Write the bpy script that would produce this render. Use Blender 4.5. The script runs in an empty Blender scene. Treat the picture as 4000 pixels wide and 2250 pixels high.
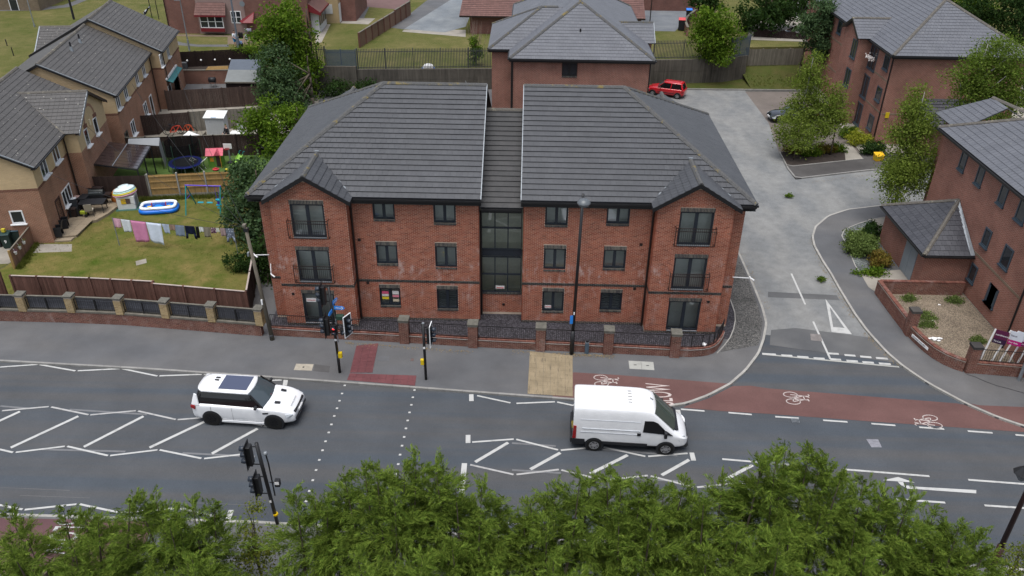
import bpy,bmesh,math,random
import numpy as np
from mathutils import Vector,Matrix
random.seed(7)
RNG =np.random.default_rng(11)
R =math.radians
scene =bpy.context.scene
COL =scene.collection
# ------------------------------------------------------------------ camera
PITCH,ROLL,YAW,FOC =.541,-.0129,-.0158,3200.0
CAM =np.array([0.0,-38.865,25.6])
def _axes():
    f =np.array([math.sin(YAW)*math.cos(PITCH),math.cos(YAW)*math.cos(PITCH),-math.sin(PITCH)])
    r =np.array([math.cos(YAW),-math.sin(YAW),0.0]);d =np.cross(f,r)
    c,s =math.cos(ROLL),math.sin(ROLL)
    return np.array([c*r+s*d,-s*r+c*d,f])
AX =_axes()
cd =bpy.data.cameras.new('camera');cam =bpy.data.objects.new('camera',cd);COL.objects.link(cam)
cd.sensor_width =36;cd.lens =FOC/4000*36;cd.clip_start =.1;cd.clip_end =2000
mw =Matrix.Identity(4)
for i in range(3):
    mw[i][0]=AX[0][i];mw[i][1]=-AX[1][i];mw[i][2]=-AX[2][i];mw[i][3]=CAM[i]
cam.matrix_world =mw
scene.camera =cam
scene.render.engine ='CYCLES'
# ------------------------------------------------------------------ sky, sun, exposure (soft overcast day)
SUN_EL,SUN_AZ =76,205
world =bpy.data.worlds.new('World');scene.world =world;world.use_nodes =True
wn =world.node_tree.nodes;wl =world.node_tree.links
sky =wn.new('ShaderNodeTexSky');sky.sky_type ='NISHITA';sky.sun_disc =False
sky.sun_elevation =R(SUN_EL);sky.sun_rotation =R(SUN_AZ);sky.dust_density =3;sky.air_density =1.2;sky.ozone_density =1.5
hs =wn.new('ShaderNodeHueSaturation');hs.inputs['Saturation'].default_value =.52
wl.new(sky.outputs[0],hs.inputs['Color']);wl.new(hs.outputs[0],wn['Background'].inputs[0])
wn['Background'].inputs[1].default_value =.085
sd =bpy.data.lights.new('sun','SUN');sd.energy =1.5;sd.angle =R(45);sd.color =(1,.985,.96)
so =bpy.data.objects.new('sun',sd);COL.objects.link(so)
so.rotation_euler =(R(90-SUN_EL),0,R(180-SUN_AZ))
so.location =(0,0,60)
vs =scene.view_settings
vs.view_transform ='Standard';vs.look ='None';vs.exposure =1.12;vs.gamma =1;vs.use_curve_mapping =False

# ------------------------------------------------------------------ helpers: measuring points of real planes
def ray(x,y):return AX.T @ np.array([(x-2000)/FOC,(y-1125)/FOC,1.0])
def S(x,y,z=0.0):
    d =ray(x,y);p =CAM +d*((z-CAM[2])/d[2]);return Vector((p[0],p[1],z))
def SY(x,y,Y):
    d =ray(x,y);p =CAM +d*((Y-CAM[1])/d[1]);return Vector((p[0],Y,p[2]))
def px(col,row,x,y):
    if row ==3:return col*1000+x/2.569,1686+y/2.569
    return col*1000+x/2.576,row*562+y/2.576
def K(col,row,x,y,z=0.0):return S(*px(col,row,x,y),z)
def KY(col,row,x,y,Y):return SY(*px(col,row,x,y),Y)

# ------------------------------------------------------------------ mesh building
class MB:
    def __init__(s):s.v =[];s.f =[]
    def add(s,vs,fs):
        b =len(s.v);s.v += [tuple(p) for p in vs];s.f += [tuple(b+i for i in f) for f in fs];return s
    def box(s,c,d,rz=0,M=None):
        x,y,z =d[0]/2,d[1]/2,d[2]/2
        P =[Vector((i*x,j*y,k*z)) for k in (-1,1) for j in (-1,1) for i in (-1,1)]
        if M is not None:P =[M @ p for p in P]
        if rz:
            m =Matrix.Rotation(rz,3,'Z');P =[m @ p for p in P]
        c =Vector(c)
        return s.add([p+c for p in P],[(0,2,3,1),(4,5,7,6),(0,1,5,4),(2,6,7,3),(0,4,6,2),(1,3,7,5)])
    def bb(s,x0,x1,y0,y1,z0,z1):return s.box(((x0+x1)/2,(y0+y1)/2,(z0+z1)/2),(abs(x1-x0),abs(y1-y0),abs(z1-z0)))
    def bar(s,a,b,w,h=None):
        a =Vector(a);b =Vector(b);d =b-a;h =h or w
        if d.length <1e-6:return s
        up =Vector((0,0,1)) if abs(d.normalized().z) <.95 else Vector((1,0,0))
        q =d.cross(up).normalized();t =q.cross(d).normalized()
        P =[p+q*i*w/2+t*j*h/2 for p in (a,b) for i,j in ((-1,-1),(1,-1),(1,1),(-1,1))]
        return s.add(P,[(0,1,2,3),(7,6,5,4),(0,4,5,1),(1,5,6,2),(2,6,7,3),(3,7,4,0)])
    def cyl(s,a,b,r0,r1=None,n=10,cap=True):
        a =Vector(a);b =Vector(b);d =(b-a);r1 =r0 if r1 is None else r1
        up =Vector((0,0,1)) if abs(d.normalized().z) <.95 else Vector((1,0,0))
        q =d.cross(up).normalized();t =q.cross(d).normalized()
        P =[a+(q*math.cos(2*math.pi*i/n)+t*math.sin(2*math.pi*i/n))*r0 for i in range(n)]
        P += [b+(q*math.cos(2*math.pi*i/n)+t*math.sin(2*math.pi*i/n))*r1 for i in range(n)]
        F =[(i,i+n,(i+1) % n+n,(i+1) % n) for i in range(n)]
        if cap:F += [tuple(range(n)),tuple(range(2*n-1,n-1,-1))]
        return s.add(P,F)
    def tube(s,path,r,n=6):
        for i in range(len(path)-1):
            r0 =r[i] if isinstance(r,(list,tuple)) else r;r1 =r[i+1] if isinstance(r,(list,tuple)) else r
            s.cyl(path[i],path[i+1],r0,r1,n)
        return s
    def poly(s,pts):return s.add(pts,[tuple(range(len(pts)))])
    def prism(s,pts,z0,z1):
        n =len(pts);P =[(p[0],p[1],z0) for p in pts]+[(p[0],p[1],z1) for p in pts]
        return s.add(P,[tuple(range(n-1,-1,-1)),tuple(range(n,2*n))]+[(i,(i+1) % n,(i+1) % n+n,i+n) for i in range(n)])
    def slab(s,pts,nrm,t):
        n =len(pts);nrm =Vector(nrm);P =[Vector(p) for p in pts];P += [p+nrm*t for p in P]
        return s.add(P,[tuple(range(n-1,-1,-1)),tuple(range(n,2*n))]+[(i,(i+1) % n,(i+1) % n+n,i+n) for i in range(n)])
    def lathe(s,c,prof,n=16):
        c =Vector(c);m =len(prof);P =[]
        for r,z in prof:P += [c+Vector((r*math.cos(2*math.pi*i/n),r*math.sin(2*math.pi*i/n),z)) for i in range(n)]
        F =[(j*n+i,j*n+(i+1) % n,(j+1)*n+(i+1) % n,(j+1)*n+i) for j in range(m-1) for i in range(n)]
        F += [tuple(range(n-1,-1,-1)),tuple((m-1)*n+i for i in range(n))]
        return s.add(P,F)
    def sphere(s,c,r,n=10,m=6):
        rr =r if isinstance(r,(tuple,list)) else (r,r,r)
        prof =[]
        P =[]
        for j in range(1,m):
            a =math.pi*j/m
            P += [(c[0]+rr[0]*math.sin(a)*math.cos(2*math.pi*i/n),c[1]+rr[1]*math.sin(a)*math.sin(2*math.pi*i/n),c[2]-rr[2]*math.cos(a)) for i in range(n)]
        P += [(c[0],c[1],c[2]-rr[2]),(c[0],c[1],c[2]+rr[2])]
        F =[(j*n+i,j*n+(i+1) % n,(j+1)*n+(i+1) % n,(j+1)*n+i) for j in range(m-2) for i in range(n)]
        b =(m-1)*n
        F += [(b,(i+1) % n,i) for i in range(n)]+[(b+1,(m-2)*n+i,(m-2)*n+(i+1) % n) for i in range(n)]
        return s.add(P,F)
    def mesh(s,name,off=None,smooth=False,uv=False,fix=True):
        me =bpy.data.meshes.new(name);V =s.v
        if off is not None:V =[off @ Vector(p) for p in V]
        me.from_pydata(V,[],s.f)
        if fix:
            bm =bmesh.new();bm.from_mesh(me);bmesh.ops.recalc_face_normals(bm,faces=bm.faces);bm.to_mesh(me);bm.free()
        if uv:box_uv(me)
        if smooth:me.polygons.foreach_set('use_smooth',[True]*len(me.polygons))
        return me
    def build(s,name,mat,parent=None,smooth=False,uv=False,world=True,fix=True,bev=0,**tags):
        off =None
        if parent is not None and world:off =wmat(parent).inverted()
        me =s.mesh(name,off,smooth,uv,fix);me.materials.append(mat)
        return link(name,me,parent,bev=bev,**tags)
def box_uv(me):
    uv =me.uv_layers.new(name='UVMap').data
    for p in me.polygons:
        n =p.normal
        if abs(n.z) >.75:
            for li in p.loop_indices:c =me.vertices[me.loops[li].vertex_index].co;uv[li].uv =(c.x,c.y)
        else:
            t =Vector((-n.y,n.x,0)).normalized()
            for li in p.loop_indices:c =me.vertices[me.loops[li].vertex_index].co;uv[li].uv =(c.dot(t),c.z)
_wm ={}
def wmat(o):return _wm.get(o.name,Matrix.Identity(4))
def link(name,me,parent=None,bev=0,**tags):
    o =bpy.data.objects.new(name,me);COL.objects.link(o)
    if parent is not None:o.parent =parent;_wm[o.name]=wmat(parent)
    for k,v in tags.items():o[k]=v
    if bev:
        m =o.modifiers.new('bevel','BEVEL');m.width =bev;m.segments =2;m.limit_method ='ANGLE'
    return o
def thing(name,loc,label,cat,group=None,rz=0):
    o =bpy.data.objects.new(name,None);COL.objects.link(o);o.empty_display_size =.2
    o.location =loc;o.rotation_euler =(0,0,rz)
    o['label']=label;o['category']=cat
    if group:o['group']=group
    _wm[o.name]=Matrix.Translation(Vector(loc)) @ Matrix.Rotation(rz,4,'Z')
    return o
def tag(o,label,cat,group=None):
    o['label']=label;o['category']=cat
    if group:o['group']=group
    return o
def struct(o):o['kind']='structure';return o
def fast_mesh(name,V,F,mat,smooth=False):
    me =bpy.data.meshes.new(name);k =F.shape[1]
    me.vertices.add(len(V));me.vertices.foreach_set('co',np.ascontiguousarray(V,dtype=np.float32).ravel())
    me.loops.add(F.size);me.loops.foreach_set('vertex_index',np.ascontiguousarray(F,dtype=np.int32).ravel())
    me.polygons.add(len(F));me.polygons.foreach_set('loop_start',np.arange(0,F.size,k,dtype=np.int32))
    me.polygons.foreach_set('loop_total',np.full(len(F),k,dtype=np.int32))
    if smooth:me.polygons.foreach_set('use_smooth',np.ones(len(F),dtype=bool))
    me.update();me.validate();me.materials.append(mat)
    return me

# ------------------------------------------------------------------ materials
def rgb(h):
    return (*h,1.0)
class NT:
    def __init__(s,name):
        s.m =bpy.data.materials.new(name);s.m.use_nodes =True;s.t =s.m.node_tree;s.n =s.t.nodes;s.l =s.t.links
        s.b =s.n['Principled BSDF'];s.o =s.n['Material Output']
    def new(s,t,**kw):
        n =s.n.new(t)
        for k,v in kw.items():setattr(n,k,v)
        return n
    def pos(s,sc=(1,1,1),obj=False):
        mp =s.new('ShaderNodeMapping');mp.inputs['Scale'].default_value =sc
        if obj:s.l.new(s.new('ShaderNodeTexCoord').outputs['Object'],mp.inputs[0])
        else:s.l.new(s.new('ShaderNodeNewGeometry').outputs['Position'],mp.inputs[0])
        return mp.outputs[0]
    def uv(s,sc=(1,1,1)):
        mp =s.new('ShaderNodeMapping');mp.inputs['Scale'].default_value =sc
        s.l.new(s.new('ShaderNodeTexCoord').outputs['UV'],mp.inputs[0]);return mp.outputs[0]
    def noise(s,vec,scale,detail=3,rough=.55):
        n =s.new('ShaderNodeTexNoise');n.inputs['Scale'].default_value =scale;n.inputs['Detail'].default_value =detail
        n.inputs['Roughness'].default_value =rough;s.l.new(vec,n.inputs['Vector']);return n.outputs['Fac']
    def ramp(s,fac,stops):
        r =s.new('ShaderNodeValToRGB');e =r.color_ramp.elements
        while len(e) <len(stops):e.new(.5)
        for el,(p,c) in zip(e,stops):el.position =p;el.color =c if isinstance(c,tuple) and len(c) ==4 else ((*c,1) if isinstance(c,tuple) else (c,c,c,1))
        s.l.new(fac,r.inputs[0]);return r.outputs[0]
    def mix(s,fac,a,b,mode='MIX'):
        m =s.new('ShaderNodeMix',data_type='RGBA',blend_type=mode)
        for sock,v in ((m.inputs[0],fac),(m.inputs[6],a),(m.inputs[7],b)):
            if hasattr(v,'is_output'):s.l.new(v,sock)
            elif isinstance(v,(int,float)):sock.default_value =v if sock ==m.inputs[0] else (v,v,v,1)
            else:sock.default_value =(*v[:3],1)
        return m.outputs[2]
    def math(s,op,a,b=0):
        m =s.new('ShaderNodeMath',operation=op)
        for sock,v in ((m.inputs[0],a),(m.inputs[1],b)):
            if hasattr(v,'is_output'):s.l.new(v,sock)
            else:sock.default_value =v
        return m.outputs[0]
    def island(s):
        g =s.new('ShaderNodeNewGeometry').outputs['Random Per Island'];o =s.new('ShaderNodeObjectInfo').outputs['Random']
        return s.math('FRACT',s.math('ADD',g,o))
    def bump(s,h,st=.3,dist=.02):
        b =s.new('ShaderNodeBump');b.inputs['Strength'].default_value =st;b.inputs['Distance'].default_value =dist
        s.l.new(h,b.inputs['Height']);s.l.new(b.outputs[0],s.b.inputs['Normal'])
    def fin(s,col,rough=.8,spec=.3,metal=0,coat=0):
        if hasattr(col,'is_output'):s.l.new(col,s.b.inputs['Base Color'])
        else:s.b.inputs['Base Color'].default_value =(*col[:3],1)
        if hasattr(rough,'is_output'):s.l.new(rough,s.b.inputs['Roughness'])
        else:s.b.inputs['Roughness'].default_value =rough
        s.b.inputs['Specular IOR Level'].default_value =spec;s.b.inputs['Metallic'].default_value =metal
        s.b.inputs['Coat Weight'].default_value =coat;s.b.inputs['Coat Roughness'].default_value =.05
        return s.m
def var(name,c,amt=.25,scale=3,fine=40,rough=.8,spec=.3,metal=0,bump=0,isl=0,coat=0):
    """a plain surface with blotches, grain and (isl) piece-to-piece differences"""
    t =NT(name);p =t.pos()
    a =t.noise(p,scale,4);b =t.noise(p,fine,2)
    lo =tuple(x*(1-amt) for x in c);hi =tuple(min(1,x*(1+amt)) for x in c)
    col =t.ramp(t.math('ADD',t.math('MULTIPLY',a,.65),t.math('MULTIPLY',b,.35)),[(.3,lo),(.7,hi)])
    if isl:col =t.mix(1.0,col,t.ramp(t.island(),[(0,1-isl),(1,1+isl*.6)]),'MULTIPLY')
    if bump:t.bump(b,bump,.01)
    return t.fin(col,rough,spec,metal,coat)
MT ={}
def flat(name,c,rough=.6,spec=.4,metal=0,coat=0):
    if name not in MT:MT[name]=var(name,c,.07,2.5,30,rough,spec,metal,0,0,coat)
    return MT[name]
def emit(name,c,st):
    t =NT(name);t.fin(c,.5);t.b.inputs['Emission Color'].default_value =(*c,1);t.b.inputs['Emission Strength'].default_value =st;return t.m

def m_asphalt(name,dark,warm,streak=(.03,1.1,1),fine=55,patch=.35,ang=0):
    t =NT(name);p =t.pos()
    mp =t.new('ShaderNodeMapping');mp.inputs['Rotation'].default_value =(0,0,ang);mp.inputs['Scale'].default_value =streak
    t.l.new(t.new('ShaderNodeNewGeometry').outputs['Position'],mp.inputs[0])
    st =t.noise(mp.outputs[0],1.0,3,.5);g =t.noise(p,fine,3,.7);bl =t.noise(p,patch,4,.6)
    c =t.mix(t.ramp(st,[(.38,0.0),(.62,1.0)]),dark,warm)
    c =t.mix(1,c,t.ramp(bl,[(.25,.82),(.75,1.16)]),'MULTIPLY')
    c =t.mix(1,c,t.ramp(g,[(.25,.62),(.75,1.35)]),'MULTIPLY')
    t.bump(g,.25,.01)
    return t.fin(c,.85,.3)
MT['road']=m_asphalt('main_asphalt',(.052,.061,.073),(.066,.067,.070),ang=.03)
MT['foot']=m_asphalt('footway_asphalt',(.086,.088,.094),(.106,.104,.105),(.12,.35,1),45,.5)
MT['side']=m_asphalt('pale_side_road',(.145,.15,.153),(.185,.186,.182),(.5,.25,1),38,1.6)
MT['side2']=m_asphalt('dark_side_road_patch',(.082,.084,.088),(.098,.098,.099),(.3,.3,1),45,.6)
MT['redlane']=m_asphalt('red_cycle_surface',(.100,.050,.046),(.118,.062,.056),(.1,.5,1),50,.5)
MT['redwet']=m_asphalt('purple_red_cycle_surface',(.085,.042,.046),(.10,.05,.052),(.1,.5,1),50,.5)
MT['kerb']=var('kerb_concrete',(.21,.205,.195),.25,1.5,30,isl=.12,bump=.2)
MT['conc']=var('pale_concrete',(.24,.22,.19),.25,1.0,25,bump=.2)
MT['paving']=var('sand_paving',(.27,.215,.15),.2,1.5,30,isl=.12,bump=.2)
def m_paint(name,c,wear=.45):
    t =NT(name);p =t.pos();a =t.noise(p,3.5,5,.7);b =t.noise(p,60,2)
    f =t.ramp(t.math('ADD',t.math('MULTIPLY',a,.7),t.math('MULTIPLY',b,.3)),[(.30,wear),(.50,1.0)])
    return t.fin(t.mix(1,c,f,'MULTIPLY'),.6,.4)
MT['paint']=m_paint('white_road_paint',(.40,.40,.39),.6)
MT['paintworn']=m_paint('worn_road_paint',(.34,.335,.33),.4)
MT['ghost']=m_paint('scrubbed_old_paint',(.13,.132,.138),.6)
MT['pinkpaint']=m_paint('cream_cycle_paint',(.44,.38,.36),.7)
def m_grass(name,green,dry,soil,s1=.35,dryness=.5):
    t =NT(name);p =t.pos()
    a =t.noise(p,s1,5,.6);b =t.noise(p,9,4,.7);f =t.noise(p,70,2,.6);q =t.noise(p,1.3,3,.6)
    k =t.math('ADD',t.math('MULTIPLY',a,.65),t.math('MULTIPLY',q,.35))
    c =t.ramp(k,[(dryness-.16,green),(dryness+.02,tuple((x+y)/2 for x,y in zip(green,dry))),(dryness+.16,dry)])
    c =t.mix(t.ramp(b,[(.60,0.0),(.74,.55)]),c,soil)
    c =t.mix(1,c,t.ramp(f,[(.25,.55),(.75,1.5)]),'MULTIPLY')
    t.bump(f,.6,.03)
    return t.fin(c,.9,.05)
MT['lawn']=m_grass('garden_lawn',(.052,.078,.011),(.165,.128,.048),(.18,.13,.065),.42,.50)
MT['verge']=m_grass('rough_grass',(.055,.070,.016),(.125,.110,.045),(.085,.068,.042),.25,.48)
MT['bank']=m_grass('dark_bank_grass',(.045,.060,.014),(.075,.065,.025),(.05,.04,.025),.6,.52)  # darker grass tone for the bank and back plot
MT['turf']=var('artificial_turf',(.055,.10,.018),.25,3,60)
def m_gravel(name,cols,sc=14,bump=.8):
    t =NT(name);p =t.pos();v =t.new('ShaderNodeTexVoronoi');v.inputs['Scale'].default_value =sc;t.l.new(p,v.inputs['Vector'])
    sp =t.new('ShaderNodeSeparateColor');t.l.new(v.outputs['Color'],sp.inputs[0])
    n =len(cols);c =t.ramp(sp.outputs[0],[(i/(n-1),x) for i,x in enumerate(cols)])
    c =t.mix(1,c,t.ramp(t.noise(p,.8,3),[(.3,.8),(.7,1.2)]),'MULTIPLY')
    c =t.mix(1,c,t.ramp(v.outputs['Distance'],[(.0,1.15),(.6,.45)]),'MULTIPLY')
    t.bump(v.outputs['Distance'],bump,-.03)
    return t.fin(c,.8,.3)
MT['slate']=m_gravel('purple_slate_chips',[(.028,.026,.032),(.056,.051,.062),(.092,.085,.10),(.04,.038,.043)],13)
MT['grit']=m_gravel('grey_gravel',[(.05,.05,.05),(.12,.12,.115),(.20,.19,.18),(.08,.078,.075)],16)
MT['chips']=m_gravel('tan_gravel_litter',[(.20,.16,.115),(.28,.225,.165),(.33,.27,.20),(.16,.12,.085)],17,.5)
MT['soil']=var('dark_bark_soil',(.032,.024,.020),.5,3,35,bump=.6)
MT['leaves']=var('dry_leaf_litter',(.20,.15,.08),.5,12,60,bump=.5)

def m_brick(name,a,b,c,stain=True):
    t =NT(name);p =t.pos();i =t.island()
    col =t.ramp(i,[(0,a),(.45,b),(.8,c),(1,tuple(x*.75 for x in a))])
    n =t.noise(p,1.1,4,.6)
    col =t.mix(1,col,t.ramp(n,[(.3,.80),(.7,1.18)]),'MULTIPLY')
    if stain:
        w =t.noise(t.pos((1.6,1.6,.9)),1.15,6,.75);sx =t.new('ShaderNodeSeparateXYZ');t.l.new(t.new('ShaderNodeNewGeometry').outputs['Position'],sx.inputs[0])
        zone =t.ramp(t.math('MULTIPLY',sx.outputs[2],.1),[(.12,.35),(.24,1.0),(.40,1.0),(.50,.1)])
        col =t.mix(t.math('MULTIPLY',t.ramp(w,[(.53,0.0),(.66,.62)]),zone),col,(.50,.42,.40))
    t.bump(t.noise(p,60,2),.25,.006)
    return t.fin(col,.85,.25)
MT['brick']=m_brick('red_facing_brick',(.225,.060,.034),(.275,.080,.045),(.32,.108,.062))
MT['brickdk']=m_brick('weathered_red_brick',(.125,.050,.038),(.155,.062,.047),(.185,.080,.058),True)
MT['brickyl']=m_brick('buff_brick',(.27,.195,.095),(.32,.235,.115),(.36,.27,.14),False)
MT['bluebrick']=m_brick('blue_black_brick',(.040,.040,.042),(.070,.070,.068),(.12,.115,.095),False)
MT['bluedark']=m_brick('dark_band_brick',(.030,.028,.028),(.045,.042,.040),(.06,.055,.05),False)
MT['mortar']=var('pale_mortar',(.46,.37,.29),.2,2,40)
MT['mortardk']=var('grey_mortar',(.30,.25,.20),.25,2,40)
MT['mortargrey']=var('joint_mortar',(.22,.21,.17),.25,3,40)

def m_brickface(name,a,b,mort,soot=.25):
    t =NT(name);bt =t.new('ShaderNodeTexBrick');t.l.new(t.uv(),bt.inputs['Vector'])
    for k,v in (('Scale',1.0),('Mortar Size',.011),('Mortar Smooth',.2),('Bias',0.0),('Brick Width',.225),('Row Height',.075)):bt.inputs[k].default_value =v
    bt.inputs['Color1'].default_value =(*a,1);bt.inputs['Color2'].default_value =(*b,1);bt.inputs['Mortar'].default_value =(*mort,1)
    n =t.noise(t.pos(),.7,5,.65)
    c =t.mix(1,bt.outputs['Color'],t.ramp(n,[(.28,1-soot),(.72,1+soot*.8)]),'MULTIPLY')
    t.bump(bt.outputs['Fac'],.4,-.01)
    return t.fin(c,.85,.25)
MT['bf_red']=m_brickface('far_red_brick',(.19,.056,.038),(.245,.078,.054),(.36,.27,.215))
MT['bf_house']=m_brickface('house_orange_brick',(.225,.090,.053),(.285,.118,.07),(.34,.26,.19))
MT['bf_yel']=m_brickface('house_buff_brick',(.46,.335,.185),(.52,.38,.215),(.42,.33,.22),.12)
MT['bf_dark']=m_brickface('house_dark_brick',(.125,.040,.028),(.16,.055,.036),(.19,.14,.10))
MT['bf_old']=m_brickface('old_maroon_brick',(.14,.052,.042),(.185,.072,.056),(.16,.12,.10))
MT['bf_grdn']=m_brickface('garden_wall_brick',(.16,.06,.044),(.20,.08,.058),(.22,.17,.13))

def m_tile(name,a,b,moss=(.25,.20,.03),spots=0,lich=.8,rough=.55):
    t =NT(name);p =t.pos();i =t.island()
    c =t.mix(i,a,b)
    c =t.mix(1,c,t.ramp(t.noise(p,.8,4,.6),[(.3,.90),(.7,1.10)]),'MULTIPLY')
    c =t.mix(1,c,t.ramp(t.noise(p,45,2),[(.3,.85),(.7,1.15)]),'MULTIPLY')
    if spots:
        v =t.new('ShaderNodeTexVoronoi');v.inputs['Scale'].default_value =3.2;t.l.new(p,v.inputs['Vector'])
        k =t.math('MULTIPLY',t.ramp(v.outputs['Distance'],[(.10,1.0),(.17,0.0)]),t.ramp(t.noise(p,1.3,3),[(.50,0.0),(.60,spots)]))
        c =t.mix(k,c,(.36,.345,.30))
    return t.fin(c,rough,.45)
MT['tile']=m_tile('slate_grey_tile',(.045,.047,.053),(.053,.055,.061))
MT['tilemid']=m_tile('brown_grey_tile',(.032,.032,.033),(.040,.039,.040))
MT['tilehouse']=m_tile('lichen_brown_tile',(.056,.053,.051),(.066,.062,.060),spots=.9,rough=.6)
MT['tileblue']=m_tile('blue_grey_slate',(.088,.092,.106),(.100,.104,.118),spots=.25)
MT['tiledark']=m_tile('dark_slate',(.036,.037,.045),(.052,.053,.062))
MT['tilered']=m_tile('maroon_pantile',(.105,.052,.044),(.135,.068,.058),rough=.8)
def m_ridge(name,c,moss):
    t =NT(name);p =t.pos()
    k =t.ramp(t.noise(p,2.2,5,.7),[(.565,0.0),(.66,.75)])
    return t.fin(t.mix(k,t.ramp(t.noise(p,14,3),[(.3,tuple(x*.75 for x in c)),(.7,tuple(x*1.25 for x in c))]),moss),.85,.2)
MT['ridge']=m_ridge('lichen_ridge_tile',(.080,.080,.080),(.20,.15,.04))
MT['ridgegrey']=m_ridge('mossy_ridge_tile',(.10,.092,.082),(.26,.24,.18))

MT['dkframe']=flat('anthracite_frame',(.016,.021,.029),.4,.5)
MT['black']=flat('black_paint',(.009,.009,.010),.42,.5)
MT['blackplastic']=flat('black_plastic',(.012,.013,.016),.55,.4)
MT['bluegrey']=flat('smoked_visor_plastic',(.020,.027,.040),.45,.5)
MT['brownpipe']=flat('brown_black_pipe',(.022,.013,.011),.45,.4)
MT['white']=flat('white_upvc',(.68,.69,.70),.45,.4)
MT['galv']=var('galvanised_steel',(.22,.24,.26),.25,4,40,.5,.5,.3)
MT['greenmetal']=flat('dark_green_metal',(.02,.05,.035),.5)
def m_glass(name,tint=(.02,.024,.028),rough=.04,trans=.0):
    t =NT(name);t.fin(tint,rough,.6)
    if trans:
        tr =t.new('ShaderNodeBsdfTransparent');tr.inputs[0].default_value =(.82,.86,.85,1)
        gl =t.new('ShaderNodeBsdfGlossy');gl.inputs['Roughness'].default_value =rough;gl.inputs[0].default_value =(.9,.95,1,1)
        fr =t.new('ShaderNodeFresnel');fr.inputs[0].default_value =1.52
        k =t.math('ADD',t.math('MULTIPLY',fr.outputs[0],1.5),1-trans)
        mx =t.new('ShaderNodeMixShader');t.l.new(k,mx.inputs[0]);t.l.new(tr.outputs[0],mx.inputs[1]);t.l.new(gl.outputs[0],mx.inputs[2])
        t.l.new(mx.outputs[0],t.o.inputs[0])
    return t.m
MT['glass']=m_glass('window_glass',rough=.02,trans=.97)
MT['darkglass']=m_glass('dark_window_glass',(.022,.026,.030),.05)
MT['carglass']=m_glass('tinted_car_glass',(.006,.006,.007),.03)
MT['screen']=m_glass('windscreen_glass',(.05,.065,.075),.03)
MT['room']=var('dim_room_wall',(.75,.75,.70),.12,1,10)
MT['sillboard']=flat('white_sill_board',(.75,.75,.73),.5)

def m_wood(name,c,amt=.35,isl=.18):
    t =NT(name);g =t.noise(t.pos((9,9,.7)),2.2,4,.65);b =t.noise(t.pos(),.7,3)
    col =t.ramp(t.math('ADD',t.math('MULTIPLY',g,.7),t.math('MULTIPLY',b,.3)),[(.3,tuple(x*(1-amt) for x in c)),(.7,tuple(x*(1+amt) for x in c))])
    col =t.mix(1,col,t.ramp(t.island(),[(0,1-isl),(1,1+isl)]),'MULTIPLY')
    return t.fin(col,.85,.2)
MT['wood_red']=m_wood('red_brown_fence_board',(.115,.058,.044))
MT['wood_dark']=m_wood('dark_brown_fence_board',(.040,.026,.022))
MT['wood_black']=m_wood('maroon_black_fence_board',(.020,.012,.011))
MT['wood_orange']=m_wood('new_timber_board',(.30,.19,.075),.2,.10)
MT['wood_grey']=m_wood('weathered_grey_board',(.15,.135,.11))
MT['wood_pole']=m_wood('telegraph_pole_wood',(.11,.096,.075))
MT['greyboard']=m_wood('slate_grey_fence_board',(.085,.087,.10))
MT['concwall']=None
def m_concwall():
    t =NT('streaked_concrete_wall');p =t.pos()
    st =t.noise(t.pos((3.5,3.5,.22)),1.4,5,.7);a =t.noise(p,.45,4,.6)
    c =t.ramp(t.math('ADD',t.math('MULTIPLY',st,.6),t.math('MULTIPLY',a,.4)),[(.34,(.038,.034,.029)),(.5,(.080,.072,.060)),(.66,(.125,.112,.092))])
    t.bump(t.noise(p,20,3),.3,.02);return t.fin(c,.9,.2)
MT['concwall']=m_concwall()

def m_leaf(name,a,b,tr=.35,rough=.55):
    t =NT(name);i =t.island();c =t.mix(i,a,b)
    c =t.mix(1,c,t.ramp(t.noise(t.pos(),1.5,4,.6),[(.28,.66),(.72,1.28)]),'MULTIPLY')
    t.fin(c,.85,.06)
    tl =t.new('ShaderNodeBsdfTranslucent');t.l.new(t.mix(1,c,(1.0,1.1,.5),'MULTIPLY'),tl.inputs[0])
    mx =t.new('ShaderNodeMixShader');mx.inputs[0].default_value =tr
    t.l.new(t.b.outputs[0],mx.inputs[1]);t.l.new(tl.outputs[0],mx.inputs[2]);t.l.new(mx.outputs[0],t.o.inputs[0]);return t.m
MT['leaf_con']=m_leaf('conifer_spray',(.052,.096,.012),(.145,.195,.032),.12)
MT['leaf_mid']=m_leaf('mid_green_leaf',(.050,.105,.010),(.130,.195,.022))
MT['leaf_dark']=m_leaf('dark_green_leaf',(.018,.042,.012),(.042,.075,.020))
MT['leaf_blue']=m_leaf('bluish_green_leaf',(.042,.080,.036),(.085,.130,.058))
MT['leaf_birch']=m_leaf('yellow_green_birch_leaf',(.10,.150,.022),(.18,.225,.045))
MT['leaf_lime']=m_leaf('lime_shrub_leaf',(.20,.24,.02),(.34,.33,.05))
MT['leaf_rust']=m_leaf('rusty_shrub_leaf',(.14,.085,.022),(.17,.15,.03))
MT['leaf_laurel']=m_leaf('sage_shrub_leaf',(.085,.125,.035),(.15,.20,.06))
MT['bark']=m_wood('tree_bark',(.075,.060,.045))
MT['birchbark']=m_wood('pale_birch_bark',(.30,.29,.26))
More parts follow.
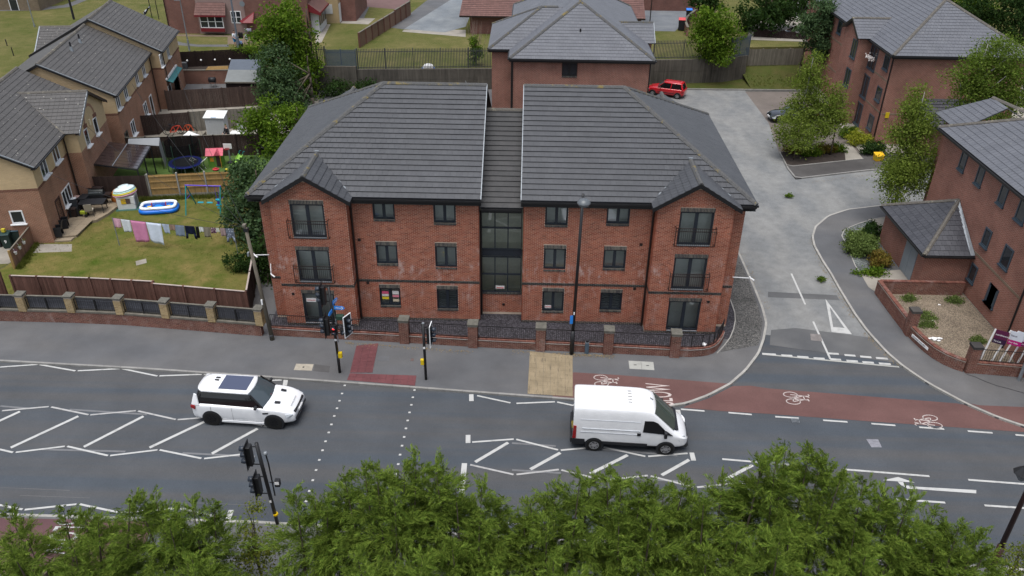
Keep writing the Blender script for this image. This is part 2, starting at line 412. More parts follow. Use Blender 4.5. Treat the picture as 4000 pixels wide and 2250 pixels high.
# ================================================================== ground, roads, footways, markings
RD =-0.10
def sheet(name,pts,mat,z=None,parent=None,structure=True,thick=None):
    m =MB();P =[(p[0],p[1],z if z is not None else p[2]) for p in pts]
    a =sum(P[i][0]*P[(i+1) % len(P)][1]-P[(i+1) % len(P)][0]*P[i][1] for i in range(len(P)))
    if a <0:P =P[::-1]
    if thick:m.prism(P,P[0][2]-thick,P[0][2])
    else:m.poly(P)
    o =m.build(name,mat,parent,fix=bool(thick))
    if structure and parent is None:struct(o)
    return o
def xy(*pts):return [Vector((p[0],p[1],0)) for p in pts]
ground =sheet('ground',xy((-400,-300),(400,-300),(400,600),(-400,600)),MT['verge'],-.30)
main_road =sheet('main_road',xy((-90,-19),(90,-22),(90,3),(-90,3)),MT['road'],RD)
LK =[(14.19,9.6),(14.19,4.38),(14.13,2.11),(13.95,.41),(13.39,-1.21),(12.8,-2.55),(11.77,-4.1),(10.69,-5.32),(9.4,-6.3),(8.2,-6.97),(7.18,-7.24)]
FARK =[(-.44,-6.61),(-6,-6.15),(-13.56,-5.57),(-20,-5.12),(-27.24,-4.75),(-40,-4.35),(-70,-4.0)]
RK =[(60,-13.5),(40,-11.6),(27.5,-9.4),(24.11,-8.12),(23.12,-7.46),(22.11,-6.51),(20.84,-4.83),(20.12,-3.4),(19.73,-2.19),(19.39,-.09),(19.28,1.77),(19.3,4.6),
      (19.36,6.27),(19.33,8.07),(19.41,10.13),(19.66,11.44),(20.32,12.98),(21.77,14.79),(23.57,15.95),(26.32,16.75),(34,17.9)]
NK =[(-70,-15.0),(-21.37,-15.16),(-10.75,-15.23),(4,-15.85),(18.8,-16.61),(45,-18.1),(80,-20.2)]
side_road =sheet('side_road',xy((13.2,-.6),(20.6,-1.0),(20.6,9),(22,12.5),(28,15.0),(50,17),(50,29),(22.0,29),(22.5,34.6),(22.4,44.2),(9,44),(9,13),(13.4,11)),MT['side'],RD+.006)
sheet('dark_road_patch',xy((13.6,-1.6),(19.9,-3.0),(20.0,-2.2),(19.6,-.7),(17.5,-.25),(15.5,.15),(14.05,-.1)),MT['side2'],RD+.010)
sheet('tar_patch',[K(3,2,0,40,RD+.010),K(3,2,690,75,RD+.010),K(3,2,720,125,RD+.010),K(3,2,0,95,RD+.010)],MT['side2'])
sheet('parking_strip',xy((22.3,43.9),(29.5,44.2),(29.5,27.3),(21.5,27.3),(22.4,34.6)),m_asphalt('brown_parking_asphalt',(.115,.098,.088),(.135,.115,.102),(.3,.3,1),45,.5),RD+.008)

footway =sheet('footway',xy(*([(-70,-4.0)]+FARK[::-1][1:]+LK[::-1]+[(14.19,11),(9.5,13.4),(9.5,43.7),(-70,43.7)])),MT['foot'],0.0,thick=.26)
corner_footway =sheet('corner_footway',xy(*(RK +[(60,18)])),MT['foot'],0.0,thick=.26)
near_footway =sheet('near_footway',xy(*(NK[::-1]+[(-70,-60),(80,-60)])),MT['foot'],0.0,thick=.26)
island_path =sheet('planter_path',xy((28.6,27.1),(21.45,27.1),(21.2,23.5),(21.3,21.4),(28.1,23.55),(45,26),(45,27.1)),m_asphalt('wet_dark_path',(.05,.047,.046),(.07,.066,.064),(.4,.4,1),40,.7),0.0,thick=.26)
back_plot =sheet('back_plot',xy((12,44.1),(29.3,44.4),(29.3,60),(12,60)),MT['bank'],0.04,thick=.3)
right_plot =sheet('right_plot',xy((28.4,27.2),(60,27.2),(60,62),(29.4,62)),MT['conc'],0.0,thick=.3)
def kerb(parent,pts,mat=MT['kerb'],L=.9,w=.13,flip=1,z1=.008,lim=999):
    """kerb stones laid end to end along a line; flip says on which side the footway is"""
    P =[Vector((p[0],p[1],0)) for p in pts];acc =[0]
    for a,b in zip(P,P[1:]):acc.append(acc[-1]+(b-a).length)
    def at(s):
        for i in range(len(P)-1):
            if s <= acc[i+1] or i ==len(P)-2:return P[i].lerp(P[i+1],(s-acc[i])/(acc[i+1]-acc[i]))
    n =max(1,round(acc[-1]/L));st =acc[-1]/n
    for k in range(n):
        a =at(k*st+.005);b =at((k+1)*st-.005);d =(b-a).normalized();q =Vector((-d.y,d.x,0))*flip
        if abs(a.x) >lim:continue
        m =MB();m.prism([a-q*.012,b-q*.012,b+q*(w-.012),a+q*(w-.012)] if flip >0 else [b-q*.012,a-q*.012,a+q*(w-.012),b+q*(w-.012)],-.22,z1+random.uniform(-.002,.002))
        m.build('kerb_stone',mat,parent)
MT['kerbpale']=var('pale_kerb',(.29,.28,.26),.2,1.5,30,isl=.1)
kerb(footway,FARK[::-1]+[(6.0,-7.15)],flip=1,lim=34)
kerb(footway,LK,MT['kerbpale'],L=.45,flip=-1)
kerb(corner_footway,RK[2:],MT['kerbpale'],L=.5,flip=-1)
kerb(near_footway,NK,MT['kerbpale'],flip=-1,lim=26)
kerb(island_path,[(21.45,27.1),(21.2,23.5),(21.3,21.4),(28.1,23.55),(34,24.5)],flip=1)
kerb(back_plot,[(15.2,44.05),(29.4,44.35)],flip=1,z1=.06)

sheet('red_cycle_path',[K(2,2,618,850,.005),K(2,2,1100,880,.005),K(2,2,2225,968,.005),Vector((10.5,-5.42,.005)),Vector((9.3,-6.28,.005)),Vector((8.1,-6.86,.005)),Vector((7.1,-7.1,.005)),Vector((1.55,-6.66,.005))],MT['redlane'])
sheet('red_cycle_lane',[Vector((10.8,-5.35,RD+.008)),K(2,2,2400,985,RD+.008),K(3,2,0,1012,RD+.008),K(3,2,1100,1100,RD+.008),K(3,2,1900,1163,RD+.008),Vector((22.2,-6.5,RD+.008)),Vector((24.2,-8.2,RD+.008)),Vector((27.6,-9.5,RD+.008)),K(3,2,2576,1452,RD+.008),K(3,2,2000,1412,RD+.008),K(3,2,1000,1342,RD+.008),K(3,2,0,1268,RD+.008),K(2,2,2100,1240,RD+.008),K(2,2,1720,1205,RD+.008),Vector((8.2,-7.02,RD+.008)),Vector((9.4,-6.38,RD+.008))],MT['redlane'])
sheet('red_cycle_path',[Vector((22.3,-6.45,.005)),K(3,2,2120,1182,.005),K(3,2,2576,1200,.005),Vector((34,-7.6,.005)),Vector((34,-10.2,.005)),Vector((27.5,-9.2,.005)),Vector((24.2,-8.0,.005)),Vector((23.2,-7.35,.005))],MT['redlane'])
sheet('red_cycle_path',xy((-40,-15.4),(-14.8,-15.4),(-14.8,-18.2),(-40,-18.2)),MT['redwet'],.005)
def blister(name,pts,mat,z=.006):
    o =sheet(name,[(p[0],p[1],z) for p in pts],mat);return o
def m_tactile(name,c,blis):
    t =NT(name);p =t.pos();a =t.noise(p,1.2,4)
    col =t.ramp(a,[(.3,tuple(x*.8 for x in c)),(.7,tuple(x*1.15 for x in c))])
    if blis:
        v =t.new('ShaderNodeTexVoronoi');v.inputs['Scale'].default_value =14.9;v.inputs['Randomness'].default_value =0;t.l.new(p,v.inputs['Vector']);t.bump(v.outputs['Distance'],.7,-.02)
    else:
        w =t.new('ShaderNodeTexWave');w.inputs['Scale'].default_value =4.2;t.l.new(p,w.inputs['Vector']);t.bump(w.outputs['Color'],.7,.02)
        col =t.mix(t.ramp(t.noise(t.pos((6,.8,1)),1.3,4,.7),[(.56,0.0),(.68,.8)]),col,(.10,.085,.065))
    return t.fin(col,.85,.2)
MT['tact_red']=m_tactile('red_blister_paving',(.125,.046,.050),True)
MT['tact_buff']=m_tactile('buff_ribbed_paving',(.25,.20,.13),False)
def tiles(name,corners,n,m,mat,z=.004,h=.012,gap=.004,parent=None):
    """paving slabs in a quad (corners a,b,c,d), n along ab, m along ad; each slab its own piece"""
    a,b,c,d =[Vector((p[0],p[1],0)) for p in corners]
    for i in range(n):
        for j in range(m):
            f =lambda u,v:a.lerp(b,u).lerp(d.lerp(c,u),v)
            g =gap/((b-a).length/n)/n;k =gap/((d-a).length/m)/m
            q =[f(i/n+g,j/m+k),f((i+1)/n-g,j/m+k),f((i+1)/n-g,(j+1)/m-k),f(i/n+g,(j+1)/m-k)]
            ar =(q[1]-q[0]).cross(q[2]-q[0]).z
            if ar <0:q =q[::-1]
            MB().prism(q,z-.03,z+h+random.uniform(-.002,.002)).build('paving_slab',mat,parent)
q0,q1,q2,q3 =K(1,2,1010,585),K(1,2,1232,560),K(1,2,1172,855),K(1,2,945,855)
tiles('',(q0,q1,q2,q3),3,8,MT['tact_red'],parent=footway)
q4,q5,q6,q7 =K(1,2,945,862),K(1,2,1615,885),K(1,2,1600,988),K(1,2,915,930)
tiles('',(q4,q5,q6,q7),9,2,MT['tact_red'],parent=footway)
b0,b1,b2,b3 =K(2,2,180,640),K(2,2,610,685),K(2,2,612,1095),K(2,2,155,1068)
tiles('',(b0,b1,b2,b3),6,10,MT['tact_buff'],parent=footway)
MT['coverc']=var('concrete_cover',(.30,.27,.22),.3,3,30,bump=.2)
MT['coverg']=var('grey_cover',(.30,.30,.28),.15,3,30)
def cover(name,pts,mat,z,split=0):
    P =[Vector((p[0],p[1],0)) for p in pts]
    if (P[1]-P[0]).cross(P[2]-P[0]).z <0:P =P[::-1]
    return MB().prism(P,z-.03,z).build(name,mat,footway)
cover('inspection_cover',[K(1,2,405,765),K(1,2,580,770),K(1,2,560,835),K(1,2,380,828)],MT['coverc'],.007)
c_ =[K(2,2,1172,735),K(2,2,1422,748),K(2,2,1433,830),K(2,2,1182,815)]
mid1 =c_[0].lerp(c_[1],.495);mid2 =c_[3].lerp(c_[2],.495);mid3 =c_[0].lerp(c_[1],.505);mid4 =c_[3].lerp(c_[2],.505)
cover('inspection_cover',[c_[0],mid1,mid2,c_[3]],MT['coverg'],.007);cover('inspection_cover',[mid3,c_[1],c_[2],mid4],MT['coverg'],.008)
for f in (.25,.75):
    for s in (.49,):
        p =c_[0].lerp(c_[1],f).lerp(c_[3].lerp(c_[2],f),s);MB().box((p.x,p.y,.010),(.14,.05,.006)).build('keyhole',MT['blackplastic'],footway)
p =K(1,2,478,800);MB().box((p.x,p.y,.010),(.09,.10,.006)).build('keyhole',MT['blackplastic'],footway)
cover('inspection_cover',[K(2,2,1245,1010),K(2,2,1430,1022),K(2,2,1438,1090),K(2,2,1250,1075)],var('speckled_cover',(.19,.17,.16),.25,3,30),.009)
cover('patch_slab',[K(1,2,1240,685),K(1,2,1345,690),K(1,2,1335,740),K(1,2,1225,735)],var('dark_footway_patch',(.095,.097,.103),.15,2,50),.006)
cover('patch_slab',[K(1,2,590,770),K(1,2,745,790),K(1,2,735,850),K(1,2,575,838)],var('dark_tar_patch',(.070,.068,.068),.2,2,50),.006)
cover('inspection_cover',[K(1,2,1560,712),K(1,2,1590,712),K(1,2,1585,738),K(1,2,1555,737)],var('rusty_cover',(.10,.07,.065),.3,8,40),.007)
pt =[K(3,3,985,75,RD+.012),K(3,3,1105,78,RD+.012),K(3,3,1143,158,RD+.012),K(3,3,1040,158,RD+.012)]
sheet('manhole_cover',pt,var('worn_steel_cover',(.20,.20,.225),.3,5,40),parent=main_road)
pt =[K(3,2,225,1308,RD+.012),K(3,2,310,1312,RD+.012),K(3,2,325,1360,RD+.012),K(3,2,240,1356,RD+.012)]
gz =sheet('gully_grate',pt,MT['blackplastic'],parent=main_road)
for i in range(7):
    a =pt[0].lerp(pt[1],(i+.5)/7);b =pt[3].lerp(pt[2],(i+.5)/7);MB().bar(a+Vector((0,0,.004)),b+Vector((0,0,.004)),.022,.012).build('grate_bar',MT['galv'],main_road)
pt =[K(3,2,425,462,RD+.016),K(3,2,530,470,RD+.016),K(3,2,548,540,RD+.016),K(3,2,432,528,RD+.016)]
sheet('manhole_cover',pt,var('rust_rimmed_cover',(.16,.145,.14),.3,5,40),parent=side_road)
# ---- paint
PZ =RD+.014
def mark(name,a,b,w,mat=None,z=PZ,parent=None):
    a =S(*a,z) if len(a) ==2 else Vector(a);b =S(*b,z) if len(b) ==2 else Vector(b)
    d =(b-a).normalized();q =Vector((-d.y,d.x,0))*w/2
    return MB().poly([a-q,b-q,b+q,a+q]).build(name,mat or MT['paint'],parent or main_road,fix=False)
def marks(name,col,row,segs,w,mat=None,z=PZ,parent=None):
    for x0,y0,x1,y1 in segs:mark(name,px(col,row,x0,y0),px(col,row,x1,y1),w,mat,z,parent)
Z ='zigzag_mark'
marks(Z,0,2,[(-380,740,-20,800),(0,798,382,771),(402,773,758,836),(783,835,1208,814),(1233,815,1583,888),(1605,886,2030,871),(2055,872,2420,925)],.10)
marks(Z,1,2,[(-120,942,260,928),(2225,1085,2560,1158)],.10)
marks(Z,0,2,[(-450,1160,-10,1230),(20,1237,490,1196),(515,1199,890,1277),(908,1279,1366,1237),(1390,1240,1768,1325),(1787,1327,2250,1290)],.10,MT['paintworn'])
marks(Z,1,2,[(-280,1300,65,1390)],.10)
marks(Z,0,3,[(-300,110,130,208),(158,207,650,147),(675,147,1083,240),(1105,240,1580,183),(1602,183,2020,268),(2048,270,2480,222)],.10)
marks(Z,0,3,[(-250,690,225,780),(248,783,767,728),(800,728,1180,808),(1200,815,1760,770),(1800,768,2235,868)],.10)
marks(Z,2,2,[(45,1163,432,1147),(455,1150,830,1230)],.10)
marks(Z,2,3,[(-400,105,17,75),(42,77,462,183),(490,186,890,150),(920,155,1338,248),(1366,248,1762,217)],.10)
marks(Z,2,3,[(-420,332,15,430),(45,430,470,380),(495,385,880,478),(910,490,1363,440),(1392,445,1828,558),(1857,558,2270,515),(2298,517,2480,560)],.10,MT['paintworn'])
for a in ((27,1126,197,1047),(211,1124,361,1047),(376,1126,520,1058),(533,1141,648,1078),(-160,1132,50,1035)):
    k =4000/2576;mark('hatch_mark',(a[0]*k,a[1]*k),(a[2]*k,a[3]*k),.16)
marks('hatch_mark',1,3,[(2200,305,2530,110)],.16)
marks('hatch_mark',2,3,[(185,378,485,212),(785,422,1160,235),(1503,437,1778,282),(2120,492,2415,335)],.16)
marks('end_block',1,2,[(2166,1072,2168,1140),(300,925,290,985),(125,1350,95,1400)],.22)
marks('end_block',1,3,[(2128,33,2128,114)],.22)
marks('end_block',2,3,[(1803,210,1823,290)],.22);marks('end_block',2,2,[(1668,1228,1682,1292)],.22);marks('end_block',0,3,[(2322,787,2288,880)],.22)
marks('stop_line',1,3,[(2092,317,2062,640)],.24)
marks('scrubbed_mark',0,3,[(430,178,1258,200),(1830,215,2560,250)],.12,MT['ghost'],PZ-.003)
marks('scrubbed_mark',0,2,[(700,1225,1480,1275),(0,1190,300,1215)],.12,MT['ghost'],PZ-.003)
marks('scrubbed_mark',2,3,[(0,115,440,145),(900,175,1660,240),(0,385,490,415),(1390,480,1700,500)],.12,MT['ghost'],PZ-.003)
for col,row,P in ((1,2,[(893,982),(866,1064),(841,1137),(815,1212),(788,1290),(759,1375),(1595,1029),(1578,1102),(1563,1178),(1545,1254),(1526,1335),(1509,1415)]),
                    (1,3,[(730,8),(698,97),(668,187),(635,284),(603,385),(570,487),(536,595),(503,697),(1487,53),(1466,141),(1446,231),(1427,326),(1405,427),(1385,530),(1365,635)])):
    for x,y in P:
        p =K(col,row,x,y,PZ);MB().poly([p+Vector((-.055,-.055,0)),p+Vector((.055,-.055,0)),p+Vector((.055,.055,0)),p+Vector((-.055,.055,0))]).build('crossing_stud_mark',MT['paint'],main_road,fix=False)
L ='lane_line'
mark(L,px(2,3,2110,275),px(3,3,215,333),.11);marks(L,3,3,[(760,378,1620,447),(2010,483,2900,550),(1290,677,1778,712),(2173,740,2620,770)],.11)
mark(L,px(2,3,5,918),px(2,3,160,950),.11);mark(L,px(1,3,2440,925),px(1,3,2545,915),.11)
marks('cycle_lane_dash',2,2,[(1700,1222,1937,1240),(2178,1256,2413,1276)],.11)
marks('cycle_lane_dash',3,2,[(73,1297,310,1312),(555,1333,800,1350),(1040,1367,1282,1385),(1522,1403,1773,1422),(2010,1442,2260,1460),(2490,1480,2740,1500)],.11)

mark('give_way_line',px(2,2,2518,668),px(3,2,1320,797),.12,MT['coverg'],PZ)
marks('give_way_dash',3,2,[(-58,664,80,672),(135,679,245,685),(295,693,408,700),(460,708,570,714),(605,660,712,666),(770,676,880,684),(928,691,1040,700),(1087,706,1205,714),(625,717,735,725),(790,733,905,741),(950,747,1066,755),(1117,761,1235,769)],.17,z=PZ+.003)
mark('centre_line',px(3,1,235,1305),px(3,2,375,168),.11,z=PZ);marks('centre_line',3,2,[(455,340,628,718)],.11)
o_ =[K(3,2,578,112,PZ),K(3,2,640,445,PZ),K(3,2,845,468,PZ)];i_ =[K(3,2,620,190,PZ),K(3,2,655,395,PZ),K(3,2,770,405,PZ)]
m =MB();m.add(o_+i_,[(0,1,4,3),(1,2,5,4),(2,0,3,5)]);m.build('give_way_triangle',MT['paint'],side_road)

P3 =lambda x,y:K(3,3,x,y,PZ)
m =MB();m.poly([P3(1150,488),P3(1475,512),P3(1305,455)])
cur =[(1325,498),(1340,520),(1365,543),(1400,556),(1460,563),(2090,603)];wid =[25,24,20,16,12,17]
for i in range(len(cur)-1):
    (x0,y0),(x1,y1)=cur[i],cur[i+1];w0,w1 =wid[i],wid[i+1]
    hx =1 if i <3 else 0
    m.poly([P3(x0-(w0 if i <3 else 0),y0+(0 if i <3 else w0)),P3(x1-(w1 if i <2 else 0),y1+(0 if i <2 else w1)),P3(x1+(w1 if i <2 else 0),y1-(0 if i <2 else w1)),P3(x0+(w0 if i <3 else 0),y0-(0 if i <3 else w0))])
m.build('lane_arrow',MT['paint'],main_road,fix=False)

def bike(center,up,z,parent,sx=1.15,su=.50,mat=None,side=1):
    c =Vector((center[0],center[1],z));U =Vector((0,side,0))*su;V =Vector((up,0,0))*sx
    m =MB()
    def ln(pts,w=.05,close=False):
        n =len(pts)
        for i in range(n if close else n-1):
            a =c+U*pts[i][0]+V*pts[i][1];b =c+U*pts[(i+1) % n][0]+V*pts[(i+1) % n][1];d =(b-a)
            if d.length <1e-5:continue
            d.normalize();q =Vector((-d.y,d.x,0))*w/2;m.poly([a-q-d*.01,b-q+d*.01,b+q+d*.01,a+q-d*.01])
    for k in (-.55,.55):ln([(k+.42*math.cos(2*math.pi*i/18),-.35+.42*.62*math.sin(2*math.pi*i/18)*1.15) for i in range(18)],.055,True)
    ln([(-.55,-.35),(-.05,-.30),(.38,.18),(-.22,.18),(-.05,-.30)]);ln([(-.55,-.35),(-.22,.18)]);ln([(-.26,.32),(-.22,.18)]);ln([(-.42,.34),(-.12,.32)],.07)
    ln([(.55,-.35),(.36,.26),(.34,.40),(.50,.46),(.62,.42)]);ln([(.36,.22),(.16,.42)],.045)
    return m.build('cycle_symbol',mat or MT['pinkpaint'],parent,fix=False)
bike(K(2,2,975,940),1,.009,footway);bike(K(3,2,325,1098),1,RD+.014,main_road);bike(K(3,2,1575,1330),-1,RD+.014,main_road,side=-1)
def text_mb(txt,size,O,U,V,sx=1,sy=1,bold=0):
    """lettering as flat mesh: O lower left, U reading direction, V up"""
    cu =bpy.data.curves.new('t','FONT');cu.body =txt;cu.size =size;cu.align_x ='LEFT';cu.resolution_u =3;cu.offset =bold
    ob =bpy.data.objects.new('t',cu);COL.objects.link(ob)
    dg =bpy.context.evaluated_depsgraph_get();me =bpy.data.meshes.new_from_object(ob.evaluated_get(dg))
    O,U,V =Vector(O),Vector(U),Vector(V)
    m =MB();m.add([O+U*(v.co.x*sx)+V*(v.co.y*sy) for v in me.vertices],[tuple(p.vertices) for p in me.polygons])
    bpy.data.objects.remove(ob);bpy.data.curves.remove(cu);bpy.data.meshes.remove(me);return m
p0 =K(2,2,1630,1185,.010)
text_mb('SLOW',1.0,(p0.x,p0.y,.010),(0,1,0),(-1,0,0),.62,1.75).build('slow_lettering',MT['pinkpaint'],footway)
p0 =S(270,2025,.010)
text_mb('SLOW',1.0,(-18.75,-15.45,.010),(0,-1,0),(1,0,0),.62,1.75).build('slow_lettering',MT['paint'],near_footway)
m =MB();a =K(2,2,622,1040,.010);m.poly([a,a+Vector((.42,-.22,0)),a+Vector((.42,.22,0))]);m.poly([a+Vector((.42,-.05,0)),a+Vector((1.4,-.05,0)),a+Vector((1.4,.05,0)),a+Vector((.42,.05,0))]);m.build('cycle_arrow',MT['pinkpaint'],footway,fix=False)

sheet('slate_bed',xy((-13.9,-1.75),(-6.3,-2.1),(1,-2.5),(8,-2.8),(9.6,-2.8),(10.3,-2.5),(10.75,-1.95),(11.1,-1.2),(12.3,-1.6),(12.65,-.6),(12.75,.8),(12.35,6),(12.3,13),(-14.2,13),(-14.2,-1.0)),MT['slate'],.008)
eg =[K(2,2,2060,660),K(2,2,2180,530),K(2,2,2225,420),K(2,2,2252,290),K(2,2,2215,180),K(2,2,2180,90),Vector((12.35,7,0))]
sheet('gravel_strip',[K(2,2,2100,645)]+eg[1:]+xy((13.95,9.5),(13.95,4.4),(13.85,2.1),(13.7,.5),(13.2,-1.1),(12.9,-1.8)),MT['grit'],.013)
kerb(footway,[(p.x,p.y) for p in eg],MT['kerbpale'],L=.9,w=.06,flip=-1,z1=.03)
for a,b,n in (((-9.6,-2.35),(-2.6,-2.95),260),((1.6,-2.95),(5.0,-3.05),300),((-.5,-2.8),(1.2,-2.9),60),((19.15,8),(19.15,1.5),-170),((19.3,-.2),(19.95,-3.2),-150),((19.3,8),(19.6,11.5),-90),((22,20.9),(28,22.9),-70),((14.4,9),(14.35,2),-90)):
    V =[];F =[]
    zz =0 if n >0 else RD
    for i in range(abs(n)):
        u =random.random();x =a[0]+(b[0]-a[0])*u;y =a[1]+(b[1]-a[1])*u-abs(random.gauss(0,.13));x += random.gauss(0,.12) if n <0 else 0;t =random.random()*6.3;r =random.uniform(.02,.05)
        k =len(V);V += [(x+r*math.cos(t),y+r*math.sin(t),zz+.014),(x-r*.5*math.sin(t),y+r*.5*math.cos(t),zz+.03),(x-r*math.cos(t),y-r*math.sin(t),zz+.014),(x+r*.5*math.sin(t),y-r*.5*math.cos(t),zz+.018)];F.append((k,k+1,k+2,k+3))
    m =MB();m.v =V;m.f =F;o =m.build('leaf_litter',MT['leaves'],None,fix=False);o['kind']='stuff'
# ================================================================== brick walls and tiled roofs
def wall_grid(m,O,U,N,L,H,ops,top=None):
    """flat wall with openings; top(u) gives the height of a sloping head"""
    us =sorted({0,L,*[a for o in ops for a in o[:2]]});zs =sorted({0,H,*[a for o in ops for a in o[2:4]]})
    for a,b in zip(us,us[1:]):
        for c,d in zip(zs,zs[1:]):
            if any(o[0] <= (a+b)/2 <= o[1] and o[2] <= (c+d)/2 <= o[3] for o in ops):continue
            m.poly([O+U*a+Vector((0,0,c)),O+U*b+Vector((0,0,c)),O+U*b+Vector((0,0,d)),O+U*a+Vector((0,0,d))])
BRICKS =[]
def brick_rows(m,O,U,N,z0,z1,ivals,ops,mat,singles=None,bh=.062,pitch=.075,bl=.212,pr=.004):
    """stretcher bond bricks; ivals(z) -> (u0,u1)"""
    r0 =int(math.floor(z0/pitch+.5));r =r0
    while r*pitch+bh <= z1+1e-6:
        zb =r*pitch+.005;zc =zb+bh/2;lo,hi =ivals(zc)
        cuts =sorted([(o[0],o[1]) for o in ops if o[2] <zc <o[3]]);seg =[];a =lo
        for c0,c1 in cuts:
            if c0 >a:seg.append((a,c0))
            a =max(a,c1)
        if hi >a:seg.append((a,hi))
        for s0,s1 in seg:
            k0 =math.floor(s0/.225)-1;k1 =math.ceil(s1/.225)+1
            for k in range(k0,k1):
                u0 =k*.225+(.1125 if r % 2 else 0);u1 =u0+bl;a0 =max(u0,s0);a1 =min(u1,s1)
                if a1-a0 <.03:continue
                if singles is not None and a1-a0 >.211:
                    singles.append((O+U*a0+Vector((0,0,zb))));continue
                jit =pr+random.uniform(-.002,.002)
                P0 =O+U*a0+Vector((0,0,zb));P1 =O+U*a1+Vector((0,0,zb));P2 =P1+Vector((0,0,bh));P3_ =P0+Vector((0,0,bh));q =N*jit
                m.add([P0,P1,P2,P3_,P0+q,P1+q,P2+q,P3_+q],[(4,5,6,7),(0,1,5,4),(1,2,6,5),(2,3,7,6),(3,0,4,7)])
        r += 1
def split_singles(m,pts,parent,mat,n,bl=.212,bh=.062,pr=.004,U=Vector((1,0,0)),N=Vector((0,-1,0))):
    """the n bricks nearest the camera become parts of their own, the rest join the bulk mesh"""
    c =Vector(CAM);pts.sort(key=lambda p:(p-c).length_squared)
    key =('brickmesh',mat.name,round(U.x,3),round(U.y,3))
    if n and key not in MT:
        b =MB();P0 =Vector((0,0,0));P1 =U*bl;P2 =P1+Vector((0,0,bh));P3_ =Vector((0,0,bh));q =N*pr
        b.add([P0,P1,P2,P3_,P0+q,P1+q,P2+q,P3_+q],[(4,5,6,7),(0,1,5,4),(1,2,6,5),(2,3,7,6),(3,0,4,7)])
        me =b.mesh('brick',fix=False);me.materials.append(mat);MT[key]=me
    inv =wmat(parent).inverted()
    for p in pts[:n]:
        o =link('brick',MT[key],parent);o.matrix_local =inv @ Matrix.Translation(p)
    for p in pts[n:]:
        q =N*(pr+random.uniform(-.002,.002));P1 =p+U*bl;P2 =P1+Vector((0,0,bh));P3_ =p+Vector((0,0,bh))
        m.add([p,P1,P2,P3_,p+q,P1+q,P2+q,P3_+q],[(4,5,6,7),(0,1,5,4),(1,2,6,5),(2,3,7,6),(3,0,4,7)])
def soldier(m,O,U,N,u0,u1,z,h=.215,pr=.012):
    n =max(1,round((u1-u0)/.075));w =(u1-u0)/n
    for i in range(n):
        a =O+U*(u0+i*w+.006)+Vector((0,0,z));b =O+U*(u0+(i+1)*w-.006)+Vector((0,0,z));q =N*(pr+random.uniform(-.003,.003));t =Vector((0,0,h))
        m.add([a,b,b+t,a+t,a+q,b+q,b+t+q,a+t+q],[(4,5,6,7),(0,1,5,4),(1,2,6,5),(2,3,7,6),(3,0,4,7)])
def clip(poly,ax,lim,sgn):
    out =[]
    for i in range(len(poly)):
        a,b =poly[i-1],poly[i];da =(a[0]*ax[0]+a[1]*ax[1]-lim)*sgn;db =(b[0]*ax[0]+b[1]*ax[1]-lim)*sgn
        if da*db <0:t =da/(da-db);out.append((a[0]+(b[0]-a[0])*t,a[1]+(b[1]-a[1])*t))
        if db >= 0:out.append(b)
    return out
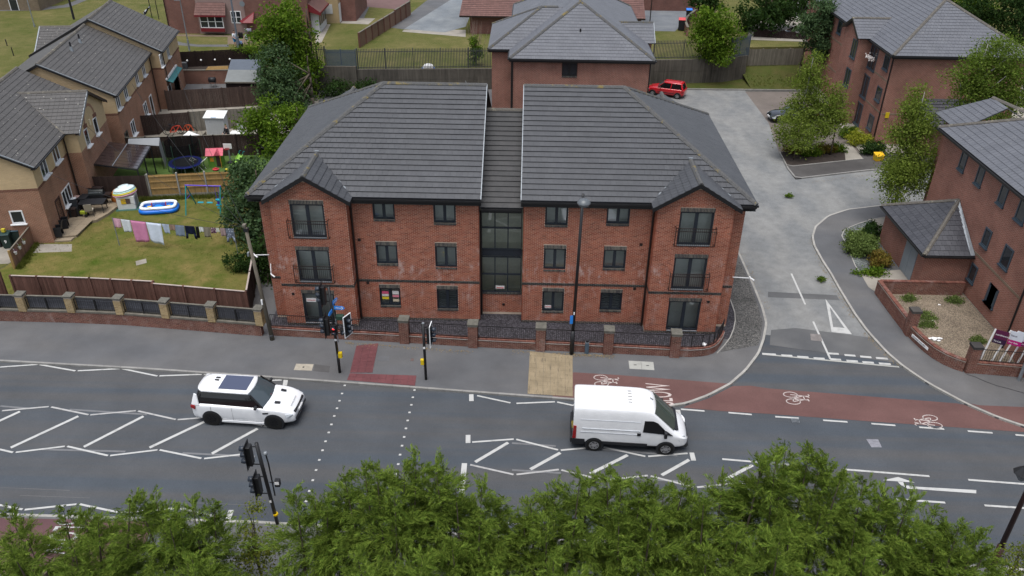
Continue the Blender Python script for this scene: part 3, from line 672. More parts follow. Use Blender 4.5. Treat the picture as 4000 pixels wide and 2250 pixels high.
def tile_face(parent,pts,mat,n_single=0,w=.30,g=.36,th=.058,under=None,bond=.5,gap=.005,name='roof_tile',bulk='roof_tiles'):
    """a roof slope laid with tiles. pts: convex outline, first edge = eave"""
    P =[Vector(p) for p in pts];O =P[0];e =(P[1]-P[0]).normalized()
    n =e.cross(P[2]-P[0]).normalized()
    if n.z <0:n =-n
    s =n.cross(e)
    if s.z <0:s =-s
    q =[((p-O).dot(e),(p-O).dot(s)) for p in P]
    area =sum(q[i][0]*q[(i+1) % len(q)][1]-q[(i+1) % len(q)][0]*q[i][1] for i in range(len(q)))
    if area <0:q =q[::-1]
    edges =[]
    for i in range(len(q)):
        a,b =q[i],q[(i+1) % len(q)];d =(b[0]-a[0],b[1]-a[1]);nn =(-d[1],d[0]);edges.append((nn,nn[0]*a[0]+nn[1]*a[1]))
    umin,umax =min(a[0] for a in q),max(a[0] for a in q);vmax =max(a[1] for a in q)
    um =MB();um.slab([O+e*a[0]+s*a[1]-n*.002 for a in q],-n,.05)
    um.build('roof_deck',under or MT['tiledark'],parent)
    bulkm =MB();full =[]
    rows =int(math.ceil(vmax/g))
    for r in range(rows):
        v0 =r*g;v1 =min(v0+g,vmax+.001)
        k0 =math.floor(umin/w)-1;k1 =math.ceil(umax/w)+1
        for k in range(k0,k1):
            u0 =k*w+(bond*w if r % 2 else 0)+gap;u1 =u0+w-2*gap
            poly =[(u0,v0),(u1,v0),(u1,v1),(u0,v1)];inside =True
            for nn,c in edges:
                if not all(nn[0]*a[0]+nn[1]*a[1] >= c-1e-6 for a in poly):
                    inside =False;poly =clip(poly,nn,c,1)
                    if len(poly) <3:break
            if len(poly) <3:continue
            if inside and v1-v0 >g-.01:full.append((u0,v0));continue
            A =abs(sum(poly[i][0]*poly[(i+1) % len(poly)][1]-poly[(i+1) % len(poly)][0]*poly[i][1] for i in range(len(poly))))/2
            if A <.004:continue
            hgt =lambda a:th-(th-.010)*(a[1]-v0)/g
            tp =[O+e*a[0]+s*a[1]+n*hgt(a) for a in poly];bt =[b-n*.014 for b in tp];m_ =len(poly)
            bulkm.add(bt+tp,[tuple(range(m_,2*m_))]+[(i,(i+1) % m_,(i+1) % m_+m_,i+m_) for i in range(m_)])
    cu =Vector(CAM)
    full.sort(key=lambda a:(O+e*a[0]+s*a[1]-cu).length_squared)
    W =w-2*gap
    shape =[Vector((0,0,th-.014)),Vector((W,0,th-.014)),Vector((W,g,0)),Vector((0,g,0)),Vector((0,0,th)),Vector((W,0,th)),Vector((W,g,.010)),Vector((0,g,.010))]
    fc =[(4,5,6,7),(0,1,5,4),(1,2,6,5),(3,0,4,7)]
    M4 =Matrix(((e.x,s.x,n.x,0),(e.y,s.y,n.y,0),(e.z,s.z,n.z,0),(0,0,0,1)))
    if n_single:
        key =('tilemesh',mat.name,w,g,th,gap)
        if key not in MT:
            b =MB();b.add(shape,fc);me =b.mesh('roof_tile',fix=False);me.materials.append(mat);MT[key]=me
        inv =wmat(parent).inverted()
        for a in full[:n_single]:
            o =link(name,MT[key],parent);o.matrix_local =inv @ Matrix.Translation(O+e*a[0]+s*a[1]) @ M4
    M3 =M4.to_3x3();sh =[M3 @ p for p in shape]
    for a in full[n_single:]:
        c =O+e*a[0]+s*a[1]+n*random.uniform(0,.003);bulkm.add([c+p for p in sh],fc)
    if bulkm.v:bulkm.build(bulk,mat,parent,fix=False,kind='stuff')
def ridge(parent,a,b,mat,L=.45,w=.26,h=.085,name='ridge_tile',single=True,drop=.02):
    a,b =Vector(a),Vector(b);d =(b-a);n =max(1,round(d.length/L));st =d.length/n;d.normalize()
    q =d.cross(Vector((0,0,1))).normalized();up =q.cross(d).normalized();bm_ =MB()
    for i in range(n):
        m =MB() if single else bm_;p0 =a+d*(i*st+.004)+up*random.uniform(-.004,.006);p1 =a+d*((i+1)*st-.004)+up*random.uniform(-.004,.006)
        sec =[(-w/2,-.05-drop),(-w/2,-.01-drop),(-w/5,h-drop),(w/5,h-drop),(w/2,-.01-drop),(w/2,-.05-drop)]
        V =[p+q*x+up*z for p in (p0,p1) for x,z in sec]
        m.add(V,[(0,1,2,3,4,5),(11,10,9,8,7,6)]+[(j,j+6,(j+1) % 6+6,(j+1) % 6) for j in range(6)])
        if single:m.build(name,mat,parent)
    if not single:bm_.build('ridge_tiles',mat,parent)
def window(parent,O,U,N,u0,u1,z0,z1,frame=None,div=2,back=.07,glass=None,fw=.09,room=True,boards=True,mull=.08,bars=(),name='window',dep=.07):
    """casement window set back in an opening: frame > panes (and what shows behind them)"""
    fr =MB();zz =Vector((0,0,1))
    def blk(a,b,c,d,f0,f1,m):
        P =[O+U*x+zz*z-N*y for y in (f0,f1) for x,z in ((a,c),(b,c),(b,d),(a,d))]
        m.add(P,[(0,1,2,3),(7,6,5,4),(0,4,5,1),(1,5,6,2),(2,6,7,3),(3,7,4,0)])
    f0,f1 =back,back+dep
    blk(u0,u1,z0,z0+fw,f0,f1,fr);blk(u0,u1,z1-fw,z1,f0,f1,fr);blk(u0,u0+fw,z0+fw,z1-fw,f0,f1,fr);blk(u1-fw,u1,z0+fw,z1-fw,f0,f1,fr)
    W =(u1-u0-2*fw)/div
    for i in range(1,div):blk(u0+fw+i*W-mull,u0+fw+i*W+mull,z0+fw,z1-fw,f0,f1,fr)
    for b in bars:blk(u0+fw,u1-fw,b-mull*.6,b+mull*.6,f0,f1,fr)
    w =fr.build(name,frame or MT['dkframe'],parent)
    for i in range(div):
        a =u0+fw+i*W+(mull if i else 0);b =u0+fw+(i+1)*W-(mull if i <div-1 else 0)
        m =MB();y =back+dep*.6;m.poly([O+U*a+zz*(z0+fw)-N*y,O+U*b+zz*(z0+fw)-N*y,O+U*b+zz*(z1-fw)-N*y,O+U*a+zz*(z1-fw)-N*y]);m.build('pane',glass or (MT['glass'] if room else MT['darkglass']),w,fix=False)
    if room:
        m =MB();d0,d1 =back+dep+.01,back+dep+.5;a,b,c,d =u0-.3,u1+.3,z0-.7,z1+.25
        C_ =lambda u,z,y:O+U*u+zz*z-N*y
        m.poly([C_(a,c,d1),C_(b,c,d1),C_(b,d,d1),C_(a,d,d1)]);m.poly([C_(a,c,d0),C_(a,c,d1),C_(a,d,d1),C_(a,d,d0)]);m.poly([C_(b,c,d1),C_(b,c,d0),C_(b,d,d0),C_(b,d,d1)])
        m.poly([C_(a,c,d0),C_(b,c,d0),C_(b,c,d1),C_(a,c,d1)]);m.poly([C_(a,d,d1),C_(b,d,d1),C_(b,d,d0),C_(a,d,d0)])
        m.build('room_lining',MT['room'],w,fix=False)
        if boards:
            m =MB();blk(u0+.02,u1-.02,z0+.02,z0+.05,back+dep+.012,back+dep+.22,m);m.build('sill_board',MT['sillboard'],w)
    return w
def gutter(parent,a,b,mat=None,r=.06,out=None,fas=.16):
    a,b =Vector(a),Vector(b);d =(b-a).normalized();q =Vector(out)
    m =MB();m.slab([a+q*.01,b+q*.01,b+q*.12,a+q*.12],(0,0,-1),.09);m.build('gutter',mat or MT['black'],parent)
    m =MB();m.slab([a-q*.035+Vector((0,0,.02)),b-q*.035+Vector((0,0,.02)),b-q*.035+Vector((0,0,-fas)),a-q*.035+Vector((0,0,-fas))],q,.03);m.build('fascia',mat or MT['black'],parent)

def m_film():
    t =NT('frosted_leaf_film');w =t.new('ShaderNodeTexWave');w.wave_type ='RINGS';w.inputs['Scale'].default_value =3.0;w.inputs['Distortion'].default_value =9;w.inputs['Detail'].default_value =3;t.l.new(t.pos(),w.inputs['Vector'])
    return t.fin(t.ramp(w.outputs['Color'],[(.3,(.10,.115,.12)),(.8,(.30,.32,.32))]),.5)
MT['film']=m_film()
# ================================================================== main apartment building
X_,Y_ =Vector((1,0,0)),Vector((0,1,0));FN =Vector((0,-1,0))
apt =thing('apartment_building',(-1.23,6.5,0),'three-storey red brick apartment block with grey tiled twin roofs behind the traffic lights','building')
ST,T0,B0a,B0b =2.69,2.074,.942,.796
def front_block(x0,x1,wins,bay0,bay1,outx):
    O =Vector((x0,0,0));L =x1-x0;ops =[]
    for a,b,sill in wins:
        for k in range(3):ops.append((a-x0,b-x0,sill+k*ST,(T0+k*ST)))
    H =7.62
    m =MB();wall_grid(m,O+Y_*.0,X_,FN,L,H,ops);m.build('wall',MT['mortar'],apt,fix=False)
    m =MB();sing =[]
    band =(0,L,2.475,2.625)
    cut =[(a-x0-.0,b-x0+.0,T0+k*ST,T0+k*ST+.225) for a,b,s_ in wins for k in range(2)]+[(a-x0,b-x0,s_+k*ST-.115,s_+k*ST) for a,b,s_ in wins for k in range(3)]
    brick_rows(m,O,X_,FN,.15,H,lambda z:(0,L),ops+[band]+cut,MT['brick'],sing)
    split_singles(m,sing,apt,MT['brick'],140);m.build('bricks',MT['brick'],apt,fix=False,kind='stuff')
    m =MB();brick_rows(m,O,X_,FN,0,.15,lambda z:(0,L),ops,None);brick_rows(m,O,X_,FN,2.475,2.64,lambda z:(0,L),[],None,pr=.020)
    m.build('dark_band_bricks',MT['bluedark'],apt,fix=False,kind='stuff')
    m =MB()
    for a,b,s_ in wins:
        for k in range(3):
            window(apt,O,X_,FN,a-x0,b-x0,s_+k*ST,T0+k*ST)
            if k ==0 and s_ ==(B0b if x0 <-1 else B0a):
                fm =MB();fm.bb(a+.1,b-.1,.165,.17,s_+.1,T0-.1);fm.build('window_film',MT['film'],apt)
            if k <2:soldier(m,O,X_,FN,a-x0,b-x0,T0+k*ST+.004)
            soldier(m,O,X_,FN,a-x0,b-x0,s_+k*ST-.11,.105,.045)
    m.build('soldier_bricks',MT['bluebrick'],apt,fix=False,kind='stuff')

    BY =-.78;O =Vector((bay0,BY,0));L =bay1-bay0;mid =L/2;dx0 =mid-.885;dx1 =mid+.885
    if bay0 <0:dx0,dx1 =-12.13-bay0,-10.36-bay0
    else:dx0,dx1 =7.97-bay0,9.72-bay0
    dl =[(dx0,dx1,.20,2.10),(dx0,dx1,2.87,4.80),(dx0,dx1,5.56,7.48)]
    top =lambda u:7.62+(mid-abs(u-mid))*.62
    m =MB();wall_grid(m,O,X_,FN,L,7.62,dl);m.poly([O+Vector((0,0,7.62)),O+Vector((L,0,7.62)),O+Vector((mid,0,top(mid)))]);
    m.poly([O,O+Vector((0,0,7.62)),O+Vector((0,-BY,7.62)),O+Vector((0,-BY,0))]);m.poly([O+X_*L,O+Vector((L,-BY,0)),O+Vector((L,-BY,7.62)),O+Vector((L,0,7.62))])
    m.build('bay_wall',MT['mortar'],apt,fix=False)
    def iv(z):
        if z <= 7.62:return (0,L)
        h =(z-7.62)/.62;return (h,L-h)
    cut =[(dx0,dx1,t,t+.225) for _,_,_,t in dl]
    m =MB();sing =[];brick_rows(m,O,X_,FN,.15,top(mid)-.1,iv,dl+cut+[(0,L,2.53,2.68)],MT['brick'],sing);split_singles(m,sing,apt,MT['brick'],10)
    for ux,nx in ((0,-1),(L,1)):
        brick_rows(m,O+X_*ux,Y_,Vector((nx,0,0)),.15,7.6,lambda z:(0,-BY),[],None)
    m.build('bay_bricks',MT['brick'],apt,fix=False,kind='stuff')
    m =MB();brick_rows(m,O,X_,FN,0,.15,iv,dl,None);brick_rows(m,O,X_,FN,2.53,2.69,iv,[],None,pr=.02)
    for ux,nx in ((0,-1),(L,1)):brick_rows(m,O+X_*ux,Y_,Vector((nx,0,0)),2.53,2.69,lambda z:(0,-BY),[],None,pr=.02)
    m.build('dark_band_bricks',MT['bluedark'],apt,fix=False,kind='stuff')
    m =MB()
    for k,(a,b,c,d) in enumerate(dl):
        window(apt,O,X_,FN,a,b,c,d,fw=.10,mull=.09,name='balcony_door',boards=False)
        soldier(m,O,X_,FN,a-.02,b+.02,d+.004)
        t =MB();t.bb(bay0+a+.03,bay0+b-.03,BY-.05,BY+.02,c-.03,c+.012);t.build('door_sill',MT['galv'],apt)
        if k:
            r =MB();y =BY-.26;z0,z1 =c+.06,c+1.08;xa,xb =bay0+a-.17,bay0+b+.17
            for z in (z0,z1,z1-.17):r.bar((xa,y,z),(xb,y,z),.03)
            for x in (xa,xb):
                r.bar((x,y,z0),(x,y,z1),.035);r.bar((x,y,z0),(x,BY,z0),.03);r.bar((x,y,z1),(x,BY,z1),.03)
            n =20
            for i in range(1,n):x =xa+(xb-xa)*i/n;r.bar((x,y,z0),(x,y,z1),.014)
            r.build('balcony_railing',MT['brownpipe'],apt)
    m.build('soldier_bricks',MT['bluebrick'],apt,fix=False,kind='stuff')

    xa,xb =(outx,bay0) if outx <bay0 else (bay1,outx)
    O =Vector((xa,0,0));L2 =xb-xa
    m =MB();m.poly([O,O+X_*L2,O+Vector((L2,0,7.62)),O+Vector((0,0,7.62))]);m.build('wall',MT['mortar'],apt,fix=False)
    m =MB();brick_rows(m,O,X_,FN,.15,7.6,lambda z:(0,L2),[(0,L2,2.53,2.68)],None);m.build('bricks',MT['brick'],apt,fix=False,kind='stuff')
    m =MB();brick_rows(m,O,X_,FN,2.53,2.69,lambda z:(0,L2),[],None,pr=.02);m.build('dark_band_bricks',MT['bluedark'],apt,fix=False,kind='stuff')

    cx =bay0+mid;e0,e1 =cx-2.24,cx+2.24;vy =BY-.30;ze,zr =7.74,9.13
    for ex,n in ((e0,20),(e1,20)):
        pts =[(ex,vy,ze),(ex,-.25,ze),(cx,2.2,zr),(cx,vy,zr)]
        if ex ==e0:pts =[(ex,-.25,ze),(ex,vy,ze),(cx,vy,zr),(cx,2.2,zr)]
        tile_face(apt,pts,MT['tile'],n)
        m =MB();s =1 if ex ==e0 else -1
        m.slab([(ex-s*.03,vy-.02,ze-.20),(ex-s*.03,vy-.02,ze+.02),(cx,vy-.02,zr+.03),(cx,vy-.02,zr-.22)],(0,1,0),.05);m.build('bargeboard',MT['black'],apt)
        m =MB();m.bar((ex,vy+.05,ze-.08),(ex,-.3,ze-.08),.10,.08);m.build('gutter',MT['black'],apt)
        m =MB();m.slab([(ex,vy+.03,ze-.06),(cx,vy+.03,zr-.06),(cx,BY+.02,zr-.06),(ex,BY+.02,ze-.06)],(0,0,-1),.04);m.build('soffit',MT['black'],apt)
        m =MB();m.bar((ex+s*.25,-.1,ze+.20),(cx,2.30,zr+.05),.07,.02);m.build('valley_strip',MT['galv'],apt)
    ridge(apt,(cx,vy-.02,zr+.02),(cx,2.15,zr+.02),MT['ridge'])
    m =MB();m.box((cx,2.25,zr+.08),(.22,.30,.06));m.build('lead_saddle',MT['galv'],apt)
front_block(-9.22,-2.41,((-8.0,-6.84,B0a),(-4.80,-3.62,B0b)),-13.15,-9.20,-13.92)
front_block(-.06,6.82,((1.08,2.28,B0b),(4.30,5.51,B0a)),6.80,10.72,11.46)

for x in (-13.92,11.46):
    m =MB();m.bb(x-.05,x+.05,.05,13.1,0,7.6);m.build('side_wall',MT['bf_red'],apt,uv=True)
m =MB();m.bb(-13.9,11.44,13.0,13.1,0,7.6);m.build('rear_wall',MT['bf_red'],apt,uv=True)
for x,nx in ((-2.41,1),(-.06,-1)):
    m =MB();m.bb(x-.04*(nx+1)/2-.001,x+.04*(1-nx)/2+.001,0,.82,0,7.62);m.build('recess_wall',MT['bf_red'],apt,uv=True)
    m =MB();m.slab([(x,.05,7.5),(x,6.55,11.4),(x,6.55,8.4),(x,.05,6.8)],(nx,0,0),.03);m.build('gable_cheek',MT['black'],apt)

GY =.80;O =Vector((-2.40,GY,0));L =2.33
zt =lambda y:SY(1960,y,GY).z
m =MB();wall_grid(m,O,X_,FN,L,1.35,[]);m.build('wall',MT['mortar'],apt,fix=False)
m =MB();brick_rows(m,O,X_,FN,.15,1.36,lambda z:(0,L),[],None);m.build('bricks',MT['brick'],apt,fix=False,kind='stuff')
m =MB();soldier(m,O,X_,FN,0,L,1.37,.12,.05);m.build('soldier_bricks',MT['bluebrick'],apt,fix=False,kind='stuff')
lv =[1.50,zt(1071),zt(1003),zt(974),zt(890),6.62]
for i,(a,b) in enumerate(zip(lv,lv[1:])):
    if i ==2:
        m =MB();m.bb(-2.36,-.10,GY+.02,GY+.10,a+.04,b-.04);m.build('spandrel_panel',MT['dkframe'],apt);continue
    window(apt,O,X_,FN,.06,L-.06,a,b,div=3,fw=.04,mull=.03,back=-.02,name='stair_window',boards=False,room=False,glass=MT['glass'],dep=.09)
m =MB();w_ =MT['room']
m.poly([(-2.4,1.75,0),(-.07,1.75,0),(-.07,1.75,6.7),(-2.4,1.75,6.7)]);m.poly([(-2.4,.95,0),(-2.4,2.6,0),(-2.4,2.6,6.7),(-2.4,.95,6.7)]);m.poly([(-.07,2.6,0),(-.07,.95,0),(-.07,.95,6.7),(-.07,2.6,6.7)])
for z in (1.2,lv[3]-.05,6.7):m.poly([(-2.4,.95,z),(-.07,.95,z),(-.07,2.6,z),(-2.4,2.6,z)])
m.build('stair_lining',var('stairwell_wall',(.62,.60,.48),.2,1,10),apt,fix=False)
m =MB();m.bb(-1.55,-1.05,GY-.035,GY-.03,1.72,1.92);m.build('paper_notice',flat('notice_white',(.6,.58,.56)),apt)
m =MB();m.bb(-1.50,-1.10,GY-.042,GY-.038,1.76,1.81);m.build('notice_stripe',flat('notice_red',(.5,.03,.04)),apt)

EZ,RZ,EY,RY =7.74,11.60,-.40,6.60
XL,XR,HL,HR,VL,VR =-14.42,11.90,-8.12,5.45,-2.27,-.20
tile_face(apt,[(XL,EY,EZ),(VL,EY,EZ),(VL,RY,RZ),(HL,RY,RZ)],MT['tile'],110)
tile_face(apt,[(VR,EY,EZ),(XR,EY,EZ),(HR,RY,RZ),(VR,RY,RZ)],MT['tile'],110)
tile_face(apt,[(XL,13.6,EZ),(XL,EY,EZ),(HL,RY,RZ)],MT['tile'],0)
tile_face(apt,[(XR,EY,EZ),(XR,13.6,EZ),(HR,RY,RZ)],MT['tile'],0)
for a,b,c,d in ((XL,VL,HL,VL),(VR,XR,VR,HR)):
    m =MB();m.slab([(a,13.6,EZ),(b,13.6,EZ),(d,RY,RZ),(c,RY,RZ)],(0,0,-1),.06);m.build('rear_slope',MT['tile'],apt)
tile_face(apt,[(VL-.1,.38,6.92),(VR+.1,.38,6.92),(VR+.1,6.6,10.15),(VL-.1,6.6,10.15)],MT['tilemid'],40)
ridge(apt,(VL,6.6,10.2),(VR,6.6,10.2),MT['ridgegrey'])
ridge(apt,(HL,RY,RZ+.03),(VL,RY,RZ+.03),MT['ridge']);ridge(apt,(VR,RY,RZ+.03),(HR,RY,RZ+.03),MT['ridge'])
for a,b in (((XL,EY,EZ),(HL,RY,RZ)),((XR,EY,EZ),(HR,RY,RZ)),((XL,13.6,EZ),(HL,RY,RZ)),((XR,13.6,EZ),(HR,RY,RZ))):
    ridge(apt,(a[0],a[1],a[2]+.05),(b[0],b[1],b[2]+.05),MT['ridge'],w=.30)
for x in (VL,VR):
    m =MB();m.bar((x,EY-.02,EZ+.02),(x,RY,RZ+.04),.045,.06);m.build('verge_strip',MT['galv'],apt)
gutter(apt,(-9.0,EY,EZ-.05),(VL,EY,EZ-.05),out=(0,-1,0),fas=.30);gutter(apt,(VR,EY,EZ-.05),(6.65,EY,EZ-.05),out=(0,-1,0),fas=.30)
gutter(apt,(XL,EY,EZ-.05),(-13.5,EY,EZ-.05),out=(0,-1,0),fas=.2);gutter(apt,(11.0,EY,EZ-.05),(XR,EY,EZ-.05),out=(0,-1,0),fas=.2)
gutter(apt,(XL,13.6,EZ-.05),(XL,EY,EZ-.05),out=(-1,0,0));gutter(apt,(XR,EY,EZ-.05),(XR,13.6,EZ-.05),out=(1,0,0))
gutter(apt,(VL-.05,.38,6.88),(VR+.05,.38,6.88),out=(0,-1,0),fas=.25)
for a,b in ((-9.2,VL),(VR,6.8),(XL,-13.1),(10.7,XR)):
    m =MB();m.bb(a,b,EY+.02,.02,EZ-.36,EZ-.32);m.build('soffit',MT['black'],apt)
for x,y in ((-9.12,-.10),(6.72,-.10),(-2.34,.70)):
    m =MB();m.cyl((x,y,0),(x,y,7.4 if y <0 else 6.6),.055,n=10);m.build('downpipe',MT['brownpipe'] if y <0 else MT['black'],apt)
for x,z in ((-8.85,5.0),(-8.6,2.32),(6.25,5.05),(6.15,2.30)):
    m =MB();m.bb(x-.08,x+.08,-.03,.02,z,z+.16);m.build('vent',MT['brownpipe'],apt)
for x,y,z in ((-1.1,GY-.02,.62),(-12.6,-.80,2.0),(10.1,-.80,2.05)):
    m =MB();m.bb(x-.07,x+.07,y-.02,y+.02,z,z+.12);m.build('vent',MT['black'],apt)

for cx in (-11.5,8.85):
    s =1 if cx >0 else -1
    for ex in (cx-2.3,cx+2.3):
        m =MB();m.slab([(ex,14.3,7.6),(cx,14.3,8.92),(cx,11.0,8.92),(ex,13.2,7.6)],(0,0,-1),.06);m.build('rear_gable_slope',MT['tile'],apt)
    ridge(apt,(cx,14.3,8.95),(cx,11.3,8.95),MT['ridge'])
    m =MB();m.bb(cx-2,cx+2,13.1,14.0,0,7.5);m.build('rear_bay',MT['bf_red'],apt,uv=True)

for x,z,w,h,c in ((-7.70,1.72,.38,.16,(.55,.08,.16)),(-7.70,1.55,.38,.13,(.60,.55,.52)),(-7.70,1.36,.38,.16,(.60,.45,.02)),(-7.12,1.72,.36,.22,(.60,.58,.56)),(-7.12,1.50,.36,.14,(.62,.20,.25)),(-7.12,1.22,.34,.16,(.5,.42,.30)),(1.42,1.02,.36,.20,(.6,.56,.54))):
    m =MB();m.bb(x-w/2,x+w/2,.104,.108,z-h/2,z+h/2);m.build('window_notice',flat('notice%d' % int(x*100+z*10),c),apt)
m =MB();m.bb(1.25,1.59,.098,.102,.99,1.02);m.build('window_notice',flat('notice_red',(.5,.03,.04)),apt)
m =MB();m.bb(-11.95,-11.40,-.695,-.69,1.50,1.75);m.build('window_notice',flat('notice_white',(.6,.58,.56)),apt)
m =MB();m.bb(-11.9,-11.45,-.702,-.698,1.60,1.63);m.build('window_notice',flat('notice_red',(.5,.03,.04)),apt)
# ================================================================== boundary walls, railings and fences
for O_,L_,y_ in ((-9.22,6.81,0),(-.06,6.88,0)):
    MB().bb(O_,O_+L_,-.004,.02,2.466,2.632).build('band_joint',MT['mortargrey'],apt)
for O_,L_ in ((-13.15,3.95),(6.80,3.92)):MB().bb(O_,O_+L_,-.784,-.75,2.52,2.69).build('band_joint',MT['mortargrey'],apt)
def brick_run(parent,a,b,z0,z1,mat,mort,th=.22,n_single=0,name='wall',both=True):
    """a straight piece of brick wall; a->b with the outside on the right hand"""
    a,b =Vector((a[0],a[1],0)),Vector((b[0],b[1],0));U =(b-a);L =U.length;U.normalize();N =Vector((U.y,-U.x,0))
    m =MB();P =[a,b,b-N*th,a-N*th];m.prism(P,z0,z1);m.build(name,mort,parent)
    m =MB();s =[];zz =Vector((0,0,z0));h =z1-z0
    brick_rows(m,a+zz,U,N,0,h,lambda z:(0,L),[],mat,s if n_single else None)
    if n_single:split_singles(m,s,parent,mat,n_single,U=U,N=N)
    brick_rows(m,b-N*(th)+zz,-U,-N,0,h,lambda z:(0,L),[],mat)
    brick_rows(m,a-N*th+zz,N,-U,0,h,lambda z:(0,th),[],mat);brick_rows(m,b+zz,-N,U,0,h,lambda z:(0,th),[],mat)
    m.build('bricks',mat,parent,fix=False,kind='stuff')
def coping_bricks(parent,a,b,z,th=.24,h=.07,mat=None,over=.0):
    a,b =Vector((a[0],a[1],0)),Vector((b[0],b[1],0));U =b-a;L =U.length;U.normalize();N =Vector((U.y,-U.x,0));n =max(1,round(L/.075));m =MB()
    for i in range(n):
        p =a+U*(i*L/n+.005);q =a+U*((i+1)*L/n-.005);h_ =z+h+random.uniform(-.004,.004)
        m.prism([p+N*.012,q+N*.012,q-N*th,p-N*th],z,h_)
    m.build('coping_bricks',mat or MT['brickdk'],parent,fix=False,kind='stuff')
def pier(parent,c,U,w,z1,mat,mort,capmat,caph=.10,over=.04,z0=0):
    U =Vector(U).normalized();N =Vector((U.y,-U.x,0));c =Vector((c[0],c[1],0));h =w/2
    a,b =c-U*h+N*h,c+U*h+N*h
    brick_run(parent,a,b,z0,z1,mat,mort,w,0,'pier')
    p =MB();k =h+over;q =[c+U*i*k+N*j*k for i,j in ((-1,1),(1,1),(1,-1),(-1,-1))]
    p.prism(q,z1+.03,z1+caph);p.build('pier_cap',capmat,parent,bev=.012)
    p =MB();k =h+.015;q =[c+U*i*k+N*j*k for i,j in ((-1,1),(1,1),(1,-1),(-1,-1))];p.prism(q,z1,z1+.03);p.build('cap_bed',MT['conc'],parent)
def railing(parent,pts,z0,z1,mat,sp=.11,name='railing',bar=.014,post=.03):
    m =MB();P =[Vector((p[0],p[1],0)) for p in pts]
    for a,b in zip(P,P[1:]):
        L =(b-a).length;n =max(1,round(L/sp))
        for z in (z0+.06,z1):m.bar(a+Vector((0,0,z)),b+Vector((0,0,z)),.03,.03)
        for i in range(n+1):
            p =a.lerp(b,i/n);w =post if i in (0,n) else bar;m.bar(p+Vector((0,0,z0)),p+Vector((0,0,z1)),w)
    return m.build(name,mat,parent)
MT['capstone']=var('grey_pier_cap',(.105,.10,.085),.35,5,30,bump=.3)
MT['coping']=var('weathered_stone_coping',(.125,.115,.095),.3,3,30,bump=.3)
bw =thing('boundary_wall',(-1.5,-2.5,0),'low curved brick wall with five tall piers and black railings before the apartment block','wall')
BW =[(-13.75,-1.86),(-10.04,-2.08),(-6.37,-2.28),(-2.64,-2.53),(1.0,-2.70),(4.61,-2.85),(8.14,-3.02)]
for i in range(6):
    a,b =Vector((*BW[i],0)),Vector((*BW[i+1],0));d =(b-a).normalized()
    a2,b2 =a+d*(.27 if i else 0),b-d*.27
    if i ==0:b2 =b
    if i ==1:a2 =a
    brick_run(bw,a2,b2,0,.44,MT['brickdk'],MT['mortardk'],.22,45)
    N =Vector((d.y,-d.x,0));m =MB();m.prism([a2+N*.03,b2+N*.03,b2-N*.23,a2-N*.23],.445,.47);m.build('stone_course',MT['kerbpale'],bw)
    coping_bricks(bw,a2+N*.0,b2+N*.0,.472,.22)
    railing(bw,[a2-N*.11,b2-N*.11],.52,1.30,MT['black'])
for i in (2,3,4,5,6):
    a =Vector((*BW[i],0));pier(bw,a+Vector((0,.12,0)),(1,-.04,0),.50,1.38,MT['brickdk'],MT['mortardk'],MT['capstone'],.16)
cv =[Vector((8.40,-3.03,0)),Vector((9.0,-3.03,0)),Vector((9.6,-2.95,0)),Vector((10.0,-2.82,0)),Vector((10.32,-2.62,0)),Vector((10.58,-2.32,0)),Vector((10.78,-1.97,0)),Vector((10.97,-1.62,0)),Vector((11.12,-1.25,0))]
for a,b in zip(cv,cv[1:]):
    brick_run(bw,a,b,0,.44,MT['brickdk'],MT['mortardk'],.22,0);d =(b-a).normalized();N =Vector((d.y,-d.x,0))
    MB().prism([a+N*.03,b+N*.03,b-N*.23,a-N*.23],.445,.47).build('stone_course',MT['kerbpale'],bw);coping_bricks(bw,a,b,.472,.22)
    railing(bw,[a-N*.11,b-N*.11],.52,1.30,MT['black'])

gwall =thing('garden_wall',(-22,-1.2,0),'long red brick wall with buff brick piers and dark railings beside the left footway','wall')
GW =[(-44,-.95),(-33.2,-1.0),(-30.5,-1.02),(-27.79,-1.03),(-25.06,-1.05),(-22.28,-1.16),(-19.64,-1.41),(-16.98,-1.68),(-14.28,-1.95)]
for i in range(1,len(GW)-1):
    a,b =Vector((*GW[i],0)),Vector((*GW[i+1],0));d =(b-a).normalized();N =Vector((d.y,-d.x,0))
    brick_run(gwall,a,b,0,.70,MT['brickdk'],MT['mortardk'],.30,40)
    k =.24
    MB().prism([a+d*k+N*.03,b-d*k+N*.03,b-d*k-N*.32,a+d*k-N*.32],.70,.80).build('coping_stone',MT['coping'],gwall)
    railing(gwall,[a+d*k-N*.12,b-d*k-N*.12],.80,1.52,MT['black'],.12)
    m =(a+b)/2;MB().bar(m-N*.12+Vector((0,0,.8)),m-N*.12+Vector((0,0,1.56)),.06,.06).build('railing_post',MT['black'],gwall)
    pn =MB();
    for j in range(7):z =.80+j*.105;MB().slab([a+d*k-N*.26+Vector((0,0,z)),b-d*k-N*.26+Vector((0,0,z)),b-d*k-N*.26+Vector((0,0,z+.098)),a+d*k-N*.26+Vector((0,0,z+.098))],-N,.02).build('grey_board',MT['greyboard'],gwall)
    MB().bar(a+d*k-N*.27+Vector((0,0,1.56)),b-d*k-N*.27+Vector((0,0,1.56)),.10,.04).build('board_capping',MT['coping'],gwall)
for i in range(1,len(GW)):
    a =Vector((*GW[i],0));b =Vector((*GW[min(i+1,len(GW)-1)],0)) if i <len(GW)-1 else a+Vector((1,-.1,0))
    pier(gwall,a+Vector((0,.15,0)),(b-a),.42,1.66,MT['brickyl'],MT['mortar'],MT['capstone'],.13,.05,z0=.70)

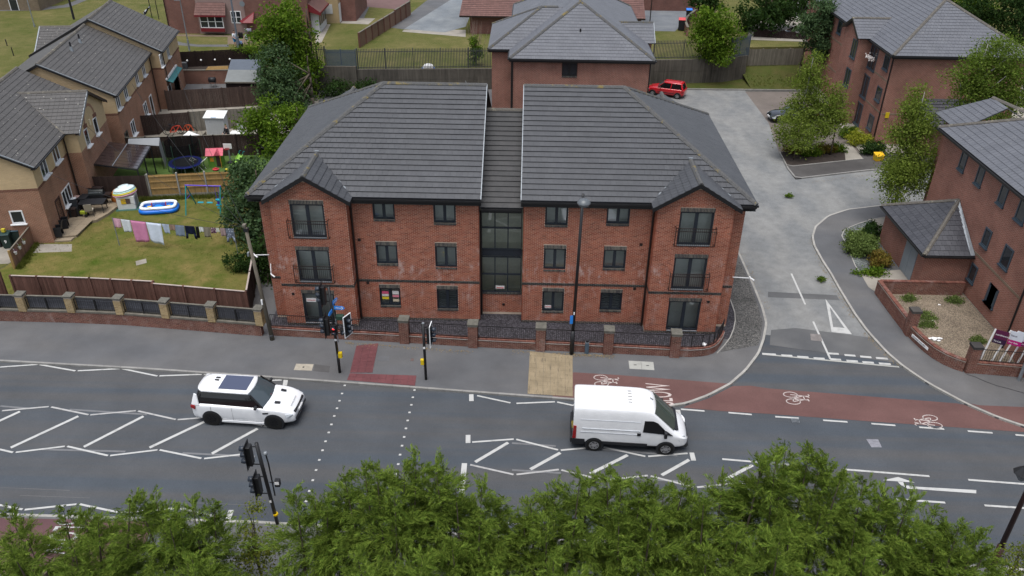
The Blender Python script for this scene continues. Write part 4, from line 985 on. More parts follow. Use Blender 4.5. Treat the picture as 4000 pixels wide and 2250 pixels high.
BOARD ={}
def board_mesh(w,h,t,mat):
    k =('board',w,round(h,3),t,mat.name)
    if k not in BOARD:
        me =MB().bb(-w/2,w/2,-t/2,t/2,0,h).mesh('fence_board');me.materials.append(mat);BOARD[k]=me
    return BOARD[k]
def fence(name,label,a,b,h,mat,bw_=.125,post=None,npost=0,postmat=None,rails=0,railmat=None,cap=None,gravel=None,zb=0.0,gap=.006,group=None,nomax=300,top=None,cat='fence'):
    """close-boarded fence from a to b, each board a piece"""
    a,b =Vector((a[0],a[1],zb)),Vector((b[0],b[1],zb));L =(b-a).length;d =(b-a).normalized();rz =math.atan2(d.y,d.x);q =Vector((d.y,-d.x,0))
    t =thing(name,a,label,cat,group,rz)
    n =max(1,round(L/bw_));w =L/n;me =board_mesh(round(w-gap,4),h-(.25 if gravel else 0),.018,mat);z0 =.25 if gravel else 0
    for i in range(n):
        o =link('fence_board',me,t);o.location =((i+.5)*w,random.uniform(-.006,.006),z0+(top(i/n) if top else 0)-random.uniform(0,.012))
    MB().bb(0,L,.035,.06,z0+.25,z0+.33).bb(0,L,.035,.06,h-.35,h-.27).build('back_rail',railmat or mat,t,world=False)
    for r in range(rails):
        z =h-.12 if r ==0 else (z0+(h-z0)*(.66-.34*(r-1)) if rails >2 else z0+.3)
        MB().bb(0,L,-.06,-.012,z-.04,z+.04).build('rail',railmat or mat,t,world=False)
    if cap:MB().bb(0,L,-.045,.045,h,h+.03).build('capping',cap,t,world=False)
    for i in range(npost+1 if npost else 0):
        MB().bb(L*i/npost-.05,L*i/npost+.05,-.07,.06,0,h+.05).build('fence_post',postmat or mat,t,world=False)
    if gravel:MB().bb(0,L,-.02,.02,0,.25).build('gravel_board',gravel,t,world=False)
    return t
MT['capwhite']=flat('pale_capping_rail',(.34,.28,.25),.7)
FT =[(-36,1.05),(-29.9,.99)],[(-29.3,.95),(-24.7,.86)],[(-24.7,.86),(-20.96,.63)],[(-20.96,.5),(-15.45,-.15)]
for i,((a,b),h) in enumerate(zip(FT,(1.95,1.80,1.80,1.74))):
    fence('timber_fence',['red brown boarded fence at the left edge above the garden wall','red brown boarded fence before the bare lawn, left of its middle post','red brown boarded fence before the lawn, middle stretch','red brown boarded fence stepping down towards the telegraph pole'][i],a,b,h,MT['wood_red'],.12,npost=3,postmat=MT['wood_red'],cap=MT['capwhite'])
fence('timber_fence','boarded fence running back along the right side of the lawn',(-15.45,-.1),(-16.35,4.2),1.74,MT['wood_dark'],.12,npost=2,cap=MT['capwhite'])
fence('timber_fence','dark boarded fence running back under the trees beside the apartment block',(-16.35,4.2),(-17.6,16.2),1.74,MT['wood_dark'],.12,npost=5)
fence('timber_fence','dark brown boarded fence behind the barbecue and pop-up tent',(-31.9,15.0),(-27.45,15.45),1.80,MT['wood_dark'],.115,npost=1,postmat=MT['wood_grey'])
for i,(a,b,l) in enumerate((((-27.3,15.5),(-25.42,15.83),'new orange timber fence panel behind the paddling pool, leftmost of three'),((-25.3,15.86),(-23.5,16.18),'new orange timber fence panel between the pool and the swings'),((-23.38,16.2),(-21.0,16.6),'new orange timber fence panel behind the swing set'))):
    fence('boarded_fence',l,a,b,1.80,MT['wood_orange'],.115,rails=3,railmat=MT['wood_orange'],gravel=MT['conc'],group='orange panels of the garden fence')
for i,(x,y,l) in enumerate(((-27.38,15.48,'concrete fence post where the dark fence meets the orange panels'),(-25.36,15.84,'concrete fence post behind the paddling pool between orange panels'),(-23.44,16.19,'concrete fence post behind the left end of the swing set'))):
    o =MB().bb(-.055,.055,-.06,.06,0,1.9).build('concrete_post',MT['kerbpale'],None);o.location =(x,y,0);tag(o,l,'fence post')
# ================================================================== street furniture
def signal_head(parent,c,yaw,board=True,white=False,n=3,s=1.0,lit=None,name='signal_head'):
    """lamps facing local -Y turned by yaw"""
    c =Vector(c);rot =Matrix.Rotation(yaw,4,'Z');T =Matrix.Translation(c) @ rot
    f =lambda p:T @ Vector(p)
    h =.31*n*s
    b =MB();b.bb(-.15*s,.15*s,-.02,.20*s,-h/2,h/2);b.v =[f(p) for p in b.v];o =b.build(name,MT['black'],parent,bev=.012)
    if board:
        k =MB();k.bb(-.27*s,.27*s,.01,.03,-h/2-.13,h/2+.13);k.v =[f(p) for p in k.v];k.build('backing_board',MT['black'],o)
        if white:
            k =MB();w =.035
            for x0,x1,z0,z1 in ((-.29,.29,-h/2-.15,-h/2-.15+w),(-.29,.29,h/2+.15-w,h/2+.15),(-.29,-.29+w,-h/2-.15+w,h/2+.15-w),(.29-w,.29,-h/2-.15+w,h/2+.15-w)):k.bb(x0,x1,-.004,.036,z0,z1)
            k.v =[f(p) for p in k.v];k.build('white_border',MT['white'],o)
    for i in range(n):
        z =h/2-(i+.5)*.31*s;r =.115*s;m =14;V =[];F =[]
        for j in range(m+1):
            a =-.35+(math.pi+.70)*j/m;x,zz =r*math.cos(a),r*math.sin(a);d =.22*s if math.sin(a) >-.2 else .10*s
            V += [f((x,-.02,z+zz)),f((x*1.02,-.02-d,z+zz*1.02-.01))]
        F =[(2*j,2*j+2,2*j+3,2*j+1) for j in range(m)]
        vm =MB();vm.add(V,F);v =vm.build('visor',MT['bluegrey'],o,fix=False,smooth=True);md =v.modifiers.new('s','SOLIDIFY');md.thickness =.008
        lm =MB();lm.add([f((r*.9*math.cos(2*math.pi*j/14),-.024,z+r*.9*math.sin(2*math.pi*j/14))) for j in range(14)],[tuple(range(14))])
        lm.build('lens',lit if (lit and i ==0) else MT['blackplastic'],o,fix=False)
    return o
def arms(parent,p,q,zs):
    m =MB()
    for z in zs:m.bar((p[0],p[1],z),(q[0],q[1],z),.035)
    m.build('bracket',MT['black'],parent)
LITRED =emit('lit_red_man',(1,.02,.02),3.0)
TLG ='signals of the pelican crossing'
x,y =-9.36,-5.08
t =thing('traffic_light',(x,y,0),'tall black signal pole with blue direction fingers and lit red man on the far footway','traffic light',TLG)
MB().cyl((x,y,0),(x,y,1.2),.075,n=14).build('pole_base',MT['black'],t,smooth=True);MB().cyl((x,y,1.2),(x-.05,y,5.15),.068,n=14).build('pole',MT['black'],t,smooth=True)
signal_head(t,(-9.80,y-.05,4.72),R(-90),s=1.05);arms(t,(-9.66,y),(x,y),(5.10,4.32))
signal_head(t,(-9.78,y-.12,2.95),R(-90),s=1.05);arms(t,(-9.64,y),(x,y),(3.40,2.50))
signal_head(t,(-8.66,y-.05,2.95),R(62),white=True,s=1.0);arms(t,(-8.80,y),(x,y),(3.35,2.45))
signal_head(t,(x+.0,y-.16,2.72),0,board=False,n=2,s=.95,lit=LITRED,name='pedestrian_head')
signal_head(t,(x+.46,y-.10,2.58),R(20),board=False,n=1,s=1.0,name='small_head')
MB().bb(x+.12,x+.50,y-.02,y+.22,3.22,3.46).build('detector_box',MT['greenmetal'],t,bev=.01)
MB().bb(x+.10,x+.14,y-.05,y-.01,1.9,3.3).build('conduit',MT['galv'],t)
BLUE =flat('blue_sign',(.02,.20,.62),.4);SW =flat('sign_white',(.75,.75,.75),.5)
def finger(yaw,z,L=.62):
    T =Matrix.Translation((x+.02,y-.02,z)) @ Matrix.Rotation(yaw,4,'Z');m =MB()
    m.slab([(.08,0,-.10),(L-.10,0,-.10),(L,0,0),(L-.10,0,.10),(.08,0,.10)],(0,1,0),.02);m.v =[T @ Vector(p) for p in m.v];f =m.build('direction_finger',BLUE,t)
    k =MB();k.slab([(L-.20,-.004,-.07),(L-.15,-.004,-.07),(L-.075,-.004,0),(L-.15,-.004,.07),(L-.20,-.004,.07),(L-.125,-.004,0)],(0,1,0),.002);k.v =[T @ Vector(p) for p in k.v];k.build('chevron',SW,f)
    for i in range(5):
        k =MB();k.bb(.16+i*.055,.20+i*.055,-.005,-.003,-.02,.02);k.v =[T @ Vector(p) for p in k.v];k.build('lettering',SW,f)
finger(R(-4),3.97);finger(R(75),4.15);finger(R(-100),3.85,.55)
YEL =flat('yellow_plastic',(.62,.44,.01),.45)
MB().bb(x+.05,x+.24,y-.12,y+.06,.98,1.30).build('push_button_box',YEL,t,bev=.02);MB().bb(x-.055,x+.055,y-.085,y-.07,2.02,2.14).build('number_label',SW,t)
x,y =-4.86,-5.50
t =thing('traffic_light',(x,y,0),'shorter black signal pole with one head beside the red tactile paving','traffic light',TLG)
MB().cyl((x,y,0),(x,y,3.42),.07,n=14).build('pole',MT['black'],t,smooth=True);MB().cyl((x,y,3.42),(x,y,3.45),.066,n=14).build('pole_cap',MT['galv'],t)
signal_head(t,(-4.48,y-.02,2.78),R(85),white=True,s=1.02);arms(t,(-4.6,y),(x,y),(3.2,2.35))
MB().bb(x-.22,x-.05,y-.10,y+.06,.96,1.28).build('push_button_box',YEL,t,bev=.02);MB().bb(x-.05,x+.05,y-.085,y-.066,1.95,2.06).build('number_label',SW,t)
x,y =-9.83,-15.35
t =thing('traffic_light',(x,y,0),'near black signal pole with two stacked heads rising from the conifers','traffic light',TLG)
MB().cyl((x,y,0),(x-.22,y,4.32),.075,n=14).build('pole',MT['black'],t,smooth=True)
signal_head(t,(-10.50,y,3.72),R(-90),s=1.0);arms(t,(-10.40,y),(x-.2,y),(4.15,3.25))
signal_head(t,(-10.40,y,2.15),R(-90),s=1.0);arms(t,(-10.28,y),(x-.1,y),(2.6,1.7))
MB().tube([(x+.12,y,1.6),(x+.10,y,3.3),(x+.06,y,3.75)],.03,8).build('camera_stalk',MT['black'],t);MB().sphere((x+.06,y,3.82),.09).build('detector',MT['galv'],t,smooth=True)
MB().bb(x+.22,x+.42,y-.1,y+.1,2.15,2.45).build('detector_box',MT['black'],t,bev=.01);MB().bar((x,y,2.3),(x+.3,y,2.3),.03).build('bracket',MT['black'],t)
MB().bb(x+.235,x+.405,y-.108,y-.101,2.28,2.42).build('number_label',SW,t);MB().bb(x-.115,x-.035,y-.095,y-.08,1.28,1.38).build('number_label',SW,t)
MB().cyl((x,y,.52),(x,y,.60),.10,n=14).build('yellow_tape',emit('tape',(.7,.45,.0),0),t)

x,y =2.67,-2.98
t =thing('street_lamp',(x,y,0),'tall slim black street lamp standing in front of the apartment block','street lamp')
MB().cyl((x,y,0),(x,y,1.5),.115,n=14).build('pole_base',MT['black'],t,smooth=True);MB().cyl((x,y,1.5),(x+.10,y,9.35),.085,.07,n=14).build('pole',MT['black'],t,smooth=True)
MB().tube([(x+.10,y,9.2),(x+.10,y-.3,9.38),(x+.10,y-.62,9.40)],.035,10).build('bracket_arm',MT['black'],t,smooth=True)
MB().lathe((x+.10,y-.75,9.08),[(.06,.36),(.20,.33),(.32,.18),(.33,.14)],18).build('lamp_hood',flat('lamp_hood_grey',(.09,.10,.11),.35),t,smooth=True)
MB().lathe((x+.10,y-.75,9.08),[(.30,.14),(.27,.04),(.12,-.04)],18).build('lamp_bowl',m_glass('lamp_bowl_glass',(.10,.11,.12),.1),t,smooth=True)
MB().bb(x-.20,x-.04,y-.12,y-.10,2.0,2.50).build('blue_sign',BLUE,t);MB().bb(x-.03,x+.03,y-.112,y-.095,2.55,2.72).build('number_label',SW,t)
x,y =18.43,-16.75
t =thing('street_lamp',(x,y,0),'dark red lamp column at the lower right corner beside the conifers','street lamp')
MAR =flat('maroon_paint',(.035,.012,.010),.4)
MB().cyl((x,y,0),(x,y,1.3),.14,n=16).build('pole_base',MAR,t,smooth=True);MB().cyl((x,y,1.3),(x,y,8.6),.10,.06,n=16).build('pole',MAR,t,smooth=True)
MB().bar((x,y,4.35),(x+.35,y+.95,4.45),.05).build('bracket_arm',MT['black'],t)
MB().lathe((x+.40,y+.98,4.12),[(.36,.0),(.34,.03),(.10,.30),(.05,.40)],8).build('lamp_hood',MT['black'],t);MB().lathe((x+.40,y+.98,4.10),[(.10,-.30),(.30,.0)],8).build('lamp_bowl',m_glass('lamp_bowl_glass2',(.10,.11,.12),.1),t)
x,y =3.47,-2.92
t =thing('marker_post',(x,y,0),'short blue grey marker post against the boundary wall beside the lamp','bollard')
MB().bb(x-.10,x+.10,y-.06,y+.06,0,.70).build('post',flat('blue_grey_post',(.065,.095,.125),.5),t,bev=.01);MB().bb(x-.105,x+.105,y-.065,y+.065,.70,.74).build('band',MT['galv'],t);MB().bb(x-.08,x+.08,y-.05,y+.05,.74,.86).build('top_block',MT['blackplastic'],t,bev=.01)

t =thing('telegraph_pole',(-13.62,-2.28,0),'leaning weathered wooden telegraph pole at the end of the brick wall','pole')
tp =Vector((-14.25,-1.7,6.55))
MB().cyl((-13.62,-2.28,0),tp,.115,.085,n=12).build('pole',MT['wood_pole'],t,smooth=True);MB().cyl((-13.64,-2.26,0),(-13.65,-2.25,.35),.122,.120,n=12).build('tar_foot',MT['blackplastic'],t,smooth=True)
MB().bb(-14.34,-14.12,-1.82,-1.60,6.35,6.5).build('top_box',MT['blackplastic'],t);MB().bb(-14.30,-14.22,-1.98,-1.80,5.0,5.2).build('label_plate',MT['galv'],t);MB().bb(-13.92,-13.84,-2.22,-2.13,2.2,2.5).build('label_plate',SW,t)
MB().bb(-14.36,-14.20,-1.86,-1.62,6.62,6.74).build('pole_cap',MT['wood_grey'],t)
def cable(a,b,sag,label,r=.012):
    a,b =Vector(a),Vector(b);n =14
    P =[a.lerp(b,i/n)-Vector((0,0,sag*4*(i/n)*(1-i/n))) for i in range(n+1)]
    tag(MB().tube(P,r,4).build('overhead_wire',MT['blackplastic'],None),label,'wire')
for i,(b,s,l) in enumerate((((-31.2,9.6,4.6),.55,'thin telephone wire from the leaning pole to the nearest house'),((-31.5,16.8,4.9),.6,'thin telephone wire from the leaning pole over the washing line to the arched gable'),((-32.6,27.0,4.9),.7,'thin telephone wire from the pole over the trampoline garden'),((-33.4,37.0,4.9),.7,'thin telephone wire from the pole towards the farthest terrace house'))):
    cable(tp,b,s,l)

def cctv(a,b,cam_,label):
    t =thing('security_camera',a,label,'camera');a,b =Vector(a),Vector(b)
    MB().bar(a,b,.035).build('arm',SW,t);c =Vector(cam_);MB().cyl(c,c+Vector((.22,-.14,-.09)),.04,n=10).build('camera_body',SW,t);MB().sphere(c+Vector((0,0,.03)),.045).build('mount',SW,t);MB().bar(b if (b-c).length <.5 else a,c,.03).build('stalk',SW,t)
cctv((-13.85,-.02,4.05),(-14.75,-.10,4.05),(-14.65,-.12,4.10),'white camera on a long arm high on the left corner of the block')
cctv((-13.85,-.02,3.50),(-13.82,-.25,3.15),(-13.82,-.28,2.98),'white bullet camera low on the left corner of the block')
cctv((11.40,-.02,3.25),(12.40,-.10,3.25),(12.30,-.12,3.30),'white camera on a long arm at the right corner of the block')
o =MB().lathe((9.72,-2.70,.55),[(.05,0),(.12,.02),(.13,.10),(.04,.13)],8).build('plastic_bottle_bag',SW,None);tag(o,'crumpled white carrier bag caught in the railings by the curved wall','litter')
# ================================================================== vehicles (nose towards local +X, origin on the road under mid wheelbase)
def paint_mat(name,c,rough=.25,coat=.8):return flat(name,c,rough,.5,0,coat)
WP =paint_mat('white_car_paint',(.70,.71,.73));RP =paint_mat('red_car_paint',(.42,.008,.014));BP =paint_mat('black_car_paint',(.008,.009,.013),.15);GP =paint_mat('dark_grey_car_paint',(.035,.030,.034),.2)
TY =flat('tyre_rubber',(.012,.012,.012),.8,.2);RIMB =flat('black_alloy',(.010,.010,.011),.35,.5);RIMS =flat('silver_alloy',(.42,.42,.43),.35,.5,.6);HEADL =m_glass('headlamp_glass',(.42,.45,.48),.08);REDL =m_glass('red_lamp',(.25,.008,.01),.1)
PLY =flat('yellow_plate',(.62,.45,.02),.5)
def loft(parent,name,secs,mat,lev=2,crease=None):
    """secs: (x, [(y,z) from bottom centre out and up to top centre])"""
    m =MB();n =len(secs[0][1]);ring =2*n-2
    for x,pr in secs:
        half =[(y,z) for y,z in pr];full =half+[(-y,z) for y,z in half[-2:0:-1]]
        m.v += [(x,y,z) for y,z in full]
    for k in range(len(secs)-1):
        for j in range(ring):m.f.append((k*ring+j,k*ring+(j+1) % ring,(k+1)*ring+(j+1) % ring,(k+1)*ring+j))
    m.f.append(tuple(range(ring-1,-1,-1)));m.f.append(tuple((len(secs)-1)*ring+j for j in range(ring)))
    o =m.build(name,mat,parent,smooth=True,world=False)
    if lev:s =o.modifiers.new('sub','SUBSURF');s.levels =lev;s.render_levels =lev
    return o
def wheel(parent,x,y,r,w,rim,spokes=5,side=1):
    t =MB();prof =[(r*.62,-w/2),(r*.93,-w/2),(r,-w/2+.04),(r,w/2-.04),(r*.93,w/2),(r*.62,w/2)];n =28
    for rr,yy in prof:t.v += [(x+rr*math.cos(2*math.pi*i/n),y+yy,r+rr*math.sin(2*math.pi*i/n)) for i in range(n)]
    t.f =[(j*n+i,j*n+(i+1) % n,(j+1)*n+(i+1) % n,(j+1)*n+i) for j in range(5) for i in range(n)]
    o =t.build('wheel',TY,parent,smooth=False,world=False)
    m =MB();m.cyl((x,y+side*(w/2-.05),r),(x,y+side*(w/2-.03),r),r*.62,n=28);m.build('hub_disc',MT['blackplastic'],o,world=False)
    m =MB();yo =y+side*(w/2-.015);m.cyl((x,yo-.02*side,r),(x,yo+.008*side,r),r*.15,n=12)
    for i in range(spokes):
        a =2*math.pi*i/spokes+.3;d =Vector((math.cos(a),0,math.sin(a)));q =Vector((-math.sin(a),0,math.cos(a)))
        for s in (-.05,.05):c0 =Vector((x,yo,r))+d*r*.12+q*s*r;c1 =Vector((x,yo,r))+d*r*.60+q*s*r*2.0;m.bar(c0,c1,.035,.025)
    for i in range(28):
        a,b =2*math.pi*i/28,2*math.pi*(i+1)/28;m.bar((x+r*.60*math.cos(a),yo,r+r*.60*math.sin(a)),(x+r*.60*math.cos(b),yo,r+r*.60*math.sin(b)),.025,.03)
    m.build('rim',rim,o,world=False)
def arch(parent,x,yface,r,side,d=.45):
    m =MB();m.cyl((x,yface-side*d,r*.98),(x,yface+side*.035,r*.98),r*1.17,n=28);m.v =[(a,b,max(c,.10)) for a,b,c in m.v];m.build('wheel_arch',MT['blackplastic'],parent,world=False)
def patch(parent,name,pts,mat,t=.012):
    """thin panel following four or more corner points (any shape), thickened outwards"""
    P =[Vector(p) for p in pts];n =(P[1]-P[0]).cross(P[2]-P[0]).normalized();m =MB();m.slab([p-n*t/2 for p in P],n,t);return m.build(name,mat,parent,world=False)
def ringpts(x0,x1,w0,w1,bow0,bow1,z,n=6):
    """plan outline: tail at x0 (half width w0), nose at x1 (w1), ends bowed"""
    P =[]
    for i in range(n+1):s =-1+2*i/n;P.append((x1-bow1*s*s,s*w1,z))
    for i in range(13):s =math.sin(math.pi/2*(1-i/6));P.append((x0+bow0*s**4,s*w0*(1-.06*s**4),z))
    return P
def car(root,L,W,H,wb,paint,belt,glass,roof,nose,wr=.33,ww=.22,rim=RIMS,spokes=5,front_pillars=True,tailx=None,screenmat=None,roofmat=None,over_f=.85,rb=.10):
    hw =W/2;xf =wb/2+over_f;xr =xf-L;zb =.22
    def sec(x,w,z0,zbelt,ztop,tuck=.93):return (x,[(0,z0),(w*.82,z0),(w*.98,z0+.10),(w,(z0+zbelt)/2),(w*.985,zbelt-.06),(w*tuck,zbelt),(w*.5,ztop),(0,ztop+.01)])
    st =[sec(xr,hw*.78,.38,belt-.22,belt-.18),sec(xr+.05,hw*.90,.28,belt-.05,belt-.02),sec(xr+.30,hw*.98,zb,belt,belt+.02),sec(-wb/2,hw,zb,belt,belt+.02),sec(0,hw,zb,belt-.02,belt),sec(nose[0][0]-.25,hw,zb,belt-.03,nose[0][1])]
    for x,z in nose[1:-1]:st.append(sec(x,hw*(1-.10*((x-nose[0][0])/(xf-nose[0][0]))**2),zb,min(belt-.03,z-.05),z))
    x,z =nose[-1];st += [sec(x,hw*.88,.26,z-.07,z),sec(xf-.02,hw*.80,.30,z-.20,z-.16),sec(xf,hw*.70,.36,z-.28,z-.24)]
    loft(root,'body',st,paint)

    (gx0,gx1,gw),(rx0,rx1,rw)=glass,roof
    bot =ringpts(gx0,gx1,gw*.94,gw*.93,rb,.22,belt-.04);mid =ringpts(gx0*.55+rx0*.45,gx1*.55+rx1*.45,(gw*.94*.55+rw*.92*.45),(gw*.93*.55+rw*.9*.45)*1.01,rb,.20,belt+(H-belt)*.45);top =ringpts(rx0,rx1,rw*.92,rw*.90,rb,.12,H-.09)
    m =MB();n =len(bot);m.add(bot+mid+top,[(k*n+i,k*n+(i+1) % n,(k+1)*n+(i+1) % n,(k+1)*n+i) for k in range(2) for i in range(n)]);m.build('side_glass',MT['carglass'],root,smooth=False,world=False)

    m =MB();V =[];F =[]
    for k,ring in enumerate((bot,mid,top)):V += [Vector(ring[i])+Vector((.012,0,.010)) for i in range(7)]
    F =[(k*7+i,k*7+i+1,(k+1)*7+i+1,(k+1)*7+i) for k in range(2) for i in range(6)]
    m.add(V,F);m.build('windscreen',screenmat or MT['screen'],root,fix=False,smooth=True,world=False)
    r0 =ringpts(rx0-.06,rx1+.05,rw*.97,rw*.95,rb,.12,H-.10);r1 =ringpts(rx0-.05,rx1+.03,rw*.94,rw*.92,rb,.12,H-.04);r2 =ringpts(rx0+.15,rx1-.12,rw*.72,rw*.70,rb,.10,H)
    m =MB();m.add(r0+r1+r2,[(k*n+i,k*n+(i+1) % n,(k+1)*n+(i+1) % n,(k+1)*n+i) for k in range(2) for i in range(n)]+[tuple(range(2*n,3*n)),tuple(range(n-1,-1,-1))]);m.build('roof',roofmat or paint,root,smooth=True,world=False)
    for s in (-1,1):
        if front_pillars:
            P =MB();P.bar((gx1-.14,s*gw*.93,belt),(rx1-.02,s*rw*.93,H-.08),.06,.05);P.bar((gx0+.10,s*gw*.92,belt),(rx0+.04,s*rw*.92,H-.08),.16,.05);c =(gx0+gx1)/2-.10;P.bar((c,s*gw*.955,belt),(c-.05,s*rw*.93,H-.08),.07,.04);P.build('pillar',paint,root,world=False)
        for xx in (-wb/2,wb/2):arch(root,xx,s*hw*.985,wr,s);wheel(root,xx,s*(hw-ww/2+.035),wr,ww,rim,spokes,s)
        patch(root,'headlamp',[(xf-.42,s*hw*.92,nose[-1][1]-.10),(xf-.10,s*hw*.76,nose[-1][1]-.16),(xf-.10,s*hw*.74,nose[-1][1]-.28),(xf-.36,s*hw*.95,nose[-1][1]-.24)],HEADL,.10)
        patch(root,'tail_lamp',[(xr+.04,s*hw*.88,belt-.10),(xr+.28,s*hw*.985,belt-.06),(xr+.26,s*hw*.985,belt-.26),(xr+.03,s*hw*.88,belt-.24)],REDL,.06)
        mm =MB();mm.box((gx1-.45,s*(gw+.10),belt+.10),(.12,.20,.14));mm.build('door_mirror',MT['blackplastic'],root,bev=.03,world=False)
        dl =MB();
        for xx in (gx0+.95,gx0+1.95 if gx1-gx0 >2.6 else gx0+1.7):dl.bar((xx,s*hw*1.003,.38),(xx-.02,s*hw*.985,belt-.06),.010,.006)
        dl.build('door_seam',MT['blackplastic'],root,world=False)
    return xf,xr,hw
# ---- white SUV
suv =thing('suv_car',(-12.96,-8.36,RD),'white four-by-four with black glass roof panel driving right on the left carriageway','car',None,R(-3.4))
xf,xr,hw =car(suv,4.95,2.02,1.82,2.98,WP,1.17,(-2.40,1.20,.99),(-2.16,.40,.76),[(1.0,1.20),(1.45,1.17),(1.9,1.09),(2.25,.96)],wr=.40,ww=.28,rim=RIMB,spokes=9,front_pillars=False,over_f=.97,rb=.32)
patch(suv,'glass_roof',[(-1.15,-.52,1.836),(.20,-.52,1.836),(.20,.52,1.836),(-1.15,.52,1.836)],m_glass('blue_roof_glass',(.055,.065,.11),.05),.012)
for s in (-1,1):
    m =MB();m.bar((1.02,s*.90,1.10),(.42,s*.74,1.74),.07,.05);m.build('pillar',MT['black'],suv,world=False)
    patch(suv,'rear_quarter',[(-2.40,s*.88,1.12),(-2.02,s*.965,1.14),(-2.12,s*.80,1.62),(-2.26,s*.74,1.64)][::s],WP,.05);patch(suv,'bonnet_vent',[(1.45,s*.55,1.195),(1.70,s*.52,1.165),(1.70,s*.38,1.175),(1.45,s*.40,1.20)],MT['blackplastic'],.02);patch(suv,'side_vent',[(1.00,s*1.005,.92),(1.28,s*1.0,.96),(1.25,s*1.005,.88),(1.00,s*1.01,.86)],MT['blackplastic'],.02)
    MB().bar((-1.2,s*1.0,.30),(1.0,s*1.0,.30),.05,.10).build('sill_trim',WP,suv,world=False)
m =MB();m.bar((2.40,-.62,.80),(2.40,.62,.80),.10,.09);m.build('grille',MT['black'],suv,world=False);m =MB();m.bar((2.46,-.72,.50),(2.46,.72,.50),.06,.10);m.build('lower_intake',MT['blackplastic'],suv,world=False)
m =MB();m.bb(2.44,2.50,-.26,.26,.60,.70);m.build('number_plate',SW,suv,world=False)
text_mb('RANGE ROVER',.10,(2.24,-.48,1.02),(0,1,0),(-.92,0,.38),1.15,.9).build('bonnet_lettering',MT['blackplastic'],suv,world=False,fix=False)
for yy in (.12,.30):MB().bar((-1.55,yy,1.83),(-1.35,yy-.02,1.85),.07,.06).build('roof_aerial',MT['black'],suv,world=False)
# ---- white panel van
van =thing('panel_van',(5.05,-9.48,RD),'white high-roof panel van with black bumpers driving right','van',None,R(-3.0))
def vs_(x,w,z0,z1,zt,wt,ws):
    zt =zt if zt <1.4 else 1.4+(zt-1.4)*.94;return (x,[(0,z0),(w*.94,z0),(w,z0+.12),(w*1.01,.95),(w*.99,z1),(wt,zt-.10),(ws,zt),(0,zt+.03)])
st =[vs_(-2.62,.99,.42,1.55,2.36,.86,.70),vs_(-2.60,1.0,.40,1.6,2.42,.90,.76),vs_(-2.5,1.015,.38,1.6,2.46,.91,.78),vs_(-2.3,1.02,.36,1.6,2.47,.91,.78),vs_(-1.2,1.02,.36,1.6,2.48,.92,.78),vs_(0,1.02,.36,1.6,2.48,.92,.78),vs_(.55,1.02,.36,1.6,2.46,.91,.76),vs_(.85,1.02,.36,1.55,2.38,.89,.72),vs_(1.05,1.02,.36,1.45,2.24,.87,.70),vs_(1.55,1.01,.36,1.22,1.74,.86,.70),vs_(1.98,.98,.36,1.10,1.32,.84,.66),vs_(2.25,.94,.36,.98,1.17,.80,.60),vs_(2.48,.84,.36,.82,.98,.70,.5),vs_(2.58,.72,.38,.68,.80,.60,.4),vs_(2.62,.62,.42,.56,.66,.5,.3)]
loft(van,'body',st,WP,2)
def vtop(x):
    for a,b in zip(st,st[1:]):
        if a[0] <= x <= b[0]:f =(x-a[0])/(b[0]-a[0]);return a[1][6][1]*(1-f)+b[1][6][1]*f
m =MB();V =[];nx,ny =5,6
for i in range(nx+1):
    x =1.02+i*(1.96-1.02)/nx;zt =vtop(x)
    for j in range(ny+1):
        s =-1+2*j/ny;w =.80+.05*i/nx;V.append((x+.06-.10*s*s,s*w,zt+.045-.06*s*s+(.03 if abs(s) <.9 else 0)))
m.add(V,[(i*(ny+1)+j,i*(ny+1)+j+1,(i+1)*(ny+1)+j+1,(i+1)*(ny+1)+j) for i in range(nx) for j in range(ny)]);m.build('windscreen',m_glass('green_screen_glass',(.045,.058,.050),.04),van,smooth=True,fix=False,world=False)
patch(van,'scuttle',[(1.95,-.80,1.345),(2.12,-.74,1.27),(2.12,.74,1.27),(1.95,.80,1.345)],MT['blackplastic'],.05)
